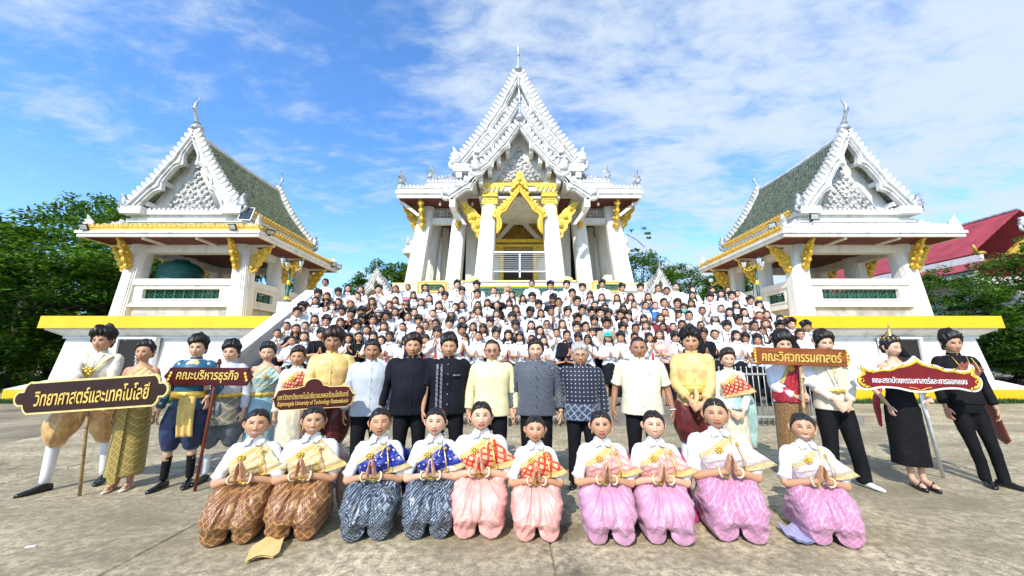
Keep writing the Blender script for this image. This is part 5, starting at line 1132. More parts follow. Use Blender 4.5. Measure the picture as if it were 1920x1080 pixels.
class Fig:
    def __init__(s, label, pos, H=1.7, rz=None, fem=False, tone='m', bw=1., cat_='person', group=None, dz=0., face=.8):
        a = rz if rz is not None else atan2(-pos[0], pos[1]) * face
        s.root = thing('person', label, cat_, tuple(pos), a, group); s.k = H / 1.7; s.root.scale = (s.k,) * 3; s.fem = fem; s.tone = tone; s.bw = bw; s.a = a; s.pos = np.array(pos, float); s.dz = dz; s.hs = 1.09 if dz else (1.07 if fem else 1.09); s.parts = []; s.arms = {}
        s.seed = int(abs(pos[0] * 97 + pos[1] * 31)) % 1000
    def loc(s, w):
        q = (np.array(w, float) - s.pos) / s.k; c_, n_ = cos(-s.a), sin(-s.a); return np.array([q[0] * c_ - q[1] * n_, q[0] * n_ + q[1] * c_, q[2]])
    def px(s, u, v, Y): return s.loc(at_y(u, v, Y))
    def arm(s, side, W_, hint=None, h=None, d=(0, -.1, -1), n=None, curl=.4, thumb=None, tin=.3, spread=.06):
        """side -1 is the one on the left of the picture"""
        Sh = SHO(s.fem, s.bw, side) + np.array([0, 0, s.dz]); E, W_ = ik(Sh, W_, hint or (side * .4, .8, -.2)); n = n or (-side, 0, 0)
        dd, nn = basis(d, n); tv = np.cross(dd, nn); th = thumb if thumb is not None else (1 if tv[1] < 0 else -1)
        r = (.88 if s.fem else 1.) * (1 + (s.bw - 1) * .5)
        s.parts.append(tube([Sh * np.array([.62, 1, 1]) + np.array([0, 0, .012]), Sh, Sh * .5 + E * .5, E, E * .55 + W_ * .45, W_], [.030 * r, .043 * r, .043 * r, .036 * r, .033 * r, .022 * r], 12, True, 4)); s.arms[side] = (Sh, E, W_)
        s.parts += hand(W_, d, n, th, curl, spread, k=.92 if s.fem else 1.02, thumb_in=tin)
    def hang(s, side, y=-.02, out=.27, z=.80): s.arm(side, (side * out * s.bw, y, z + s.dz), (side * .5, 1, 0), d=(-side * .05, -.22, -1), n=(-side, .25, 0), curl=.42)
    def wai(s, z=1.12, y=-.235, el=1.0, lean=.12):
        for q in (-1, 1): s.arm(q, (q * .031, y, z + s.dz), (q * el, .35, -.9), d=(-q * .15, -lean, 1), n=(-q, 0, 0), curl=.03, thumb=(1 if np.cross((0, 0, 1), (-q, 0, 0))[1] > 0 else -1), tin=.05, spread=.0)
    def clasp(s, z=.93, y=-.20):
        s.arm(-1, (-.075, y, z + .02), (-.8, .6, -.2), d=(.85, -.25, -.5), n=(.0, .9, -.3), curl=.35)
        s.arm(1, (.070, y - .02, z), (.8, .6, -.2), d=(-.85, -.2, -.5), n=(.0, .9, -.3), curl=.35)
    def sleeves(s, frac, off=.016, sides=(-1, 1), cuff=.0, puff=0.):
        out = []
        for q in sides:
            Sh, E, W_ = s.arms[q]; r = (.88 if s.fem else 1.) * (1 + (s.bw - 1) * .5); P = [Sh * np.array([.62, 1, 1]) + np.array([0, 0, .012]), Sh, Sh * .5 + E * .5, E, E * .5 + W_ * .5, W_]; R_ = [.034 * r, .047 * r + puff, .046 * r, .040 * r, .036 * r, .030 * r]
            C_ = cat(P, 5); Rr_ = cat(R_, 5)[:, 0] + off; nk = 5 + max(2, int(frac * 20)) + 1; Rr_ = Rr_[:nk].copy(); Rr_[-1] += cuff; out.append(tube(C_[:nk], Rr_, 14, True))
        return out
    def skin(s, head_kw={}, low=1.18, yaw=0., tilt=0., nod=0., legs=None):
        fu = [torso(s.fem, -.004, low, 1.49, s.bw * .96, dz=s.dz)] + [tube([(0, .012, 1.42 + s.dz), (0, .006, 1.50 + s.dz), (0, .004, 1.55 + s.dz)], [.062 if not s.fem else .049, .060 if not s.fem else .046, .056 if not s.fem else .044], 14)] + s.parts
        if legs: fu += legs
        V, Fc = fuse(fu, .0072, 2); C = np.tile(np.array(TONE[s.tone]), (len(V), 1)); C[V[:, 2] < 1.47 + s.dz] *= (.98, .96, .95)
        hv, hf, hc = head(s.tone, s.fem, seed=s.seed + 1, **head_kw); M_ = (Matrix.Rotation(yaw, 3, 'Z') @ Matrix.Rotation(tilt, 3, 'Y') @ Matrix.Rotation(nod, 3, 'X')); M_ = np.array(M_); s.HM = M_; s.HC = np.array([0, -.006, (1.576 if s.fem else 1.572) + s.dz])
        sc = s.hs; hv = (hv * sc) @ M_.T + s.HC; n = len(V); Fl = [tuple(int(i) for i in q) for q in Fc] + [tuple(i + n for i in q) for q in hf]
        me = attr_mesh('body', np.vstack([V, hv]), Fl, np.vstack([C, hc])); s.body = link('body', me, SKIN, s.root, True); return s
    def hp(s, p): return (np.asarray(p, float) * s.hs) @ s.HM.T + s.HC
    def hair(s, style, m_, seed=None):
        V, Fc = make_hair(style, s.seed if seed is None else seed); o = link('hair', mk_mesh('hair', s.hp(V), Fc), m_, s.root, True); return o
    def cloth(s, nm, parts, m_, vox=.012, amp=.006, k=(26, 26, 10), it=3, cut=None, label=None, uvp=False):
        V, Fc = fuse(parts, vox, it); V = folds(V, Fc, amp, s.seed + len(nm), k)
        if cut is not None:
            keep = cut(V); Fc = np.asarray(Fc) if isinstance(Fc, np.ndarray) else np.array([q for q in Fc if len(q) == 4]); Fc = Fc[keep[Fc].all(1)]
        return link(nm, mk_mesh(nm, V, Fc), m_, s.root, True, label=label)
    def g(s, nm, g_, m_, smooth=True, parent=None, **kw): return g_.obj(nm, m_, parent or s.root, smooth, **kw)
    def collar(s, m_, h=.042, r=.062, gap=.25, flaps=False):
        dz = s.dz; r = r * (.88 if s.fem else 1.); ns = 30; vs = []; fs = []; zb = 1.432 + dz
        for i in range(ns):
            a = -pi / 2 + gap / 2 + (2 * pi - gap) * i / (ns - 1); c_, n_ = cos(a), sin(a); drop = -.012 * max(0, -n_) ** 2
            for (rr, z) in ((r + .010, zb - .012 + drop), (r + .004, zb + h + drop), (r - .004, zb + h + drop), (r + .000, zb - .012 + drop)): vs.append((rr * c_, .008 + rr * n_ * 1.0, z))
        for i in range(ns - 1):
            for j in range(4): fs.append((i * 4 + j, i * 4 + (j + 1) % 4, (i + 1) * 4 + (j + 1) % 4, (i + 1) * 4 + j))
        fs += [(0, 1, 2, 3), tuple((ns - 1) * 4 + j for j in (3, 2, 1, 0))]; g = G(); g.add(vs, fs)
        if flaps:
            for q in (-1, 1):
                a = [(q * .006, -r - .012, zb + .022), (q * .050, -r * .62, zb + .052), (q * (r + .012), .0, zb + .040), (q * (r + .034), -.020, zb - .004), (q * .062, -r - .030, zb - .030), (q * .014, -r - .036, zb - .012)]
                a = np.array(a); b_ = a + np.array([0, -.008, .004]); g.add(np.vstack([a, b_]), [(0, 1, 2, 5), (2, 3, 4, 5), (6, 11, 8, 7), (8, 11, 10, 9)] + [(i, (i + 1) % 6, (i + 1) % 6 + 6, i + 6) for i in range(6)])
        return s.g('collar', g, m_)
    def buttons(s, m_, z0=1.38, z1=.95, n=5, x=0., yoff=.0, r=.006):
        g = G()
        for z in np.linspace(z0, z1, n): g.sphere((x, s.ysurf(x, z) - .014 - yoff, z + s.dz), (r, r * .6, r), 6, 4)
        o = s.g('button', g, m_); o['kind'] = 'stuff'
    def ysurf(s, x, z, off=.018):
        T_ = FT if s.fem else MT; zs = np.array([q[0] for q in T_])[::-1]; rx, ry, cy = [np.interp(z, zs, np.array([q[k] for q in T_])[::-1]) for k in (1, 2, 3)]
        rx = rx * s.bw + off; ry = ry * (1 + (s.bw - 1) * .6) + off; return cy - ry * np.sqrt(np.clip(1 - (np.abs(x) / rx) ** 2.3, 0, 1))
    def shoe(s, x, y, m_, yaw=0., L_=.275, z=0., heel=.0, parent=None):
        c_, n_ = cos(yaw), sin(yaw); R_ = []
        for q, w, h in ((-.3, .022, .05), (-.27, .034, .07), (-.12, .037, .078), (.1, .040, .072), (.32, .047, .052), (.52, .045, .042), (.66, .030, .034), (.71, .012, .026)):
            a = np.arange(14) * 2 * pi / 14; xx = np.cos(a) * w; zz_ = np.maximum(0, h * .5 + np.sin(a) * h * .5); yy = -q * L_ * np.ones(14); R_.append(np.stack([x + xx * c_ - yy * n_, y + xx * n_ + yy * c_, z + zz_], 1))
        v, f = loft(R_); g = G(); g.add(v, f); return s.g('shoe', g, m_, parent=parent)
    def sash_patch(s, P, m_, border=None, edges=(), nm='shoulder_sash', far_ok=True, nu=34, nv=22, off=.034, wrap=.10, bwid=.2, amp=.005):
        """cloth laid over chest and shoulder; P = 4 corners in (x,z): upper under-arm, upper neck, outer tip, lower belt"""
        P = [np.array(p, float) for p in P]; vs = []; uv = []
        Lx = np.linalg.norm(P[1] - P[0]); Lz = np.linalg.norm(P[3] - P[0])
        for j in range(nv + 1):
            for i in range(nu + 1):
                a, b_ = i / nu, j / nv; p = (P[0] * (1 - a) + P[1] * a) * (1 - b_) + (P[3] * (1 - a) + P[2] * a) * b_
                x, z = p; zc = z
                yb = float(s.ysurf(min(abs(x), .16), min(z, 1.33), off)); yb -= .0
                zs_ = max(0, min(z, 1.40) - 1.33) * .9; y = yb + max(0, z - 1.33) * .92
                if x > .09: y = min(y, -.118 - .03 * sstep(np.array(x), .12, .2) + max(0, x - .26) * .25 + max(0, z - 1.28) * .72) if far_ok else y
                if x < -.13: y += (abs(x) - .13) * .3
                y += amp * (sin(b_ * 26 + a * 5) + .6 * sin(b_ * 47 - a * 7)) * (.4 + a)
                vs.append((x, y, z + s.dz)); uv.append((a * Lx, b_ * Lz))
        n1 = nu + 1; k = len(vs); vs = vs + [(x, y + .006, z) for x, y, z in vs]; uv = uv * 2; fs = []; mi = []
        for j in range(nv):
            for i in range(nu):
                q = (j * n1 + i, j * n1 + i + 1, (j + 1) * n1 + i + 1, (j + 1) * n1 + i); a, b_ = (i + .5) / nu, (j + .5) / nv; isb = 0
                if 'top' in edges and b_ < bwid: isb = 1
                if 'bottom' in edges and b_ > 1 - bwid: isb = 1
                if 'tip' in edges and a > 1 - bwid * .8: isb = 1
                fs.append(q[::-1]); mi.append(isb); fs.append(tuple(w + k for w in q)); mi.append(isb)
        rim = [j * n1 for j in range(nv + 1)][::-1] + list(range(n1)) + [j * n1 + nu for j in range(nv + 1)] + [nv * n1 + i for i in range(n1)][::-1]
        for a, b_ in zip(rim[:-1], rim[1:]):
            if a != b_: fs.append((a, b_, b_ + k, a + k)); mi.append(1 if edges else 0)
        me = attr_mesh(nm, vs, fs, None, np.array(uv)); me.materials.append(m_); me.materials.append(border or m_)
        if len(me.polygons) == len(mi): me.polygons.foreach_set('material_index', np.array(mi, np.int32))
        return link(nm, me, None, s.root, True)
    def belt(s, m_, z=1.03, off=.03, h=.045, buckle=True, plain=False):
        z_ = z + s.dz; T_ = FT if s.fem else MT; zs = np.array([q[0] for q in T_])[::-1]; rx, ry, cy = [np.interp(z, zs, np.array([q[k] for q in T_])[::-1]) for k in (1, 2, 3)]; rx = rx * s.bw + off; ry += off
        n = 44; R_ = []
        for (dr, zz_) in ((0, -h / 2), (.008, -h / 4), (.010, 0), (.008, h / 4), (0, h / 2)):
            R_.append(np.array([((rx + dr + (0 if plain else .004 * (i % 2))) * cos(2 * pi * i / n), cy + (ry + dr + (0 if plain else .004 * (i % 2))) * sin(2 * pi * i / n), z_ + zz_) for i in range(n)]))
        v, f = loft(R_); g = G(); g.add(v, f); o = s.g('belt', g, m_)
        if buckle: g = G(); g.sphere((.0, cy - ry - .012, z_), (.034, .012, .028), 10, 6); g.sphere((.0, cy - ry - .022, z_), (.016, .008, .014), 8, 5); s.g('buckle', g, m_, parent=o)
    def bracelet(s, side, m_, q=.84, r=.034, th=.0075):
        Sh, E, W_ = s.arms[side]; c_ = E * (1 - q) + W_ * q; d = (W_ - E) / np.linalg.norm(W_ - E); T_, U, V_ = frames([c_, c_ + d * .01]); pts = [c_ + r * (cos(a) * U[0] + sin(a) * V_[0]) for a in np.linspace(0, 2 * pi, 19)]; g = G(); v, f = tube(pts, th, 7, False); g.add(v, f); s.g('bracelet', g, m_)
    def flowers(s, m_, p=(.085, .03, .03), n=7, drop=.12, seed=1):
        r = random.Random(seed); g = G()
        for i in range(n): g.sphere(s.hp((p[0] + r.uniform(-.004, .01), p[1] + r.uniform(-.015, .015), p[2] - drop * i / n)), r.uniform(.008, .013), 7, 5)
        s.g('hair_flowers', g, m_)
    def earring(s, m_, L_=.03):
        for q in (-1, 1):
            g = G(); a = s.hp((q * .078, .008, -.034)); g.sphere(a, .006, 6, 4); g.tube([a, a - np.array([0, 0, L_])], [.003, .007], 6); s.g('earring', g, m_)
    def necklace(s, m_, drop=.20, pend=.03, x=0.):
        g = G(); pts = []
        for a in np.linspace(-1, 1, 17):
            xx = a * .075; z = 1.425 - drop * (1 - a * a) ** 1.0 * 1.0; pts.append((xx + x * (1 - a * a), s.ysurf(abs(xx), z, .03) - .004, z + s.dz))
        v, f = tube(pts, .0035, 5, True, 2); g.add(v, f); o = s.g('necklace', g, m_)
        if pend:
            c_ = pts[8]; g = G()
            for k in range(8): g.sphere((c_[0] + pend * .7 * cos(k * pi / 4), c_[1] - .006, c_[2] - pend * .4 + pend * .7 * sin(k * pi / 4)), pend * .42, 7, 5)
            g.sphere((c_[0], c_[1] - .012, c_[2] - pend * .4), pend * .5, 8, 6); s.g('pendant', g, m_, parent=o)
    def brooch(s, m_, x, z, r=.028):
        y = s.ysurf(abs(x), z, .045); g = G()
        for k in range(8): g.sphere((x + r * .75 * cos(k * pi / 4), y - .004, z + s.dz + r * .75 * sin(k * pi / 4)), r * .36, 6, 5)
        g.sphere((x, y - .010, z + s.dz), r * .5, 8, 6); s.g('brooch', g, m_)
    def glasses(s, m_, dark=True):
        g = G()
        for q in (-1, 1):
            if dark: g.add(*loft([np.array([s.hp((q * .031 + .021 * cos(a), -.098 - dy, .004 + .013 * sin(a))) for a in np.arange(10) * pi / 5]) for dy in (0, .003)]))
            else: g.tube([s.hp((q * .031 + .020 * cos(a), -.098, .003 + .014 * sin(a))) for a in np.linspace(0, 2 * pi, 13)], .0018, 5, False)
            g.tube([s.hp((q * .052, -.095, .008)), s.hp((q * .082, -.03, .008)), s.hp((q * .083, .015, .004))], .0022, 5)
        g.tube([s.hp((-.012, -.101, .006)), s.hp((.012, -.101, .006))], .002, 5); s.g('glasses', g, m_, False)
    # lower garments ------------------------------------------------
    def trousers(s, m_, spread=.11, feet=None, loose=0., amp=.006, cuffz=.05):
        P = [loft([ell(0, .0, z, rx * s.bw, ry * s.bw, 24, 2.2) for z, rx, ry in ((1.02, .150, .112), (.94, .172, .128), (.86, .182, .136), (.78, .17, .12))])]
        s.feet = []
        for i, q in enumerate((-1, 1)):
            fx, fy = (feet[i] if feet else (q * spread, .0)); k_ = ((q * .095 + fx) / 2, fy * .5 - .015, .47)
            P.append(tube([(q * .088, .0, .88), (q * .092 * .5 + k_[0] * .5, k_[1] * .5, .68), k_, (fx * .7 + k_[0] * .3, fy * .7 + k_[1] * .3 + .01, .24), (fx, fy + .02, cuffz)], [.100 + loose, .092 + loose, .074 + loose, .066 + loose, .064 + loose], 14, True, 4)); s.feet.append((fx, fy))
        return s.cloth('trousers', P, m_, .013, amp, (24, 24, 9))
    def kraben(s, m_, feet=None, endz=.44, puff=1., amp=.016, tail=True, spread=.14):
        P = [loft([ell(0, .0, z, rx * s.bw, ry * s.bw, 24, 2.2) for z, rx, ry in ((1.04, .150, .112), (.94, .19, .14), (.86, .205, .155), (.78, .18, .13))])]; s.feet = []
        for i, q in enumerate((-1, 1)):
            fx, fy = (feet[i] if feet else (q * spread, .0)); kx = fx * .85; s.feet.append((fx, fy))
            P.append(tube([(q * .10, .0, .88), (q * .10 * .4 + kx * .7, fy * .4, .70), (kx, fy * .6 - .01, endz + .12), (kx, fy * .7, endz)], [.125, .145 * puff, .125 * puff, .082], 16, True, 5))
        if tail: P.append(tube([(0, -.12, .98), (0, -.155, .86), (0, -.13, .70)], [.035, .05, .02], 10, True, 3))
        return s.cloth('chong_kraben', P, m_, .012, amp, (20, 20, 8), it=3)
    def calves(s, m_, nm='sock', top=.5, r0=.058, r1=.040):
        for (fx, fy) in s.feet:
            g = G(); v, f = tube([(fx * .93, fy * .85 + .01, top), (fx * .97, fy * .9 + .02, top * .6), (fx, fy + .02, .09)], [r0, r0 * .9, r1], 12, True, 4); g.add(v, f); s.g(nm, g, m_)
    def shoes(s, m_, out=.18):
        for i, (fx, fy) in enumerate(s.feet): s.shoe(fx, fy, m_, (1 if i == 1 else -1) * out)
    def skirt(s, m_, top=1.03, hem=.12, rb=.20, amp=.01, k=(34, 34, 3), hips=.185, label=None, ry=.8):
        zs = np.linspace(top, hem, 26); rx = [np.interp(z, [hem, .5, .86, 1.03], [rb, rb * .97, hips, .14]) for z in zs]; P = [loft([ell(0, 0, z + s.dz, r, r * ry, 30, 2.1) for z, r in zip(zs, rx)])]
        return s.cloth('skirt', P, m_, .013, amp, k, label=label)
    def kneel_skirt(s, m_, amp=.0145, tilt=0.):
        """wrapped silk over folded legs"""
        P = [loft([ell(0, cy, z, rx, ry, 26, 2.1) for z, rx, ry, cy in ((.365, .135, .105, -.01), (.33, .165, .135, -.02), (.27, .19, .16, -.03), (.19, .205, .18, -.02), (.10, .19, .17, .0), (.02, .17, .16, .03))])]
        for q in (-1, 1):
            P.append(tube([(q * .08, .0, .28), (q * .105, -.12, .30), (q * .110, -.26, .235), (q * .098, -.335, .12)], [.125, .138, .122, .096], 16, True, 5))
            P.append(tube([(q * .098, -.335, .098), (q * .12, -.2, .09), (q * .12, .16, .085)], [.096, .09, .08], 12, True, 4))
            P.append(tube([(q * .15, .0, .27), (q * .17, -.12, .24), (q * .155, -.22, .17), (q * .13, -.28, .09)], [.07, .08, .07, .05], 10, True, 4))
        P.append(tube([(0, -.12, .32), (0, -.25, .30), (0, -.34, .22), (0, -.35, .15)], [.06, .07, .055, .02], 10, True, 4))
        V, Fc = fuse(P, .0095, 3); N_ = vnorm(V, Fc); x, y, z = V.T; r = np.random.default_rng(s.seed); h = np.zeros(len(V))
        for q in (-1, 1):
            th = np.arctan2(x - q * .012, .50 - z); rad = np.hypot(x, .48 - z)
            for kf, a in ((8, 1.), (14, .7), (23, .35)):
                ph = r.uniform(0, 6.28); w = np.sin(kf * th + ph + 1.8 * np.sin(7 * rad + ph) + .8 * np.sin(y * 14 + ph)); h += a * ((1 - np.abs(w)) ** 1.5 - .4) * sstep(q * x, -.015, .02)
        for c_ in (-.02, .03):
            d2 = np.hypot(x - c_, z - .17); w = np.sin(46 * d2 + 2 * np.sin(5 * np.arctan2(x, z - .17)) + s.seed); h += .55 * ((1 - np.abs(w)) ** 1.5 - .4) * np.exp(-(d2 / .12) ** 2)
        pl = np.exp(-(x / .028) ** 4) * sstep(z, .10, .16) * sstep(-y, .05, .12); h = h * (1 - pl) + pl * .9
        fade = sstep(z, .02, .10) * .75 + .25
        V = V + N_ * (h * fade * amp)[:, None]
        return link('chong_kraben', mk_mesh('chong_kraben', V, Fc), m_, s.root, True)
# ================================================================ the cast
def fab(name, col, rough=.6, sheen=.25, var=.1, bump=.0012, bs=240, **k): return mat(name, col, rough, var=var, vs=5, bump=bump, bs=bs, sheen=sheen, **k)
def satin(name, col, c2=None, rough=.38): return mat(name, col, rough, var=.16, vs=9, bump=.0015, bs=70, sheen=.1, spec=.45, col2=c2)
CWHITE = fab('white_cotton', (.80, .80, .82), .7); CREAMJ = satin('cream_silk', (.80, .76, .62), rough=.5); IVORY = satin('ivory_silk', (.76, .70, .50), rough=.4)
BLACKF = fab('black_cloth', (.006, .006, .008), .8, sheen=0, var=.3, spec=.25); NAVYF = fab('midnight_cloth', (.006, .0065, .013), .8, sheen=0, var=.3, spec=.25); BLKSKIRT = fab('student_black', (.007, .008, .014), .8, sheen=0, var=.3, spec=.25)
GREYJ = fab('pale_grey_wool', (.50, .54, .58), .7, var=.06); YELJ = fab('pale_yellow_wool', (.82, .74, .40), .65, var=.05); CREAMS = fab('cream_shirt', (.80, .72, .50), .65, var=.05)
YELS = satin('yellow_satin_shirt', (.82, .56, .20), rough=.45); MARS = satin('dark_red_silk', (.15, .022, .02), (.05, .008, .008), rough=.4); GOLDS = satin('gold_satin', (.66, .42, .18), (.40, .22, .08), .32)
NAVK = satin('navy_silk', (.015, .035, .11), (.006, .012, .05), .4); GREYK = satin('slate_silk', (.12, .14, .16), (.05, .06, .08), .42)
SHOEB = mat('black_leather', (.012, .012, .013), .22, var=.3, vs=20, spec=.6); SHOEW = mat('white_leather', (.7, .7, .68), .4); SANDAL = mat('pale_sandal', (.68, .58, .45), .5)
JEWEL = mat('gold_jewellery', (.86, .60, .12), .3, metal=.6, var=.2, vs=60); IVB = mat('cream_bangle', (.82, .72, .45), .35, var=.08); FLOW = mat('white_flowers', (.85, .83, .78), .6); LENS = mat('dark_lens', (.05, .012, .01), .1, spec=.8)
BRASSB = mat('brass_button', (.6, .45, .2), .3, metal=.7); PEARL = mat('pearl', (.82, .78, .7), .25)
PATG = pat_mat('grey_print_jacket', 'diamond', (.040, .045, .058), (.17, .19, .23), 30, .65, uv=False, bump=.0006)
PATD = pat_mat('navy_leaf_print', 'dots', (.012, .016, .035), (.55, .58, .62), 20, .7, uv=False, bump=.0004)
PATH = pat_mat('silver_hem_print', 'brocade', (.03, .04, .07), (.34, .40, .48), 16, .7, uv=False, bump=.0004)
GBROC = pat_mat('gold_brocade_dress', 'brocade', (.30, .21, .04), (.56, .44, .14), 24, .45, uv=False, bump=.002); GOLDSASH = satin('gold_shoulder_cloth', (.76, .56, .26), rough=.4)
TEALB = pat_mat('blue_dotted_tunic', 'dots', (.01, .10, .20), (.55, .62, .55), 9, .5, uv=False); LBLUE = pat_mat('pale_blue_brocade', 'brocade', (.24, .44, .52), (.62, .58, .34), 12, .5, uv=False)
SILB = pat_mat('silver_brocade', 'brocade', (.16, .15, .12), (.42, .37, .24), 15, .5, uv=False); REDL = pat_mat('red_gold_lattice', 'lattice', (.50, .016, .018), (.80, .50, .26), 26, .5)
REDL2 = pat_mat('orange_red_lattice', 'lattice', (.62, .035, .02), (.82, .47, .22), 26, .45)
GBORD = pat_mat('gold_border', 'weave', (.70, .46, .13), (.84, .64, .28), 60, .45); BLUES = pat_mat('royal_blue_sash', 'dots', (.008, .02, .24), (.75, .72, .6), 24, .4); GBORD2 = pat_mat('beige_gold_border', 'weave', (.55, .42, .18), (.78, .66, .36), 60, .45)
BEIGES = pat_mat('beige_gold_sash', 'weave', (.70, .50, .24), (.80, .62, .36), 14, .42); PINKS = pat_mat('peach_pink_sash', 'lattice', (.70, .30, .27), (.80, .46, .36), 22, .45); LILS = pat_mat('lilac_sash', 'lattice', (.62, .50, .62), (.80, .66, .44), 22, .5)
KBR = pat_mat('bronze_brocade', 'brocade', (.20, .075, .02), (.54, .30, .12), 24, .36, uv=False, bump=.0006, sheen=.1, spec=.6); KNV = pat_mat('navy_silver_brocade', 'diamond', (.025, .033, .055), (.30, .36, .42), 19, .36, uv=False, sheen=.1, spec=.6)
KSAL = satin('salmon_satin', (.80, .42, .36), (.70, .32, .27)); KMAU = satin('mauve_satin', (.58, .32, .43), (.47, .22, .33)); KPNK = pat_mat('pink_lilac_brocade', 'brocade', (.56, .22, .36), (.66, .42, .56), 30, .38, uv=False, bump=.002, spec=.5)
BROWNB = pat_mat('brown_gold_brocade', 'weave', (.14, .06, .02), (.36, .20, .06), 30, .5, uv=False); CRIM = satin('crimson_satin', (.42, .015, .03), (.2, .008, .02)); REDBR = pat_mat('red_brown_sash', 'weave', (.16, .022, .012), (.34, .08, .04), 40, .6); MINT = satin('mint_satin', (.34, .50, .44))
BLAZ = fab('cream_blazer', (.72, .64, .48), .7, var=.05); PINKF = satin('hot_pink_cloth', (.5, .04, .14)); ROYF = satin('royal_blue_cloth', (.01, .02, .2)); LILF = satin('pale_lilac_cloth', (.48, .48, .74)); BEIF = satin('dusty_rose_cloth', (.50, .34, .28)); GREYSTR = pat_mat('woven_stripe_band', 'brocade', (.05, .055, .07), (.45, .47, .5), 40, .7, uv=False)
def standing(u, vt, Y, label, fem=False, tone='m', bw=1., hx=.035, group='people standing behind the kneeling women', **k):
    Y *= .975
    p = at_y(u, vt, Y); H = (p[2]) / (1.70 + hx) * 1.70; return Fig(label, (p[0], p[1], 0), H, None, fem, tone, bw, group=group, **k)
JG = 'front row kneeling women'
def top_cloth(f, nm, m_, off, z0, frac, flare=.015, belly=0., amp=.006, soff=.018, cuff=.004, vox=.012, slm=None):
    """trunk with shoulder stubs as one cloth, each sleeve a part of its own"""
    f.cloth(nm, [torso(f.fem, off, z0, 1.44, f.bw, flare, belly=belly, dz=f.dz)] + f.sleeves(.12, soff - .003), m_, vox, amp, (15, 15, 11))
    for v, fc in f.sleeves(frac, soff, cuff=cuff):
        V, Fq = fuse([(v, fc)], .010, 1); V = folds(V, Fq, amp * 1.3, f.seed + 3, (26, 26, 34)); link('sleeve', mk_mesh('sleeve', V, Fq), slm or m_, f.root, True)
def jacket(f, m_, off=.024, z0=.80, frac=.93, flare=.015, belly=0., amp=.006, buttons=True, cuff=.004, nm='jacket', collar=True, bm=None, **k):
    top_cloth(f, nm, m_, off, z0, frac, flare, belly, amp, .018, cuff)
    if collar: f.collar(m_)
    if buttons:
        f.buttons(bm or BRASSB, 1.37, .92, 5, 0, off - .002 + belly * .5, .0075)
        pts = [(0, f.ysurf(.0, max(.86, z), off) - .004 - belly * exp(-((z - 1.05) / .13) ** 2) - flare * max(0, (1.05 - z)) / .3 * .8, z) for z in np.linspace(z0 + .005, 1.41, 22)]; g = G()
        vs = [(x + q * .016, y + (.001 if q > 0 else .006), z + f.dz) for x, y, z in pts for q in (-1, 1)]; g.add(vs, [(2 * i, 2 * i + 1, 2 * i + 3, 2 * i + 2) for i in range(len(pts) - 1)]); f.g('placket', g, m_, True)
# ---------------------------------------------------------------- kneeling women
KN = [(487, 762, 'm', KBR, BEIGES, GBORD, dict(smile=.8, eyes='shut', teeth=.6), 'leftmost kneeling woman, bronze silk skirt, beige gold sash and pale smile', BEIF, 1.),
      (592, 757, 'm', KBR, BEIGES, GBORD, dict(smile=.8, eyes='open', teeth=.5), 'second kneeling woman from the left, bronze silk skirt, red lipstick, rose cloth behind', BEIF, 1.08),
      (715, 760, 'm', KNV, BLUES, GBORD2, dict(smile=.2, eyes='shut'), 'kneeling woman with downcast eyes, blue sash, white flowers hanging beside her hair', ROYF, .98),
      (818, 760, 'f', KNV, BLUES, GBORD2, dict(smile=.5, eyes='shut'), 'fair kneeling woman with gold belt over silver navy skirt and blue sash', ROYF, .94),
      (903, 748, 'f', KSAL, REDL2, GBORD, dict(smile=.5, eyes='shut'), 'taller kneeling woman in salmon skirt and red lattice sash, round fair face', None, 1.1),
      (1003, 775, 'm', KSAL, REDL2, GBORD, dict(smile=.6, eyes='open'), 'smallest kneeling woman, salmon skirt and red lattice sash, ears showing', None, .92),
      (1125, 765, 'm', KMAU, PINKS, GBORD, dict(smile=.3, eyes='open'), 'kneeling woman in mauve skirt and peach sash with a serious tanned face', PINKF, 1.02),
      (1223, 765, 'f', KMAU, PINKS, GBORD, dict(smile=.9, eyes='shut', teeth=.4), 'smiling kneeling woman in mauve skirt and peach sash, tips of wispy fringe', PINKF, .96),
      (1338, 742, 'm', KPNK, LILS, GBORD2, dict(smile=.5, eyes='shut'), 'largest kneeling woman, lilac sash, pink brocade skirt, pale blue cloth behind', LILF, 1.18),
      (1500, 770, 'm', KPNK, LILS, GBORD2, dict(smile=1., eyes='shut', teeth=1.), 'rightmost kneeling woman, lilac sash and pink brocade skirt, wide toothy smile', LILF, 1.)]
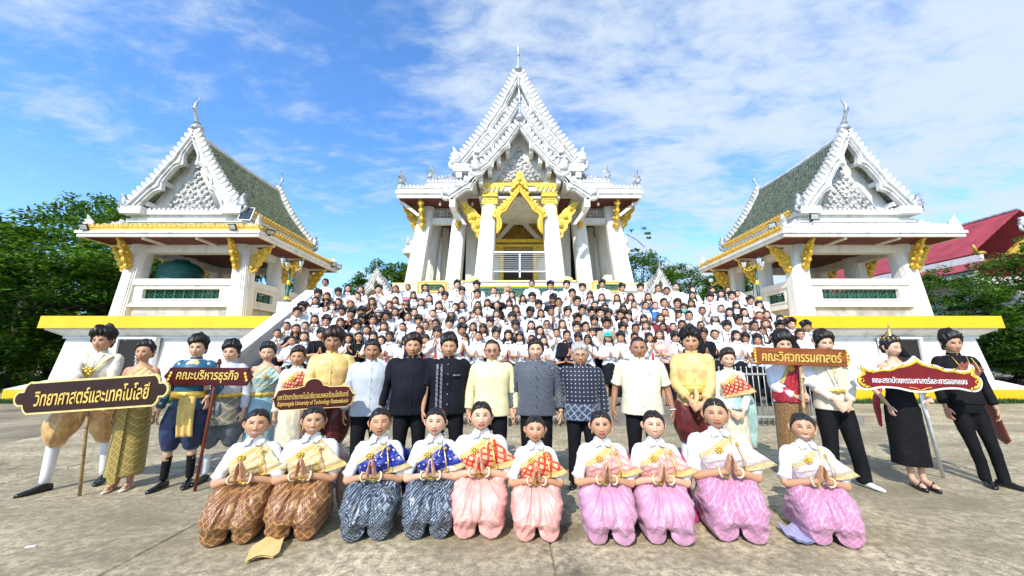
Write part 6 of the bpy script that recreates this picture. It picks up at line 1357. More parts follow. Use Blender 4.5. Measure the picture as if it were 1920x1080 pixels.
for i, (u, vt, tone, sk, sa, bo, hk, lab, tail, bw) in enumerate(KN):
    YK = [3.45, 3.52, 3.52, 3.56, 3.58, 3.50, 3.46, 3.46, 3.52, 3.42][i]; p = at_y(u, vt, YK); H = p[2] / (1.0 + .034) * 1.70; H = min(max(H, 1.5), 1.78)
    f = Fig(lab, (p[0], YK, 0), H, None, True, tone, bw, group=JG, dz=-.70, face=.38)
    f.wai(z=1.18, y=-.25, el=1.15, lean=.22)
    hk = dict(hk); hk['lips'] = (.42, .07, .06); f.skin(hk, low=1.1, nod=-.16, yaw=atan2(-p[0], YK) * .42 + [.0, .05, .05, -.08, .04, 0, .03, .05, -.05, .04][i], tilt=[.02, .0, -.03, .03, 0, .02, -.04, .03, -.03, .02][i])
    f.hair('tied', HK)
    top_cloth(f, 'blouse', CWHITE, .014, .98, .40, 0., 0., .006, .014, .014, .011)
    f.collar(CWHITE, flaps=True)
    f.kneel_skirt(sk)
    f.cloth('sash_wrap', [torso(True, .026, 1.0, 1.24, bw, dz=-.70)], {BEIGES: GOLDSASH, BLUES: ROYF, REDL2: satin('orange_red_silk', (.55, .05, .03)), PINKS: satin('peach_silk', (.70, .34, .28)), LILS: satin('lilac_silk', (.60, .50, .62))}[sa], .011, .006, (12, 12, 40))
    f.sash_patch([(-.165 * bw, 1.27), (.07, 1.435), (.34 * bw, 1.21), (-.12, 1.10)], sa, bo, ('top', 'bottom'))
    f.belt(JEWEL, 1.095, .040, .05); f.bracelet(-1, IVB, .83); f.bracelet(1, IVB, .83); f.brooch(JEWEL, -.045, 1.32, .030); f.brooch(JEWEL, .105, 1.365, .016)
    f.necklace(JEWEL, .13, 0, .02); f.earring(JEWEL); f.flowers(FLOW, (.082, .03, .02), 8 if i in (2, 3) else 4, .17 if i in (2, 3) else .07, i)
    # slack body chain from brooch to belt
    g = G(); pts = [(.10 + .03 * sin(q * 3), f.ysurf(.12, 1.36 - q * .30, .05) - .01 - .02 * sin(q * 3), 1.36 - q * .30 - .70) for q in np.linspace(0, 1, 12)]; g.tube(pts, .0055, 5); f.g('body_chain', g, JEWEL)
    if tail is not None:
        q = 1; v, fc = tube([(.17, .06, .64), (.25, .10, .52), (.27, .16, .32), (.30, .20, .10), (.36, .16, .02)], [.035, .07, .085, .09, .07], 10, True, 3, .5); v = folds(v, fc, .012, i, (30, 30, 6)); f.g('sash_tail', G().add(v, fc), tail)
        if i in (1, 8, 0):
            g = G(); x0, y0 = (.36, -.06) if i != 0 else (.24, -.42); th_ = np.linspace(0, 1, 7)
            vs = [(x0 + a * .20 + .03 * b_, y0 - b_ * .24 + .04 * a, .02 + .055 * abs(sin(a * 4 + b_ * 3 + i)) * (1 - .5 * b_)) for a in th_ for b_ in th_]; n = 7; fs = [(r_ * n + c_, r_ * n + c_ + 1, (r_ + 1) * n + c_ + 1, (r_ + 1) * n + c_) for r_ in range(n - 1) for c_ in range(n - 1)]
            k = len(vs); g.add(vs + [(x, y, max(.001, z - .012)) for x, y, z in vs], fs + [tuple(j + k for j in q_[::-1]) for q_ in fs]); f.g('sash_end', g, LILF if i == 8 else GBORD)
# ---------------------------------------------------------------- standing row
# men of the centre, left to right
C_ = []
def centre(u, vt, Y, lab, tone, bw, hk, hs, hm, top, frac=.93, z0=.80, belly=0., bm=None, hangz=.80, buttons=True, out=.27, yaw=0.):
    f = standing(u, vt, Y, lab, False, tone, bw * 1.09); out *= .96; f.hang(-1, -.03, out, hangz); f.hang(1, -.03, out, hangz); f.skin(hk, yaw=yaw); f.hair(hs, hm); f.trousers(BLACKF, .12, loose=.006)
    f.shoes(SHOEB); jacket(f, top, frac=frac, z0=z0, belly=belly, bm=bm, buttons=buttons, cuff=.012 if frac < .5 else .004); return f
f = centre(700, 634, 4.62, 'man in a pale grey stand collar jacket and black trousers, tanned smiling face', 'd', 1.0, dict(smile=.9, eyes='shut', wide=1.12), 'short', HK, GREYJ, bm=GREYJ)
f = centre(776, 625, 4.66, 'stout man in a plain long sleeved black jacket beside the pale grey jacket', 'm', 1.16, dict(smile=.5, eyes='shut', wide=1.18), 'swept', HD, NAVYF, z0=.78, belly=.05, bm=NAVYF, out=.29)
f = centre(843, 626, 4.6, 'man in a black short sleeved shirt with two grey woven stripes down one side', 'm', 1.02, dict(smile=.1, eyes='shut'), 'swept', HK, NAVYF, frac=.44, z0=.80)
for xx in (-.125, -.075):
    g = G(); pts = [(xx, f.ysurf(abs(xx), max(.86, z), .040) - .002, z) for z in np.linspace(.83, 1.37, 14)]
    for a, b_ in zip(pts[:-1], pts[1:]): g.add([(a[0] - .012, a[1], a[2]), (a[0] + .012, a[1], a[2]), (b_[0] + .012, b_[1], b_[2]), (b_[0] - .012, b_[1], b_[2])], [(0, 1, 2, 3)])
    f.g('woven_stripe', g, GREYSTR)
g = G(); y = f.ysurf(.1, 1.24, .040); g.box(.055, .145, y - .006, y + .01, 1.235, 1.252); f.g('pocket_trim', g, GREYSTR)
f = centre(923, 634, 4.6, 'man in a pale yellow jacket wearing dark sunglasses, centre of the row', 'm', 1.04, dict(smile=.4, wide=1.12), 'receding', HD, YELJ, bm=YELJ); f.glasses(LENS)
f = centre(1004, 632, 4.6, 'smiling man in a dark grey printed jacket, wristwatch on one arm', 'f', 1.08, dict(smile=.8, eyes='shut', wide=1.1), 'short', HK, PATG, bm=BLACKF, belly=.02); f.bracelet(1, JEWEL, .97, .032, .006)
f = centre(1087, 643, 4.6, 'grey haired person in glasses and a navy printed shirt with a silver hem', 'm', 1.06, dict(smile=.6, eyes='shut', wide=1.18), 'swept', HG, PATD, z0=.97, bm=BLACKF, belly=.03)
f.cloth('hem_band', [torso(False, .028, .78, .985, f.bw, .02, belly=.03)], PATH, .012, .004); f.glasses(BLACKM, False)
f = centre(1196, 629, 4.6, 'man in a cream short sleeved shirt with a wristwatch and a small ribbon pin', 'd', 1.12, dict(smile=-.1, eyes='open', wide=1.18), 'receding', HK, CREAMS, frac=.44, z0=.80, belly=.03, bm=CREAMS, out=.30); f.bracelet(1, METALW, .92, .032, .008)
g = G(); y = f.ysurf(.1, 1.28, .055); g.tube([(.09, y, 1.262), (.098, y, 1.285), (.104, y, 1.275), (.096, y, 1.262), (.112, y, 1.252)], .002, 4); f.g('ribbon_pin', g, BLACKM)
# young men in yellow shirts
f = standing(627, 614, 4.66, 'tall young man in a yellow satin shirt and dark red cloth, stern face', False, 'd', .98, hx=.045)
f.arm(-1, (.02, -.235, 1.06), (-1, .3, -.3), d=(.9, -.1, -.25), n=(0, .9, -.2), curl=.4); f.arm(1, (.14, -.215, 1.03), (1, .3, -.3), d=(-.9, -.25, .25), n=(0, .8, -.3), curl=.5)
f.skin(dict(smile=-.2, eyes='open', brow=1.1)); f.hair('fluffy', HD); jacket(f, YELS, z0=.86, frac=.9, cuff=.008); f.kraben(MARS); f.calves(CWHITE); f.shoes(SHOEB)
f = standing(1292, 614, 4.7, 'young man in a yellow satin shirt with ornate gold belt and dark red cloth', False, 'm', 1.0, hx=.045)
f.clasp(.90, -.21); f.skin(dict(smile=.0, eyes='open', brow=1.1), nod=.04); f.hair('centre', HK); jacket(f, YELS, z0=.84, frac=.9, cuff=.008); f.kraben(MARS); f.calves(CWHITE); f.shoes(SHOEB); f.belt(JEWEL, 1.03, .05, .09)
g = G(); v, fc = tube([(0, -.185, 1.02), (0, -.20, .94), (-.03, -.19, .84), (-.02, -.17, .80)], [.06, .07, .065, .04], 10, True, 3, .4); g.add(folds(v, fc, .008, 3), fc); f.g('waist_cloth', g, GBORD)
# left group
fp = at_z(125, 916, 0)
f = Fig('young man in a cream silk jacket holding the big brown sign, at the far left', (at_y(186, 612, 4.35)[0] - .0, 4.42, 0), at_y(186, 612, 4.42)[2] / 1.745 * 1.70, None, False, 'm', 1.0, group='people standing behind the kneeling women', face=.5)
f.arm(-1, f.px(146, 716, 4.03), (-1, .6, -.2), d=(.9, -.35, .10), n=(0, .2, -1), curl=.35); f.arm(1, f.px(172, 772, 4.12), (1, .8, -.2), d=(-.8, -.4, -.1), n=(-.1, .9, -.2), curl=1.15)
f.skin(dict(smile=.0, eyes='open'), yaw=-.1); f.hair('centre', HK); jacket(f, CREAMJ, z0=.84, frac=.93)
f.kraben(GOLDS, feet=[(-.27, -.04), (.19, .12)], endz=.46, puff=1.12, amp=.022); f.calves(CWHITE, 'white_stocking', .5, .062, .046); f.shoe(-.27, -.04, SHOEB, -.75, .29); f.shoe(.19, .12, SHOEB, .15, .28)
f.necklace(JEWEL, .17, .055, -.02); g = G(); pts = [(.16 - q * .26, f.ysurf(abs(.16 - q * .26), 1.40 - q * .34, .04), 1.40 - q * .34) for q in np.linspace(0, 1, 12)]; g.tube(pts, .009, 5); f.g('chest_chain', g, JEWEL)
g = G(); v, fc = tube([(-.05, -.19, .98), (-.06, -.2, .90), (-.05, -.19, .84)], [.07, .08, .06], 10, True, 3, .45); g.add(v, fc); f.g('waist_cloth', g, satin('plum_cloth', (.08, .02, .03)))
f = standing(276, 637, 4.52, 'woman in a one shouldered gold brocade dress and pale sandals', True, 'm', 1.02, face=.5); f.hang(-1, -.05, .2, .84); f.hang(1, -.05, .26, .80)
f.skin(dict(smile=.5, eyes='open'), yaw=-.08, low=.86, legs=[tube([(q * .07, 0, .9), (q * .07, 0, .6), (q * .06, .0, .3), (q * .07, .01, .09), (q * .08, -.02, .045), (q * .085, -.09, .035), (q * .09, -.15, .028)], [.08, .06, .045, .036, .035, .036, .026], 10, True, 3) for q in (-1, 1)]); f.hair('updo', HK)
f.cloth('bodice', [torso(True, .010, .96, 1.30, 1.0)], GOLDSASH, .011, .003); f.skirt(GBROC, 1.06, .15, .205, .006, (30, 30, 3)); f.sash_patch([(-.15, 1.26), (.04, 1.42), (.27, 1.26), (-.02, 1.02)], GOLDSASH, GBORD, ('top',), amp=.006)
g = G(); g.box(-.085, .0, -.185, -.165, .10, 1.0); o = f.g('front_pleat', g, GBROC, False); f.belt(JEWEL, 1.03, .025, .045); f.bracelet(1, JEWEL, .93, .03, .007); f.bracelet(-1, JEWEL, .93, .03, .007)
f.flowers(FLOW, (-.08, .0, -.045), 9, .10, 4); f.earring(JEWEL)
for q in (-1, 1):
    g = G(); R_ = []
    for s, w in ((-.05, .02), (-.02, .036), (.06, .034), (.13, .044), (.19, .036), (.215, .012)): a = np.arange(12) * pi / 6; R_.append(np.stack([q * .085 + np.cos(a) * w, -s - .0 + 0 * a, .0 + .012 + np.sin(a) * .012], 1))
    v, fc = loft(R_); g.add(v, fc); g.tube([(q * .085 - .04, -.11, .015), (q * .085, -.115, .066), (q * .085 + .04, -.11, .015)], .009, 6); g.tube([(q * .085 - .034, -.02, .02), (q * .085, -.03, .088), (q * .085 + .034, -.02, .02)], .007, 6); f.g('sandal', g, SANDAL)
f = standing(375, 627, 4.55, 'young man in a blue dotted tunic with gold sash, navy cloth and black socks', False, 'f', 1.0, hx=.04, face=.5); f.hang(-1, -.08, .30, .83); f.arm(1, (.22, -.1, 1.0), (1, .6, 0), d=(.3, -.3, -1), n=(-1, .2, 0), curl=.5)
f.skin(dict(smile=.6, eyes='open'), yaw=.05); f.hair('parted', HK); jacket(f, TEALB, z0=.86, frac=.9, buttons=False); f.kraben(NAVK, feet=[(-.17, 0), (.10, .02)], endz=.42); f.calves(BLACKF, 'black_sock', .34, .052, .042)
for (fx, fy), yw in zip(f.feet, (-.35, .15)):
    f.shoe(fx, fy, SHOEB, yw)
    g = G(); g.tube([(fx * .95, fy + .01, .30), (fx * .93, fy, .46)], .05, 10); f.g('bare_shin', g, mat('tan_skin_plain', TONE['f'], .5), parent=f.body)
g = G(); v, fc = loft([np.array([(x_ + .05 + (1.02 - z) * .06, -.205 - .012 * sin(x_ * 90 + z * 3) - .03 * sin((1.02 - z) * 6) + d_, z) for x_, d_ in [(q, 0) for q in np.linspace(-.085, .085, 14)] + [(q, .02) for q in np.linspace(.085, -.085, 14)]]) for z in np.linspace(1.02, .58, 18)]); g.add(v, fc); f.g('gold_front_sash', g, satin('bright_gold_satin', (.80, .55, .16))); f.belt(JEWEL, 1.03, .05, .08)
g = G(); g.add(*loft([ell(0, .005, 1.44, .085, .08, 24), ell(0, .005, 1.40, .135, .105, 24), ell(0, .008, 1.385, .15, .11, 24)], False)); f.g('gold_neck_piece', g, GBORD2)
f = standing(437, 638, 4.75, 'young man in a pale grey shirt and slate cloth holding the small maroon sign', False, 'f', .96, hx=.035, face=.4)
f.arm(-1, f.px(389, 727, 4.42), (-1, .5, -.4), d=(-.1, -.7, .45), n=(1, .0, 0), curl=1.2); f.hang(1, -.03, .26, .82)
f.skin(dict(smile=-.05, eyes='open')); f.hair('parted', HK); jacket(f, fab('pale_shirt', (.58, .60, .68), .6), z0=.84, frac=.9, buttons=True, bm=PEARL); f.kraben(GREYK, feet=[(-.14, .0), (.13, .05)], endz=.42); f.calves(CWHITE, 'white_sock', .30, .05, .042); f.shoes(SHOEB)
f.cloth('waist_wrap', [loft([ell(0, 0, z, rx, rx * .8, 26, 2.2) for z, rx in ((1.06, .165), (.95, .20), (.80, .225), (.68, .235))])], SILB, .012, .008, (24, 24, 4)); f.belt(JEWEL, 1.04, .05, .05, plain=True)
f = standing(505, 640, 4.95, 'woman in a pale blue one shouldered gown with a gold belt', True, 'f', .98, face=.5); f.hang(-1, -.08, .20, .86); f.hang(1, -.05, .24, .82)
f.skin(dict(smile=.8, eyes='shut', lips=(.45, .08, .07)), nod=.08, yaw=.1); f.hair('updo', HK); f.cloth('bodice', [torso(True, .010, .96, 1.31, 1.0)], LBLUE, .011, .003); f.skirt(satin('pale_blue_silk', (.30, .50, .56)), 1.06, .08, .2, .008); f.sash_patch([(-.15, 1.27), (.05, 1.42), (.25, 1.27), (-.05, 1.02)], pat_mat('pale_blue_sash', 'brocade', (.30, .50, .56), (.66, .58, .30), 12, .5), GBORD2, ('top',)); f.belt(JEWEL, 1.03, .028, .055); f.bracelet(-1, JEWEL, .94, .03, .008); f.earring(JEWEL); f.brooch(JEWEL, .05, 1.27, .03)
f = standing(561, 648, 4.75, 'woman in an ivory long sleeved blouse with a red lattice sash over her shoulder', True, 'm', .96, face=.5); f.hang(-1, -.08, .22, .82); f.hang(1, -.08, .22, .84)
f.skin(dict(smile=.5, eyes='open', lips=(.45, .08, .07)), yaw=.05); f.hair('updo', HD); jacket(f, CREAMJ, z0=.98, frac=.93, buttons=False, off=.014); f.skirt(IVORY, 1.06, .06, .2, .01); f.sash_patch([(-.15, 1.25), (.06, 1.43), (.24, 1.22), (-.06, 1.02)], REDL, GBORD, ('top',)); f.earring(JEWEL); f.brooch(JEWEL, .0, 1.30, .034)
# right group
f = standing(1362, 652, 4.7, 'young woman in ivory blouse with red lattice sash, pink flowers in her hair', True, 'f', .94, face=.5); f.clasp(.90, -.20)
f.skin(dict(smile=1., eyes='shut', teeth=.6, lips=(.45, .08, .07)), tilt=.05, nod=.06); f.hair('updo', HD); jacket(f, CREAMJ, z0=.98, frac=.93, buttons=False, off=.014); f.skirt(IVORY, 1.06, .06, .2, .01); f.sash_patch([(-.15, 1.25), (.05, 1.42), (.29, 1.16), (-.10, 1.06)], REDL, GBORD, ('top', 'bottom')); f.brooch(JEWEL, -.02, 1.28, .034); f.earring(PEARL)
f.flowers(mat('pink_flowers', (.8, .5, .5), .6), (-.085, .0, .02), 7, .08, 6); g = G(); v, fc = tube([(.16, .05, 1.2), (.24, .06, 1.05), (.27, .06, .85), (.26, .06, .62), (.25, .04, .45)], [.04, .065, .07, .06, .03], 12, True, 4, .22); g.add(folds(v, fc, .014, 5, (34, 34, 5)), fc); f.g('mint_shawl', g, MINT); f.cloth('mint_waist', [loft([ell(0, 0, z, rx, rx * .82, 26) for z, rx in ((1.08, .15), (1.0, .18), (.93, .21))])], MINT, .012, .008)
f = standing(1465, 622, 4.72, 'man in a white shirt and crimson sash lifting the orange brown wooden sign', False, 'f', 1.0, hx=.04, face=.5)
f.arm(1, f.px(1503, 712, 4.42), (1, .6, -.3), d=(.1, -.7, .4), n=(-1, 0, 0), curl=1.2); f.arm(-1, f.px(1496, 745, 4.45), (-1, .5, -.4), d=(.7, -.5, .2), n=(.2, .8, 0), curl=1.1)
f.skin(dict(smile=.0, eyes='open')); f.hair('fluffy', HK); jacket(f, CWHITE, z0=.9, frac=.9, collar=True); f.sash_patch([(-.13, 1.14), (.02, 1.42), (.16, 1.40), (.06, 1.0)], CRIM, GBORD, ('top',)); f.cloth('crimson_waist_wrap', [loft([ell(0, 0, z, rx, rx * .8, 26) for z, rx in ((1.10, .175), (1.0, .195), (.90, .205))])], CRIM, .012, .01); f.skirt(BROWNB, .98, .30, .20, .012, (30, 30, 4)); f.brooch(JEWEL, .0, 1.3, .04); f.bracelet(-1, JEWEL, .86, .032, .007); f.feet = [(-.1, 0), (.1, 0)]; f.calves(CWHITE, 'stocking', .4); f.shoes(SHOEB)
f = standing(1541, 619, 4.62, 'smiling man in a cream blazer with a gold belt, black trousers and white shoes', False, 'f', 1.04, hx=.04, face=.4); f.clasp(.92, -.22)
f.skin(dict(smile=.8, eyes='shut', wide=1.1)); f.hair('parted', HK); jacket(f, BLAZ, z0=.82, frac=.93, collar=False, flare=.02); f.trousers(BLACKF, .12, [(-.10, 0), (.22, -.02)], loose=.018); f.shoe(-.10, 0, SHOEW, 0); f.shoe(.22, -.02, SHOEW, .5, .28); f.belt(JEWEL, 1.04, .05, .035); f.necklace(JEWEL, .30, 0)
g = G(); y = f.ysurf(0, 1.3, .05)
for q in (-1, 1): g.add([(q * .01, y - .004, 1.10), (q * .06, y + .04, 1.42), (q * .10, y + .045, 1.38), (q * .09, y + .012, 1.30), (q * .03, y - .006, 1.12)], [(0, 1, 2, 3, 4)])
f.g('lapel', g, fab('blazer_lapel', (.78, .71, .55), .6), False); g = G(); g.add([(0, y - .002, 1.14), (-.045, y + .03, 1.42), (.045, y + .03, 1.42)], [(0, 1, 2)]); f.g('shirt_front', g, satin('gold_silk_shirt', (.7, .58, .3)), False)
f = standing(1667, 630, 4.55, 'woman in a black one shouldered gown wearing a tall golden spire crown', True, 'f', .95, hx=.02, face=.35); f.hang(-1, -.05, .18, .9); f.arm(1, f.px(1731, 750, 4.25), (1, .5, -.5), d=(.7, -.5, .1), n=(.1, .7, -.2), curl=1.0)
f.skin(dict(smile=.3, eyes='shut', lips=(.42, .08, .07)), yaw=.35, nod=.08, low=.86, legs=[tube([(q * .07, 0, .9), (q * .07, 0, .6), (.03 + q * .06, -.0, .35), (.03 + q * .06, .0, .12), (.04 + q * .06, -.03, .07), (.05 + q * .065, -.12, .045), (.055 + q * .07, -.17, .04)], [.08, .06, .045, .033, .033, .034, .022], 10, True, 3) for q in (-1, 1)]); f.hair('updo', HK)
f.cloth('bodice', [torso(True, .010, .96, 1.31, 1.0)], BLACKF, .011, .003); f.skirt(BLACKF, 1.06, .24, .20, .012, (30, 30, 3)); f.sash_patch([(-.12, 1.24), (.0, 1.37), (.13, 1.39), (.08, 1.2)], REDBR, None, (), far_ok=False)
for q in (-1, 1):
    g = G(); R_ = []
    for s, w in ((-.05, .02), (-.02, .03), (.06, .03), (.13, .04), (.19, .034), (.215, .012)): a = np.arange(12) * pi / 6; R_.append(np.stack([.045 + q * .065 + np.cos(a) * w, -s + 0 * a, .02 + np.sin(a) * .02], 1))
    v, fc = loft(R_); g.add(v, fc); g.tube([(.045 + q * .065 - .035, -.12, .03), (.045 + q * .065, -.125, .09), (.045 + q * .065 + .035, -.12, .03)], .010, 6); f.g('black_sandal', g, SHOEB)
g = G(); hc = lambda z: tuple(f.hp((0, .0, z)))
R_ = [np.array([f.hp((r * cos(a), .01 + r * sin(a), z)) for a in np.arange(16) * pi / 8]) for z, r in ((.075, .088), (.095, .092), (.10, .078), (.12, .066), (.125, .07), (.14, .05), (.15, .052), (.165, .034), (.175, .036), (.19, .02), (.21, .014), (.26, .006), (.30, .002))]
v, fc = loft(R_); g.add(v, fc)
for k in range(12): g.sphere(tuple(f.hp((.09 * cos(k * pi / 6), .01 + .09 * sin(k * pi / 6), .108))), (.010, .010, .02), 6, 4)
f.g('golden_crown', g, mat('antique_gold_crown', (.55, .38, .14), .35, metal=.6, var=.2, vs=30))
g = G()
for k in range(10): g.sphere(tuple(f.hp((-.088, -.01, -.03 - k * .017))), .007, 6, 5)
f.g('pearl_drop', g, PEARL); g = G(); g.add(*tube([(.11, .10, 1.60), (.19, .12, 1.52), (.28, .12, 1.47)], [.07, .06, .008], 12, True, 4, .5)); f.g('black_hair_fan', g, BLACKF)
g = G(); v, fc = tube([(-.16, .10, 1.10), (-.21, .12, .9), (-.2, .12, .65)], [.05, .07, .04], 10, True, 3, .4); g.add(folds(v, fc, .01, 5), fc); f.g('red_sash_tail', g, CRIM)
f = Fig('slim man dressed all in black with a red brown cloth over one shoulder, far right', (at_y(1782, 618, 4.5)[0], 4.52, 0), at_y(1772, 618, 4.5)[2] / 1.745 * 1.70, None, False, 'm', .98, group='people standing behind the kneeling women', face=.4)
f.hang(-1, -.10, .26, .84); f.hang(1, -.04, .30, .80); f.skin(dict(smile=-.05, eyes='open'), tilt=-.03); f.hair('parted', HK); jacket(f, BLACKF, z0=.88, frac=.93, buttons=False, amp=.004); f.trousers(BLACKF, .1, [(.06, -.02), (.22, -.04)], loose=-.006, amp=.007); f.shoe(.06, -.02, SHOEB, -.3, .28); f.shoe(.22, -.04, SHOEB, .7, .3)
f.sash_patch([(-.15, 1.22), (.04, 1.42), (.21, 1.28), (-.02, 1.06)], REDBR, None, (), far_ok=False); g = G(); v, fc = tube([(.20, .06, 1.38), (.27, .08, 1.2), (.30, .10, .95), (.36, .12, .70), (.40, .12, .48)], [.05, .075, .085, .09, .095], 12, True, 4, .18); g.add(folds(v, fc, .008, 9, (30, 30, 5)), fc); f.g('shoulder_cloth_tail', g, REDBR)
g = G()
for q in np.linspace(0, 1, 9): g.sphere((.10 + .02 * q, f.ysurf(.11, 1.40 - q * .14, .05) - .012, 1.40 - q * .14), .010, 6, 4)
f.g('gold_cord', g, JEWEL); f.necklace(JEWEL, .20, 0)
for o_ in list(COL.objects):
    if o_.get('category') == 'person' and abs(o_.location.x) > 2.6 and o_.location.y < 5.2: o_.scale = (o_.scale[0] * (.93 if abs(o_.location.x) < 3.6 else .87), o_.scale[1] * .95, o_.scale[2])
# ---------------------------------------------------------------- signs and poles
def rot2(P, a): c_, s_ = cos(a), sin(a); return [(x * c_ - z * s_, x * s_ + z * c_) for x, z in P]
def board(name, label, c, a, outline, th, m_board, m_edge, inset, texts, ornaments=None, rzp=0.):
    r = thing(name, label, 'sign', tuple(c), rzp, 'hand held name signs'); r.rotation_euler = (0, -a, rzp)
    g = G(); g.ext(outline, (0, 0, 0), (1, 0, 0), (0, 0, 1), (0, 1, 0), th); g.obj('frame', m_edge, r)
    cx_ = sum(p[0] for p in outline) / len(outline); cz_ = sum(p[1] for p in outline) / len(outline)
    P = np.array(outline); n = len(P); inn = []
    for i in range(n):
        t_ = P[(i + 1) % n] - P[i - 1]; t_ = t_ / (np.linalg.norm(t_) + 1e-9); nn = np.array([-t_[1], t_[0]])
        area = sum(P[j][0] * P[(j + 1) % n][1] - P[(j + 1) % n][0] * P[j][1] for j in range(n)); nn = nn if area > 0 else -nn; inn.append(tuple(P[i] + nn * inset))
    g = G(); g.ext(inn, (0, -.004, 0), (1, 0, 0), (0, 0, 1), (0, 1, 0), .003); g.obj('face', m_board, r)
    for (tx, size, x, z, m_t, wmax, sh) in texts:
        cu = bpy.data.curves.new('lettering', 'FONT'); cu.body = tx; cu.size = size; cu.align_x = 'CENTER'; cu.align_y = 'CENTER'; cu.extrude = .003; cu.shear = sh; cu.offset = size * (.012 if size > .1 else .0); cu.resolution_u = 3
        o = bpy.data.objects.new('lettering', cu); TMP.collection.objects.link(o); dg = bench_graph(); me = bpy.data.meshes.new_from_object(o.evaluated_get(dg)); TMP.collection.objects.unlink(o)
        v = np.zeros(len(me.vertices) * 3, np.float32); me.vertices.foreach_get('co', v); v = v.reshape(-1, 3); w = v[:, 0].max() - v[:, 0].min(); v[:, 0] *= wmax / w; v[:, 0] -= (v[:, 0].max() + v[:, 0].min()) / 2; v[:, 1] -= (v[:, 1].max() + v[:, 1].min()) / 2; me.vertices.foreach_set('co', v.ravel()); me.materials.clear(); me.materials.append(m_t); me.name = 'lettering'
        o2 = link('lettering', me, None, r); o2.location = (x, -.009, z); o2.rotation_euler = (pi / 2, 0, 0); o2['kind'] = 'stuff'
    if ornaments:
        g = G(); ornaments(g); g.obj('gold_ornament', GOLDL, r, True)
    return r
def sym(half): return half + [(-x, z) for x, z in half[::-1]]
def arc(cx_, cz_, r, a0, a1, n=7, rz=None): rz = rz or r; return [(cx_ + r * cos(a), cz_ + rz * sin(a)) for a in np.linspace(a0, a1, n)]
BRD = mat('dark_brown_varnish', (.034, .009, .005), .3, var=.25, vs=3, spec=.35); MAR = mat('maroon_varnish', (.065, .004, .004), .4, var=.2, vs=4, spec=.3); ORW = mat('orange_brown_wood', (.30, .085, .018), .4, var=.25, vs=3, vstretch=(1, 1, 7), bump=.001, bs=30); CRB = mat('crimson_board', (.25, .008, .012), .4, var=.3, vs=1.5)
LETG = mat('gold_lettering', (.80, .55, .14), .35, metal=.2, var=.1); LETO = mat('carved_gold_letters', (.72, .40, .10), .45, var=.15); LETW = mat('white_lettering', (.85, .84, .82), .5); EDGEY = mat('pale_gold_edge', (.80, .62, .24), .45); EDGEW = mat('white_edge', (.83, .82, .74), .5)
c1 = at_y(171, 739, 3.98); W1, H1 = .735, .165
o1 = [(W1 - .10, -H1)] + arc(W1 - .13, -H1 + .09, .10, -pi / 2 + .3, 0, 4) + arc(W1 - .02, 0, .085, -pi / 2 + .4, pi / 2 - .4, 6) + arc(W1 - .13, H1 - .09, .10, 0, pi / 2 - .3, 4) + [(W1 - .10, H1)]
board('sign_board', 'large dark brown sign with gold rim and one line of gold Thai letters, far left', c1, radians(3.8), sym(o1), .025, BRD, EDGEY, .02, [('วิทยาศาสตร์และเทคโนโลยี', .20, .02, 0, LETG, 1.18, .12)])
c2 = at_y(390, 706, 4.28); W2, H2 = .50, .098
o2_ = [(W2 - .06, -H2), (W2 - .04, -H2 * .55), (W2, 0), (W2 - .04, H2 * .55), (W2 - .06, H2)]
board('sign_board', 'small maroon sign with gold ornaments at both ends and gold Thai letters', c2, radians(-.5), sym(o2_), .022, MAR, MAR, .006, [('คณะบริหารธุรกิจ', .14, 0, 0, LETG, .70, .12)], lambda g: [g.sphere((q * (W2 - .07 - .012 * k), -.006, .035 * k), (.016, .005, .018), 6, 4) for q in (-1, 1) for k in (-1, 0, 1)])
c3 = at_y(588, 744, 4.14); W3, H3 = .445, .125
o3_ = [(W3 - .09, -H3), (W3 - .03, -H3 * .7), (W3 - .01, -H3 * .15), (W3 + .015, 0), (W3 - .02, H3 * .15), (W3 - .06, H3 * .72), (W3 - .11, H3 * .8), (.17, H3 * .82), (.13, H3 * .95)] + arc(0, H3 * .9, .105, .1, pi / 2, 6, .085)
board('sign_board', 'dark maroon sign with domed top, Thai line above an English university name', c3, radians(3.2), o3_ + [(-x, z) for x, z in o3_[::-1][1:]], .022, MAR, EDGEY, .009, [('มหาวิทยาลัยเทคโนโลยีราชมงคลรัตนโกสินทร์', .078, .0, .018, LETG, .76, .0), ('Rajamangala University of Technology Rattanakosin', .066, 0, -.062, LETG, .76, .25)])
c4 = at_y(1502, 669, 4.34); W4, H4 = .565, .098
o4_ = [(W4 - .04, -H4), (W4 - .035, -H4 * .5), (W4, -.3 * H4), (W4 - .01, 0), (W4, .3 * H4), (W4 - .035, H4 * .5), (W4 - .04, H4)]
board('sign_board', 'orange brown wooden sign with raised gold Thai letters, held above a white shirt', c4, radians(-1.5), sym(o4_), .025, ORW, ORW, .004, [('คณะวิศวกรรมศาสตร์', .15, 0, 0, LETG, .92, .12)], lambda g: [g.sphere((q * (W4 - .035), -.008, -.07 + .035 * k), (.014, .006, .018), 6, 4) for q in (-1, 1) for k in range(5)])
c5 = at_y(1722, 711, 4.12); W5 = .685
def curve5(sc=1.):
    P = [(0, -.14), (.10, -.135), (.25, -.105), (.42, -.10), (.56, -.125), (.64, -.11), (.685, -.05), (.68, .02), (.62, .07), (.635, .13), (.60, .165), (.575, .11), (.50, .10), (.40, .115), (.30, .12), (.22, .155), (.13, .17), (.06, .20), (0, .25)]
    return cat(P, 3)
P5 = [tuple(q) for q in curve5()]
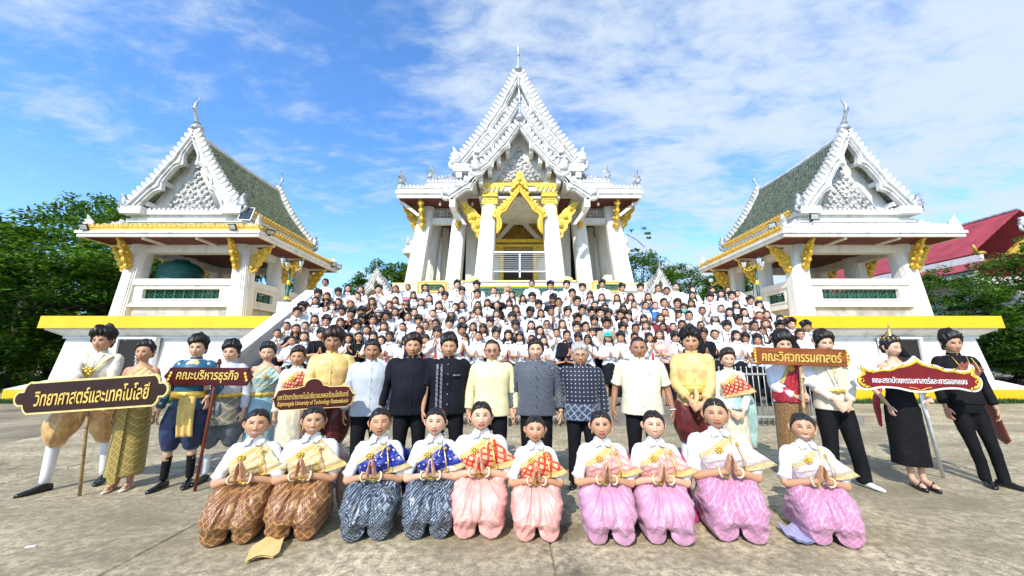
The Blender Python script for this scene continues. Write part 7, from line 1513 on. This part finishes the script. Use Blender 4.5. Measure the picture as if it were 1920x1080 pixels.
def orn5(g):
    for q in (-1, 1):
        P = [(.60, -.085), (.645, -.04), (.64, .02), (.585, .055), (.61, .12), (.555, .085), (.47, .072), (.38, .09), (.30, .088), (.22, .12), (.13, .135), (.05, .165), (0, .20)]
        v, f = tube([(q * x, -.008, z) for x, z in P], [.012, .016, .016, .018, .012, .014, .010, .012, .010, .014, .012, .016, .02], 6, True, 3, .5); g.add(v, f)
        for (x, z) in ((.62, -.02), (.60, .05), (.50, .075), (.40, .10), (.27, .11), (.16, .14), (.60, -.08), (.56, -.1)):
            g.tube([(q * (x + .018 * cos(k)), -.01, z + .018 * sin(k)) for k in np.linspace(0, 4.4, 8)], .005, 5)
    g.add(*tube([(-.12, -.008, -.085), (-.06, -.008, -.095), (0, -.008, -.115), (.06, -.008, -.095), (.12, -.008, -.085)], .005, 5, True, 3))
board('sign_board', 'ornate crimson sign with scrolled gold and white edge and white Thai letters', c5, radians(-1.0), P5 + [(-x, z) for x, z in P5[::-1][1:-1]], .02, CRB, EDGEW, .022, [('คณะสถาปัตยกรรมศาสตร์และการออกแบบ', .085, 0, -.012, LETW, 1.02, .05)], orn5)
def pole(label, top, bot, r, m_, nm='sign_pole', knob=None):
    t_ = thing(nm, label, 'pole', tuple(bot), 0); d = np.array(top) - np.array(bot); g = G(); v, f = tube([(0, 0, 0), tuple(d)], r, 12); g.add(v, f); g.obj('shaft', m_, t_, True)
    if knob is not None: g = G(); g.sphere(tuple(d), knob, 8, 6); g.sphere(tuple(d * 1.02), knob * .7, 8, 6); g.obj('knob', m_, t_, True)
BAM = mat('gilded_bamboo', (.42, .28, .12), .4, var=.3, vs=4, vstretch=(1, 1, 4)); REDW = mat('red_brown_pole', (.20, .035, .012), .35, var=.3, vs=5); WPIPE = mat('white_plastic_pipe', (.78, .80, .78), .3)
pole('thin brass coloured pole under the large brown sign', at_y(168, 745, 4.03), at_z(149, 930), .014, BAM)
pole('red brown turned wooden pole carrying the small maroon sign', at_y(411, 680, 4.31), at_z(365, 921), .016, REDW, knob=.026)
pole('pale wooden pole under the orange brown sign', at_y(1500, 676, 4.38), at_y(1514, 858, 4.25), .017, BAM)
pole('white plastic pipe carrying the ornate crimson sign', at_y(1722, 722, 4.15), at_z(1769, 895), .019, WPIPE)
# steel barrier behind the row
BARR = mat('galvanised_rail', (.55, .54, .48), .4, metal=.5, var=.15, vs=10)
for (xa, xb, lab) in ((-5.9, -3.4, 'grey spiked railing at the left foot of the stairs'), (-2.2, -.2, 'spiked white railing behind the black and yellow jackets'), (-.1, 1.75, 'spiked white railing behind the grey haired person'), (3.6, 6.6, 'spiked railing at the right foot of the stairs behind the wooden sign')):
    r = thing('railing', lab, 'railing', ((xa + xb) / 2, 7.9, 0), 0, 'railings at the foot of the stairs'); w = (xb - xa) / 2; g = G(); g.box(-w, w, -.02, .02, 1.03, 1.07); g.obj('top_rail', BARR, r); g = G(); g.box(-w, w, -.02, .02, .18, .22); g.obj('bottom_rail', BARR, r)
    gb = G(); gb.tube([(0, 0, .06), (0, 0, 1.17)], .0095, 6); gb.sphere((0, 0, 1.185), .02, 6, 5); mb = gb.mesh('bar'); mb.materials.append(BARR)
    for x in np.arange(-w + .03, w, .115): link('bar', mb, None, r, True, loc=(x, 0, 0))
    for q in (-1, 1): g = G(); g.box(q * w - .02, q * w + .02, -.021, .021, 0, 1.15); g.obj('post', BARR, r)
# small black phone or clip on the ground between kneelers
p_ = at_z(1185, 985); r = thing('mobile_phone', 'black phone standing on the ground between two mauve skirts', 'phone', tuple(p_), .2); g = G(); g.box(-.035, .035, -.006, .006, 0, .13); g.obj('body', BLACKM, r); g = G(); [g.tube([(.012 + .018 * q, -.009, .02), (.012 + .018 * q, -.006, .02)], .007, 8) for q in (0, 1)]; g.obj('camera_lens', METALW, r)
for q, (u, v_) in enumerate(((1335, 990), )):
    p_ = at_z(u, v_ - 8); r = thing('shoe', 'black shoe lying behind the largest kneeling woman', 'shoe', tuple(p_), 1.1); R_ = [ell(0, y, 0, w, .01, 10) for y, w in ((-.13, .03), (0, .045), (.12, .03))]; g = G(); R_ = [np.stack([np.cos(np.arange(12) * pi / 6) * w, np.full(12, y), np.maximum(0, h / 2 + np.sin(np.arange(12) * pi / 6) * h / 2)], 1) for y, w, h in ((-.14, .02, .03), (-.1, .04, .05), (0, .04, .06), (.08, .035, .08), (.12, .02, .07))]; v, f = loft(R_); g.add(v, f); g.obj('upper', SHOEB, r, True)
p_ = at_z(58, 1025 - 0, 0); tag(link('paper_scrap', G().box(-.03, .03, -.012, .012, 0, .006).mesh('paper_scrap'), EDGEW, None, loc=tuple(p_), rz=.3), 'tiny white paper scrap on the concrete, bottom left', 'litter')
# ================================================================ students on the stairs
def lowhead(tone, fem, **k): return head(tone, fem, nu=34, nv=30, **k)
class Proto: pass
PR = {}
def proto_body(fem, tone, arms='wai', look=0):
    key = (fem, tone, arms, look)
    if key in PR: return PR[key]
    f = Fig('tmp', (0, 5, 0), 1.7, 0., fem, tone, 1., cat_='person')
    if arms == 'wai': f.wai(z=1.13, y=-.22, el=1.1)
    elif arms == 'high': f.wai(z=1.33, y=-.20, el=1.2)
    else: f.clasp(1.06, -.21)
    fu = [torso(fem, -.006, 1.15, 1.47, .95), tube([(0, .012, 1.42), (0, .005, 1.53)], [.05, .046], 10)] + f.parts
    V, Fc = fuse(fu, .0125, 1); C = np.tile(np.array(TONE[tone]), (len(V), 1))
    kw = dict(smile=(.8, .3, .6)[look], eyes=('shut', 'open', 'open')[look], teeth=(.6, 0, 0)[look], wide=(1.02, 1., 1.1)[look])
    hv, hf, hc = lowhead(tone, fem, **kw); n = len(V); hv = hv * 1.06 + np.array([0, -.006, 1.583]); Fl = [tuple(int(i) for i in q) for q in Fc] + [tuple(i + n for i in q) for q in hf]
    me = attr_mesh('body', np.vstack([V, hv]), Fl, np.vstack([C, hc])); me.materials.append(SKIN); me.polygons.foreach_set('use_smooth', np.ones(len(me.polygons), bool))
    fr, cf = (.9, .004) if not fem else (.42, .016)
    V, Fc = fuse([torso(fem, .020, .93, 1.44, 1., .01)] + f.sleeves(fr, .022, cuff=cf), .017, 2); V = folds(V, Fc, .006, 3, (18, 18, 12)); sh = mk_mesh('shirt', V, Fc); sh.polygons.foreach_set('use_smooth', np.ones(len(sh.polygons), bool))
    V, Fc = fuse([torso(fem, .020, .93, 1.44, 1., .01)] + f.sleeves(.42, .022, cuff=.016), .017, 2); V = folds(V, Fc, .006, 4, (18, 18, 12)); sh2 = mk_mesh('shirt', V, Fc); sh2.polygons.foreach_set('use_smooth', np.ones(len(sh2.polygons), bool))
    root = f.root; bpy.data.objects.remove(root)
    PR[key] = (me, sh, sh2); return PR[key]
def tmesh(g, m_, nm): me = g.mesh(nm); me.materials.append(m_); me.polygons.foreach_set('use_smooth', np.ones(len(me.polygons), bool)); return me
V, Fc = fuse([loft([ell(0, .0, z, rx, rx * .76, 20) for z, rx in ((1.0, .155), (.9, .185), (.8, .19))])] + [tube([(q * .09, 0, .88), (q * .10, 0, .5), (q * .11, .01, .05)], [.10, .08, .068], 12, True, 3) for q in (-1, 1)], .02, 2); TRM = mk_mesh('trousers', V, Fc); TRM.materials.append(BLKSKIRT)
V, Fc = fuse([loft([ell(0, .0, z, rx, rx * .8, 20) for z, rx in ((1.02, .145), (.9, .19), (.7, .20), (.48, .185))])], .02, 2); SKM = mk_mesh('skirt', V, Fc); SKM.materials.append(BLKSKIRT)
V, Fc = fuse([tube([(q * .09, 0, .6), (q * .09, .01, .3), (q * .09, .0, .04)], [.06, .05, .035], 10, True, 3) for q in (-1, 1)] + [tube([(q * .09, .03, .035), (q * .09, -.14, .03)], [.04, .035], 8) for q in (-1, 1)], .016, 1); LGM = mk_mesh('legs', V, Fc); LGM.materials.append(mat('leg_skin', TONE['m'], .5))
g = G()
for q in (-1, 1): g.tube([(q * .11, .03, .04), (q * .115, -.15, .035)], [.05, .042], 8)
SHM = tmesh(g, SHOEB, 'shoes')
def tie_mesh(m_):
    g = G(); g.add([(-.016, -.085, 1.435), (.016, -.085, 1.435), (.011, -.09, 1.405), (-.011, -.09, 1.405), (-.030, -.15, 1.02), (.030, -.15, 1.02), (0, -.15, .975), (-.018, -.147, 1.25), (.018, -.147, 1.25)], [(0, 1, 2, 3), (3, 2, 8, 7), (7, 8, 5, 4), (4, 5, 6)]); return tmesh(g, m_, 'necktie')
TIER = tie_mesh(satin('red_tie', (.50, .02, .03))); TIED = tie_mesh(satin('dark_red_tie', (.16, .03, .04))); TIEG = tie_mesh(satin('grey_tie', (.12, .12, .14)))
g = G(); g.box(-.03, .03, -.165, -.15, .985, 1.02); BUC = tmesh(g, METALW, 'belt_buckle')
g = G()
for q in (-1, 1): g.add(*tube([(q * .12, .06, 1.42), (q * .125, -.02, 1.435), (q * .125, -.125, 1.34), (q * .12, -.145, 1.18), (q * .14, -.11, 1.05)], .019, 6, True, 3, .4))
STRP = tmesh(g, BLACKM, 'backpack_straps')
g = G(); g.add(*tube([(.13, .05, 1.42), (.12, -.08, 1.40), (.02, -.16, 1.22), (-.10, -.155, 1.03), (-.17, -.05, .95)], .015, 6, True, 3, .5)); STRD = tmesh(g, BLACKM, 'bag_strap')
def capmesh(m_):
    V, Fc = hair_shell(.024, .012, .060, .0, .0, 0, 26, 20, wav=0, nape=-.01, temple=.05); V = V[:]; g = G(); V2 = V * 1.06 + np.array([0, -.006, 1.588]); V2[:, 2] = np.where(V2[:, 2] < 1.62, np.maximum(V2[:, 2], 1.60) * 0 + V2[:, 2], V2[:, 2])
    g.add(V2, Fc); n = 12; a = np.linspace(-1.2, 1.2, n); vs = [(.085 * sin(q), -.085 * cos(q) - .002, 1.655) for q in a] + [(.085 * sin(q), -.085 * cos(q) - .075 * cos(q) ** .7, 1.635) for q in a]; vs += [(x, y, z - .008) for x, y, z in vs]; fs = [(i, i + 1, n + i + 1, n + i) for i in range(n - 1)] + [(2 * n + i, 3 * n + i, 3 * n + i + 1, 2 * n + i + 1) for i in range(n - 1)] + [(n + i, n + i + 1, 3 * n + i + 1, 3 * n + i) for i in range(n - 1)]
    g.add(vs, fs); return tmesh(g, m_, 'cap')
V, Fc = fuse([([(0,0,0)], [])] if False else [loft([ell(0, -.075, z, rx, .035, 16) for z, rx in ((1.575, .055), (1.545, .062), (1.50, .05), (1.475, .03))])], .01, 2); MKM = {}
def maskm(m_):
    if m_.name not in MKM: me = mk_mesh('face_mask', V_MASK, F_MASK); me.materials.append(m_); me.polygons.foreach_set('use_smooth', np.ones(len(me.polygons), bool)); MKM[m_.name] = me
    return MKM[m_.name]
V_MASK, F_MASK = V, Fc
g = G()
for q in (-1, 1): g.sphere((q * .034, -.108, 1.59), (.025, .006, .017), 8, 5); g.tube([(q * .05, -.10, 1.597), (q * .088, -.02, 1.597), (q * .09, .02, 1.59)], .004, 4)
SUNG = tmesh(g, LENS, 'sunglasses')
g = G()
for q in (-1, 1):
    a = np.array([(q * .004, -.080, 1.435), (q * .045, -.045, 1.47), (q * .085, -.005, 1.455), (q * .095, -.03, 1.425), (q * .060, -.10, 1.395), (q * .012, -.105, 1.415)]); b_ = a + np.array([0, -.008, .006]); g.add(np.vstack([a, b_]), [(0, 1, 4, 5), (1, 2, 3, 4), (6, 11, 10, 7), (7, 10, 9, 8)] + [(i, (i + 1) % 6, (i + 1) % 6 + 6, i + 6) for i in range(6)])
COLM = tmesh(g, CWHITE, 'shirt_collar'); 
g = G(); g.box(-.12, .12, -.05, .05, .62, .82); g.add(*tube([(-.1, 0, .82), (-.06, 0, 1.1), (.0, 0, 1.38), (.08, 0, 1.1), (.1, 0, .82)], .012, 6, True, 3)); BAGM = tmesh(g, mat('blush_handbag', (.76, .58, .46), .5), 'handbag')
HAIRM = {}
def hmesh(style, seed):
    key = (style, seed)
    if key not in HAIRM: V, Fc = make_hair(style, seed, 1); me = mk_mesh('hair', V * 1.06 + np.array([0, -.006, 1.583]), Fc); me.polygons.foreach_set('use_smooth', np.ones(len(me.polygons), bool)); HAIRM[key] = me
    return HAIRM[key]
HM = {'k': (HK, 'black'), 'd': (HD, 'dark brown'), 'b': (HB, 'brown'), 'r': (HR, 'auburn'), 'y': (HBL, 'blond')}
HS = {'s': ('short', 'short'), 'f': ('fluffy', 'tousled'), 'g': ('fringe', 'fringed'), 'p': ('parted', 'parted'), 'c': ('centre', 'full'), 't': ('tied', 'tied'), 'y': ('pony', 'ponytailed'), 'l': ('long', 'long'), 'L': ('longfringe', 'long fringed'), 'w': ('wavy', 'long wavy'), 'o': ('bob', 'bobbed')}
TOPS = {'W': (CWHITE, 'white shirt'), 'G': (fab('olive_blazer', (.17, .16, .09), .8), 'olive green blazer'), 'N': (NAVYF, 'black jacket'), 'B': (satin('bright_blue_shirt', (.02, .20, .62), rough=.6), 'bright blue shirt'), 'M': (fab('maroon_jumper', (.28, .01, .03), .8), 'maroon jumper'), 'E': (fab('beige_jumper', (.42, .31, .22), .8), 'beige jumper'), 'V': (fab('lilac_blouse', (.66, .62, .76), .7), 'lilac white blouse'), 'D': (NAVYF, 'dark waistcoat'), 'P': (fab('peach_cardigan', (.78, .45, .38), .7), 'peach cardigan')}
EXT = {'t': (TIER, 'red tie'), 'T': (TIED, 'dark red tie'), 'q': (TIEG, 'grey tie'), 's': (STRP, 'black backpack straps'), 'x': (STRD, 'a diagonal bag strap'), 'u': (BUC, None), 'S': (SUNG, 'sunglasses'), 'h': (BAGM, 'a blush handbag')}
CAPS = {'1': (capmesh(fab('pink_cap_cloth', (.75, .22, .34))), 'a pink cap'), '2': (capmesh(CWHITE), 'a white cap'), '3': (capmesh(fab('teal_cap_cloth', (.04, .58, .50))), 'a turquoise cap'), '4': (capmesh(fab('maroon_cap_cloth', (.16, .03, .05))), 'a maroon cap')}
MASKW = fab('white_mask_cloth', (.8, .8, .8)); MASKT = fab('teal_mask_cloth', (.10, .58, .52))
# u, v of the head centre | hair style + colour | skin | top | extras   (capital F after style = girl is implied by style)
ST = """610 531 sk d W
596 552 gk m W
592 565 ld m W
573 573 tk m W x
557 587 pk m W q
567 578 fk m W
612 580 tk m V x
590 600 lk m W
623 574 ok m W w
635 568 lb f W
634 549 gk d W
537 612 tk m W
572 612 tk f W hu
638 606 ob m W
670 611 gk m G t
679 600 gk m W
720 613 wb f W h
755 614 tk m W su
642 585 fk d W
678 586 gk d N
658 572 lr m W
652 542 lk f W
677 544 lb f W
671 557 yk f W
710 544 pk f W
704 556 yk m W
697 567 wb m D
710 588 Lb f D 2
730 573 wr f W
741 564 ob f W
725 594 fk d W
742 543 or m W
765 540 tk m W
775 555 lk m W
762 567 lk f D 1
798 541 lk m W
828 544 lk f W x
857 535 pk f W T
866 547 gk m W ts
834 557 fk m W ts
805 561 lk f W
790 568 lb f W
777 587 tk f W
765 595 tk m W
823 574 ok f W
812 589 tk f E
854 577 lk f W
866 573 lk m W
846 589 lk m W 2
894 537 fk f W s
895 553 pk m W s
926 546 tb f W
952 542 Ly m W
934 557 tb f D w
960 554 lk f W s
997 533 sd m W T
1032 537 fk m W T
896 573 lk m D
897 584 ok m W
932 573 tk f D
967 581 wb m W
998 560 fk f W S
1010 573 gk m W t
994 588 fk x W
961 597 gk m W t
888 592 ob f W
931 589 ob f W
919 606 gk f W t
1033 585 sk d W T
1062 536 pk f W
1073 552 pk m W
1037 562 fk d D 4
1047 568 sk d W T
1092 541 cd f W T
1106 554 Lb m W
1129 534 cd m W T
1128 559 lb f W
1082 567 pk m W t
1157 560 lb m W
1166 541 fk m W T
1064 587 pk f W q
1092 583 ck m W
1110 588 ck m W T
1134 577 Lk f W
1126 588 fk f W
1140 591 fk d W
1168 579 Lk m D
1164 592 ck m W
1083 600 cd m W
1137 608 fk d E
1201 541 ck f W
1234 542 sk m W
1182 559 wb f W x
1215 558 lk m B
1250 547 sk d W x
1267 539 sk f W
1297 542 Lk f W w
1189 572 tk m W
1228 574 tr f B
1298 555 lk m W
1270 571 pd m N
1282 579 sk d W v
1292 593 sk m W T
1177 594 fd f W
1207 599 Lk f W
1238 597 ob f M
1247 587 tk m W
1317 584 tk d W
1335 544 Lk f W
1331 559 gk f W t
1352 552 wk f W s
1364 545 lb f W
1372 556 ck f W t
1382 552 tk f W
1407 565 pk m W t
1352 580 yk f W
1368 587 wk f W
1395 587 lk f W
1424 592 tk m W
1437 591 lb f W
1340 597 lk f W 2
1463 600 lk f W
1435 608 wr f W
1414 612 sk d W ts
1483 609 cd f W t
1463 614 fk d N
1512 614 fk d W T
1314 611 tk m W Sx
1363 613 gk f W ts
1399 614 lk f W
1211 611 ob f W
1262 614 tk f B x
1236 628 ob f P u
1192 617 sk d W t
1167 617 fk m W T
1171 604 sk m W
1054 609 lb f W
1044 625 tk m W u
1081 615 cd f W
1111 625 ok m W u
1140 634 lk m W 3u
1025 609 tk m W S
996 611 lk f W
1012 621 lk f W
967 612 gk d W T
930 627 fk m W
897 631 tk m W u
887 614 lk m W
798 611 td m W
787 620 ob f W
820 625 gk m W tu
843 607 gk f W t
866 620 fk d W tu
1340 628 tk m W
1500 628 sk m W u
1380 630 ok f W
520 626 tk m W u
548 640 tk m W u
1420 638 fk m W t
1398 652 tk f W u
1296 634 sk m W
1060 650 tk m W
760 640 lk f W
950 655 tk m W u
1232 650 tk f W
1470 642 fk m W T
700 632 ok f W"""
ORD = ['', 'first', 'second', 'third', 'fourth', 'fifth', 'sixth', 'seventh', 'eighth', 'ninth', 'tenth', 'eleventh', 'twelfth', 'thirteenth', 'fourteenth', 'fifteenth', 'sixteenth', 'seventeenth', 'eighteenth', 'nineteenth', 'twentieth', 'twenty-first', 'twenty-second', 'twenty-third', 'twenty-fourth', 'twenty-fifth', 'twenty-sixth', 'twenty-seventh', 'twenty-eighth', 'twenty-ninth', 'thirtieth', 'thirty-first', 'thirty-second', 'thirty-third']
rec = []
have = [tuple(map(float, q.split()[:2])) for q in ST.split('\n')]; rx_ = random.Random(12); extra = []
for _ in range(4000):
    v = rx_.uniform(556, 640); u = rx_.uniform(548 + max(0, (600 - v) * .9), 1420 + (v - 560) * .8)
    if all(((u - a) / 17.) ** 2 + ((v - b_) / 15.) ** 2 > 1 for a, b_ in have) and len(extra) < 55:
        have.append((u, v)); extra.append(f"{u:.0f} {v:.0f} {rx_.choice(['lk', 'lb', 'tk', 'fk', 'gk', 'pk', 'wk', 'Lk', 'sk', 'ok', 'lk'])} {rx_.choice('mmfd')} {rx_.choice('WWWWWWND')} {rx_.choice(['', '', 't', 's', 'T'])}")
ST = ST + '\n' + '\n'.join(q.strip() for q in extra)
for ln in ST.split('\n'):
    q = ln.split(); u, v = float(q[0]), float(q[1]); fem = q[2][0] in 'tylLwo'
    best = None
    for k in range(2, NS + 3):
        kk = min(k, NS); Yk = SY + TR * k - .10 + TR * .5; zk = min(TZ, RI * kk) if k <= NS else TZ
        if k > NS: Yk = SY + TR * NS + .3 * (k - NS)
        w = at_y(u, v, Yk); hh = w[2] - zk; tgt = 1.50 if fem else 1.60
        if best is None or abs(hh - tgt) < best[0]: best = (abs(hh - tgt), k, Yk, zk, w, hh)
    rec.append([u, v, fem, q[2], q[3], q[4], q[5] if len(q) > 5 else '', best])
rows = sorted({r_[7][1] for r_ in rec}); rr = random.Random(3); used = {}
for k in rows:
    row = sorted([r_ for r_ in rec if r_[7][1] == k], key=lambda r_: r_[0]); lastx = -99
    for i, r_ in enumerate(row): r_.append(i + 1); r_.append(len(row))
top_first = {k: len(rows) - i for i, k in enumerate(rows)}
# two neighbours on one step never share the same spot: push one a little back
for r_ in rec: pass
for r_ in rec:
    u, v, fem, hs, tone, top, ex, (_, k, Yk, zk, w, hh), idx, nrow = r_
    st, hw = HS[hs[0]]; hm, hc = HM[hs[1]]; sc = min(max(hh / 1.583, .84), 1.12); look = rr.choice([0, 0, 1, 2]); arms = rr.choice(['wai', 'wai', 'wai', 'high'])
    if top in 'G': arms = 'wai'
    me, sh, sh2 = proto_body(fem, tone, arms, look)
    kind = 'girl' if fem else 'boy'; bits = []
    for c_ in ex:
        if c_ in EXT and EXT[c_][1]: bits.append(EXT[c_][1])
        if c_ in CAPS: bits.insert(0, CAPS[c_][1])
        if c_ in 'wv': bits.append('a white mask' if c_ == 'w' else 'a turquoise mask')
    if top != 'W': bits.insert(0, TOPS[top][1])
    lab = f"{kind}, {hw} {hc} hair" + (f", {bits[0]}" if bits else '') + f", {ORD[idx] if idx <= nrow // 2 + 1 else ORD[nrow - idx + 1]} from {'left' if idx <= nrow // 2 + 1 else 'right'}, {ORD[top_first[k]]} row down"
    root = thing('person', lab, 'person', (w[0], Yk, zk), atan2(-w[0], Yk) * .6 + rr.uniform(-.32, .32), 'students standing on the stairs'); root.scale = (sc,) * 3
    link('body', me, None, root)
    shirt_m = TOPS[top][0]; s_ = link('shirt', (sh if (not fem and top in 'WGNEM') or top in 'GN' else sh2), None, root)
    if len(s_.data.materials) == 0: s_.data.materials.append(CWHITE)
    if top != 'W':
        s_.material_slots[0].link = 'OBJECT'; s_.material_slots[0].material = shirt_m if top != 'D' else BLACKF
    if top in 'WVPBEMG': link('shirt_collar', COLM, None, root)
    h_ = link('hair', hmesh(st, rr.choice([1, 2])), None, root)
    if len(h_.data.materials) == 0: h_.data.materials.append(HK)
    h_.material_slots[0].link = 'OBJECT'; h_.material_slots[0].material = hm
    if fem: link('skirt', SKM, None, root, True); link('legs', LGM, None, root, True)
    else: link('trousers', TRM, None, root, True)
    link('shoes', SHM, None, root)
    for c_ in ex:
        if c_ in EXT: o = link(EXT[c_][0].name.split('.')[0], EXT[c_][0], None, root)
        if c_ in CAPS: link('cap', CAPS[c_][0], None, root)
        if c_ == 'w': link('face_mask', maskm(MASKW), None, root)
        if c_ == 'v': link('face_mask', maskm(MASKT), None, root)
bpy.data.scenes.remove(TMP)
print('students', len(rec), 'rows', len(rows))
# ---------------------------------------------------------------- boxes that can be told apart become parts of their own
def split_loose(o):
    me = o.data; n = len(me.vertices); par = list(range(n))
    def find(a):
        while par[a] != a: par[a] = par[par[a]]; a = par[a]
        return a
    E_ = np.zeros(len(me.edges) * 2, np.int32); me.edges.foreach_get('vertices', E_)
    for a, b_ in E_.reshape(-1, 2): par[find(int(a))] = find(int(b_))
    groups = {}
    for p_ in me.polygons: groups.setdefault(find(p_.vertices[0]), []).append(tuple(p_.vertices))
    if len(groups) < 2 or len(groups) > 40: return
    co = np.zeros(n * 3, np.float32); me.vertices.foreach_get('co', co); co = co.reshape(-1, 3)
    for k, fs in enumerate(groups.values()):
        ids = sorted({i for q in fs for i in q}); mp_ = {v: i for i, v in enumerate(ids)}
        m2 = mk_mesh(o.name.split('.')[0], co[ids], [tuple(mp_[i] for i in q) for q in fs])
        for m_ in me.materials: m2.materials.append(m_)
        o2 = bpy.data.objects.new(o.name.split('.')[0], m2); COL.objects.link(o2); o2.parent = o.parent; o2.matrix_local = o.matrix_local
        if 'label' in o: o2['label'] = o['label']
    bpy.data.objects.remove(o)
SPL = {'gold_ornament', 'eave_band', 'purlin', 'lintel', 'golden_panel_frame', 'wing_bracket', 'gable_foot', 'door_frame', 'window', 'wall_moulding', 'fascia', 'cornice', 'rafter_end', 'hall_wall', 'porch_railing', 'side_stair_wall', 'entablature', 'ring_beam', 'eave_strut', 'parapet_wall', 'panel_frame', 'plinth', 'ceiling', 'base_slope', 'skirt_roof'}
for o in [q for q in COL.objects if q.type == 'MESH' and q.name.split('.')[0] in SPL and q.parent is not None and q.data.users == 1]: split_loose(o)
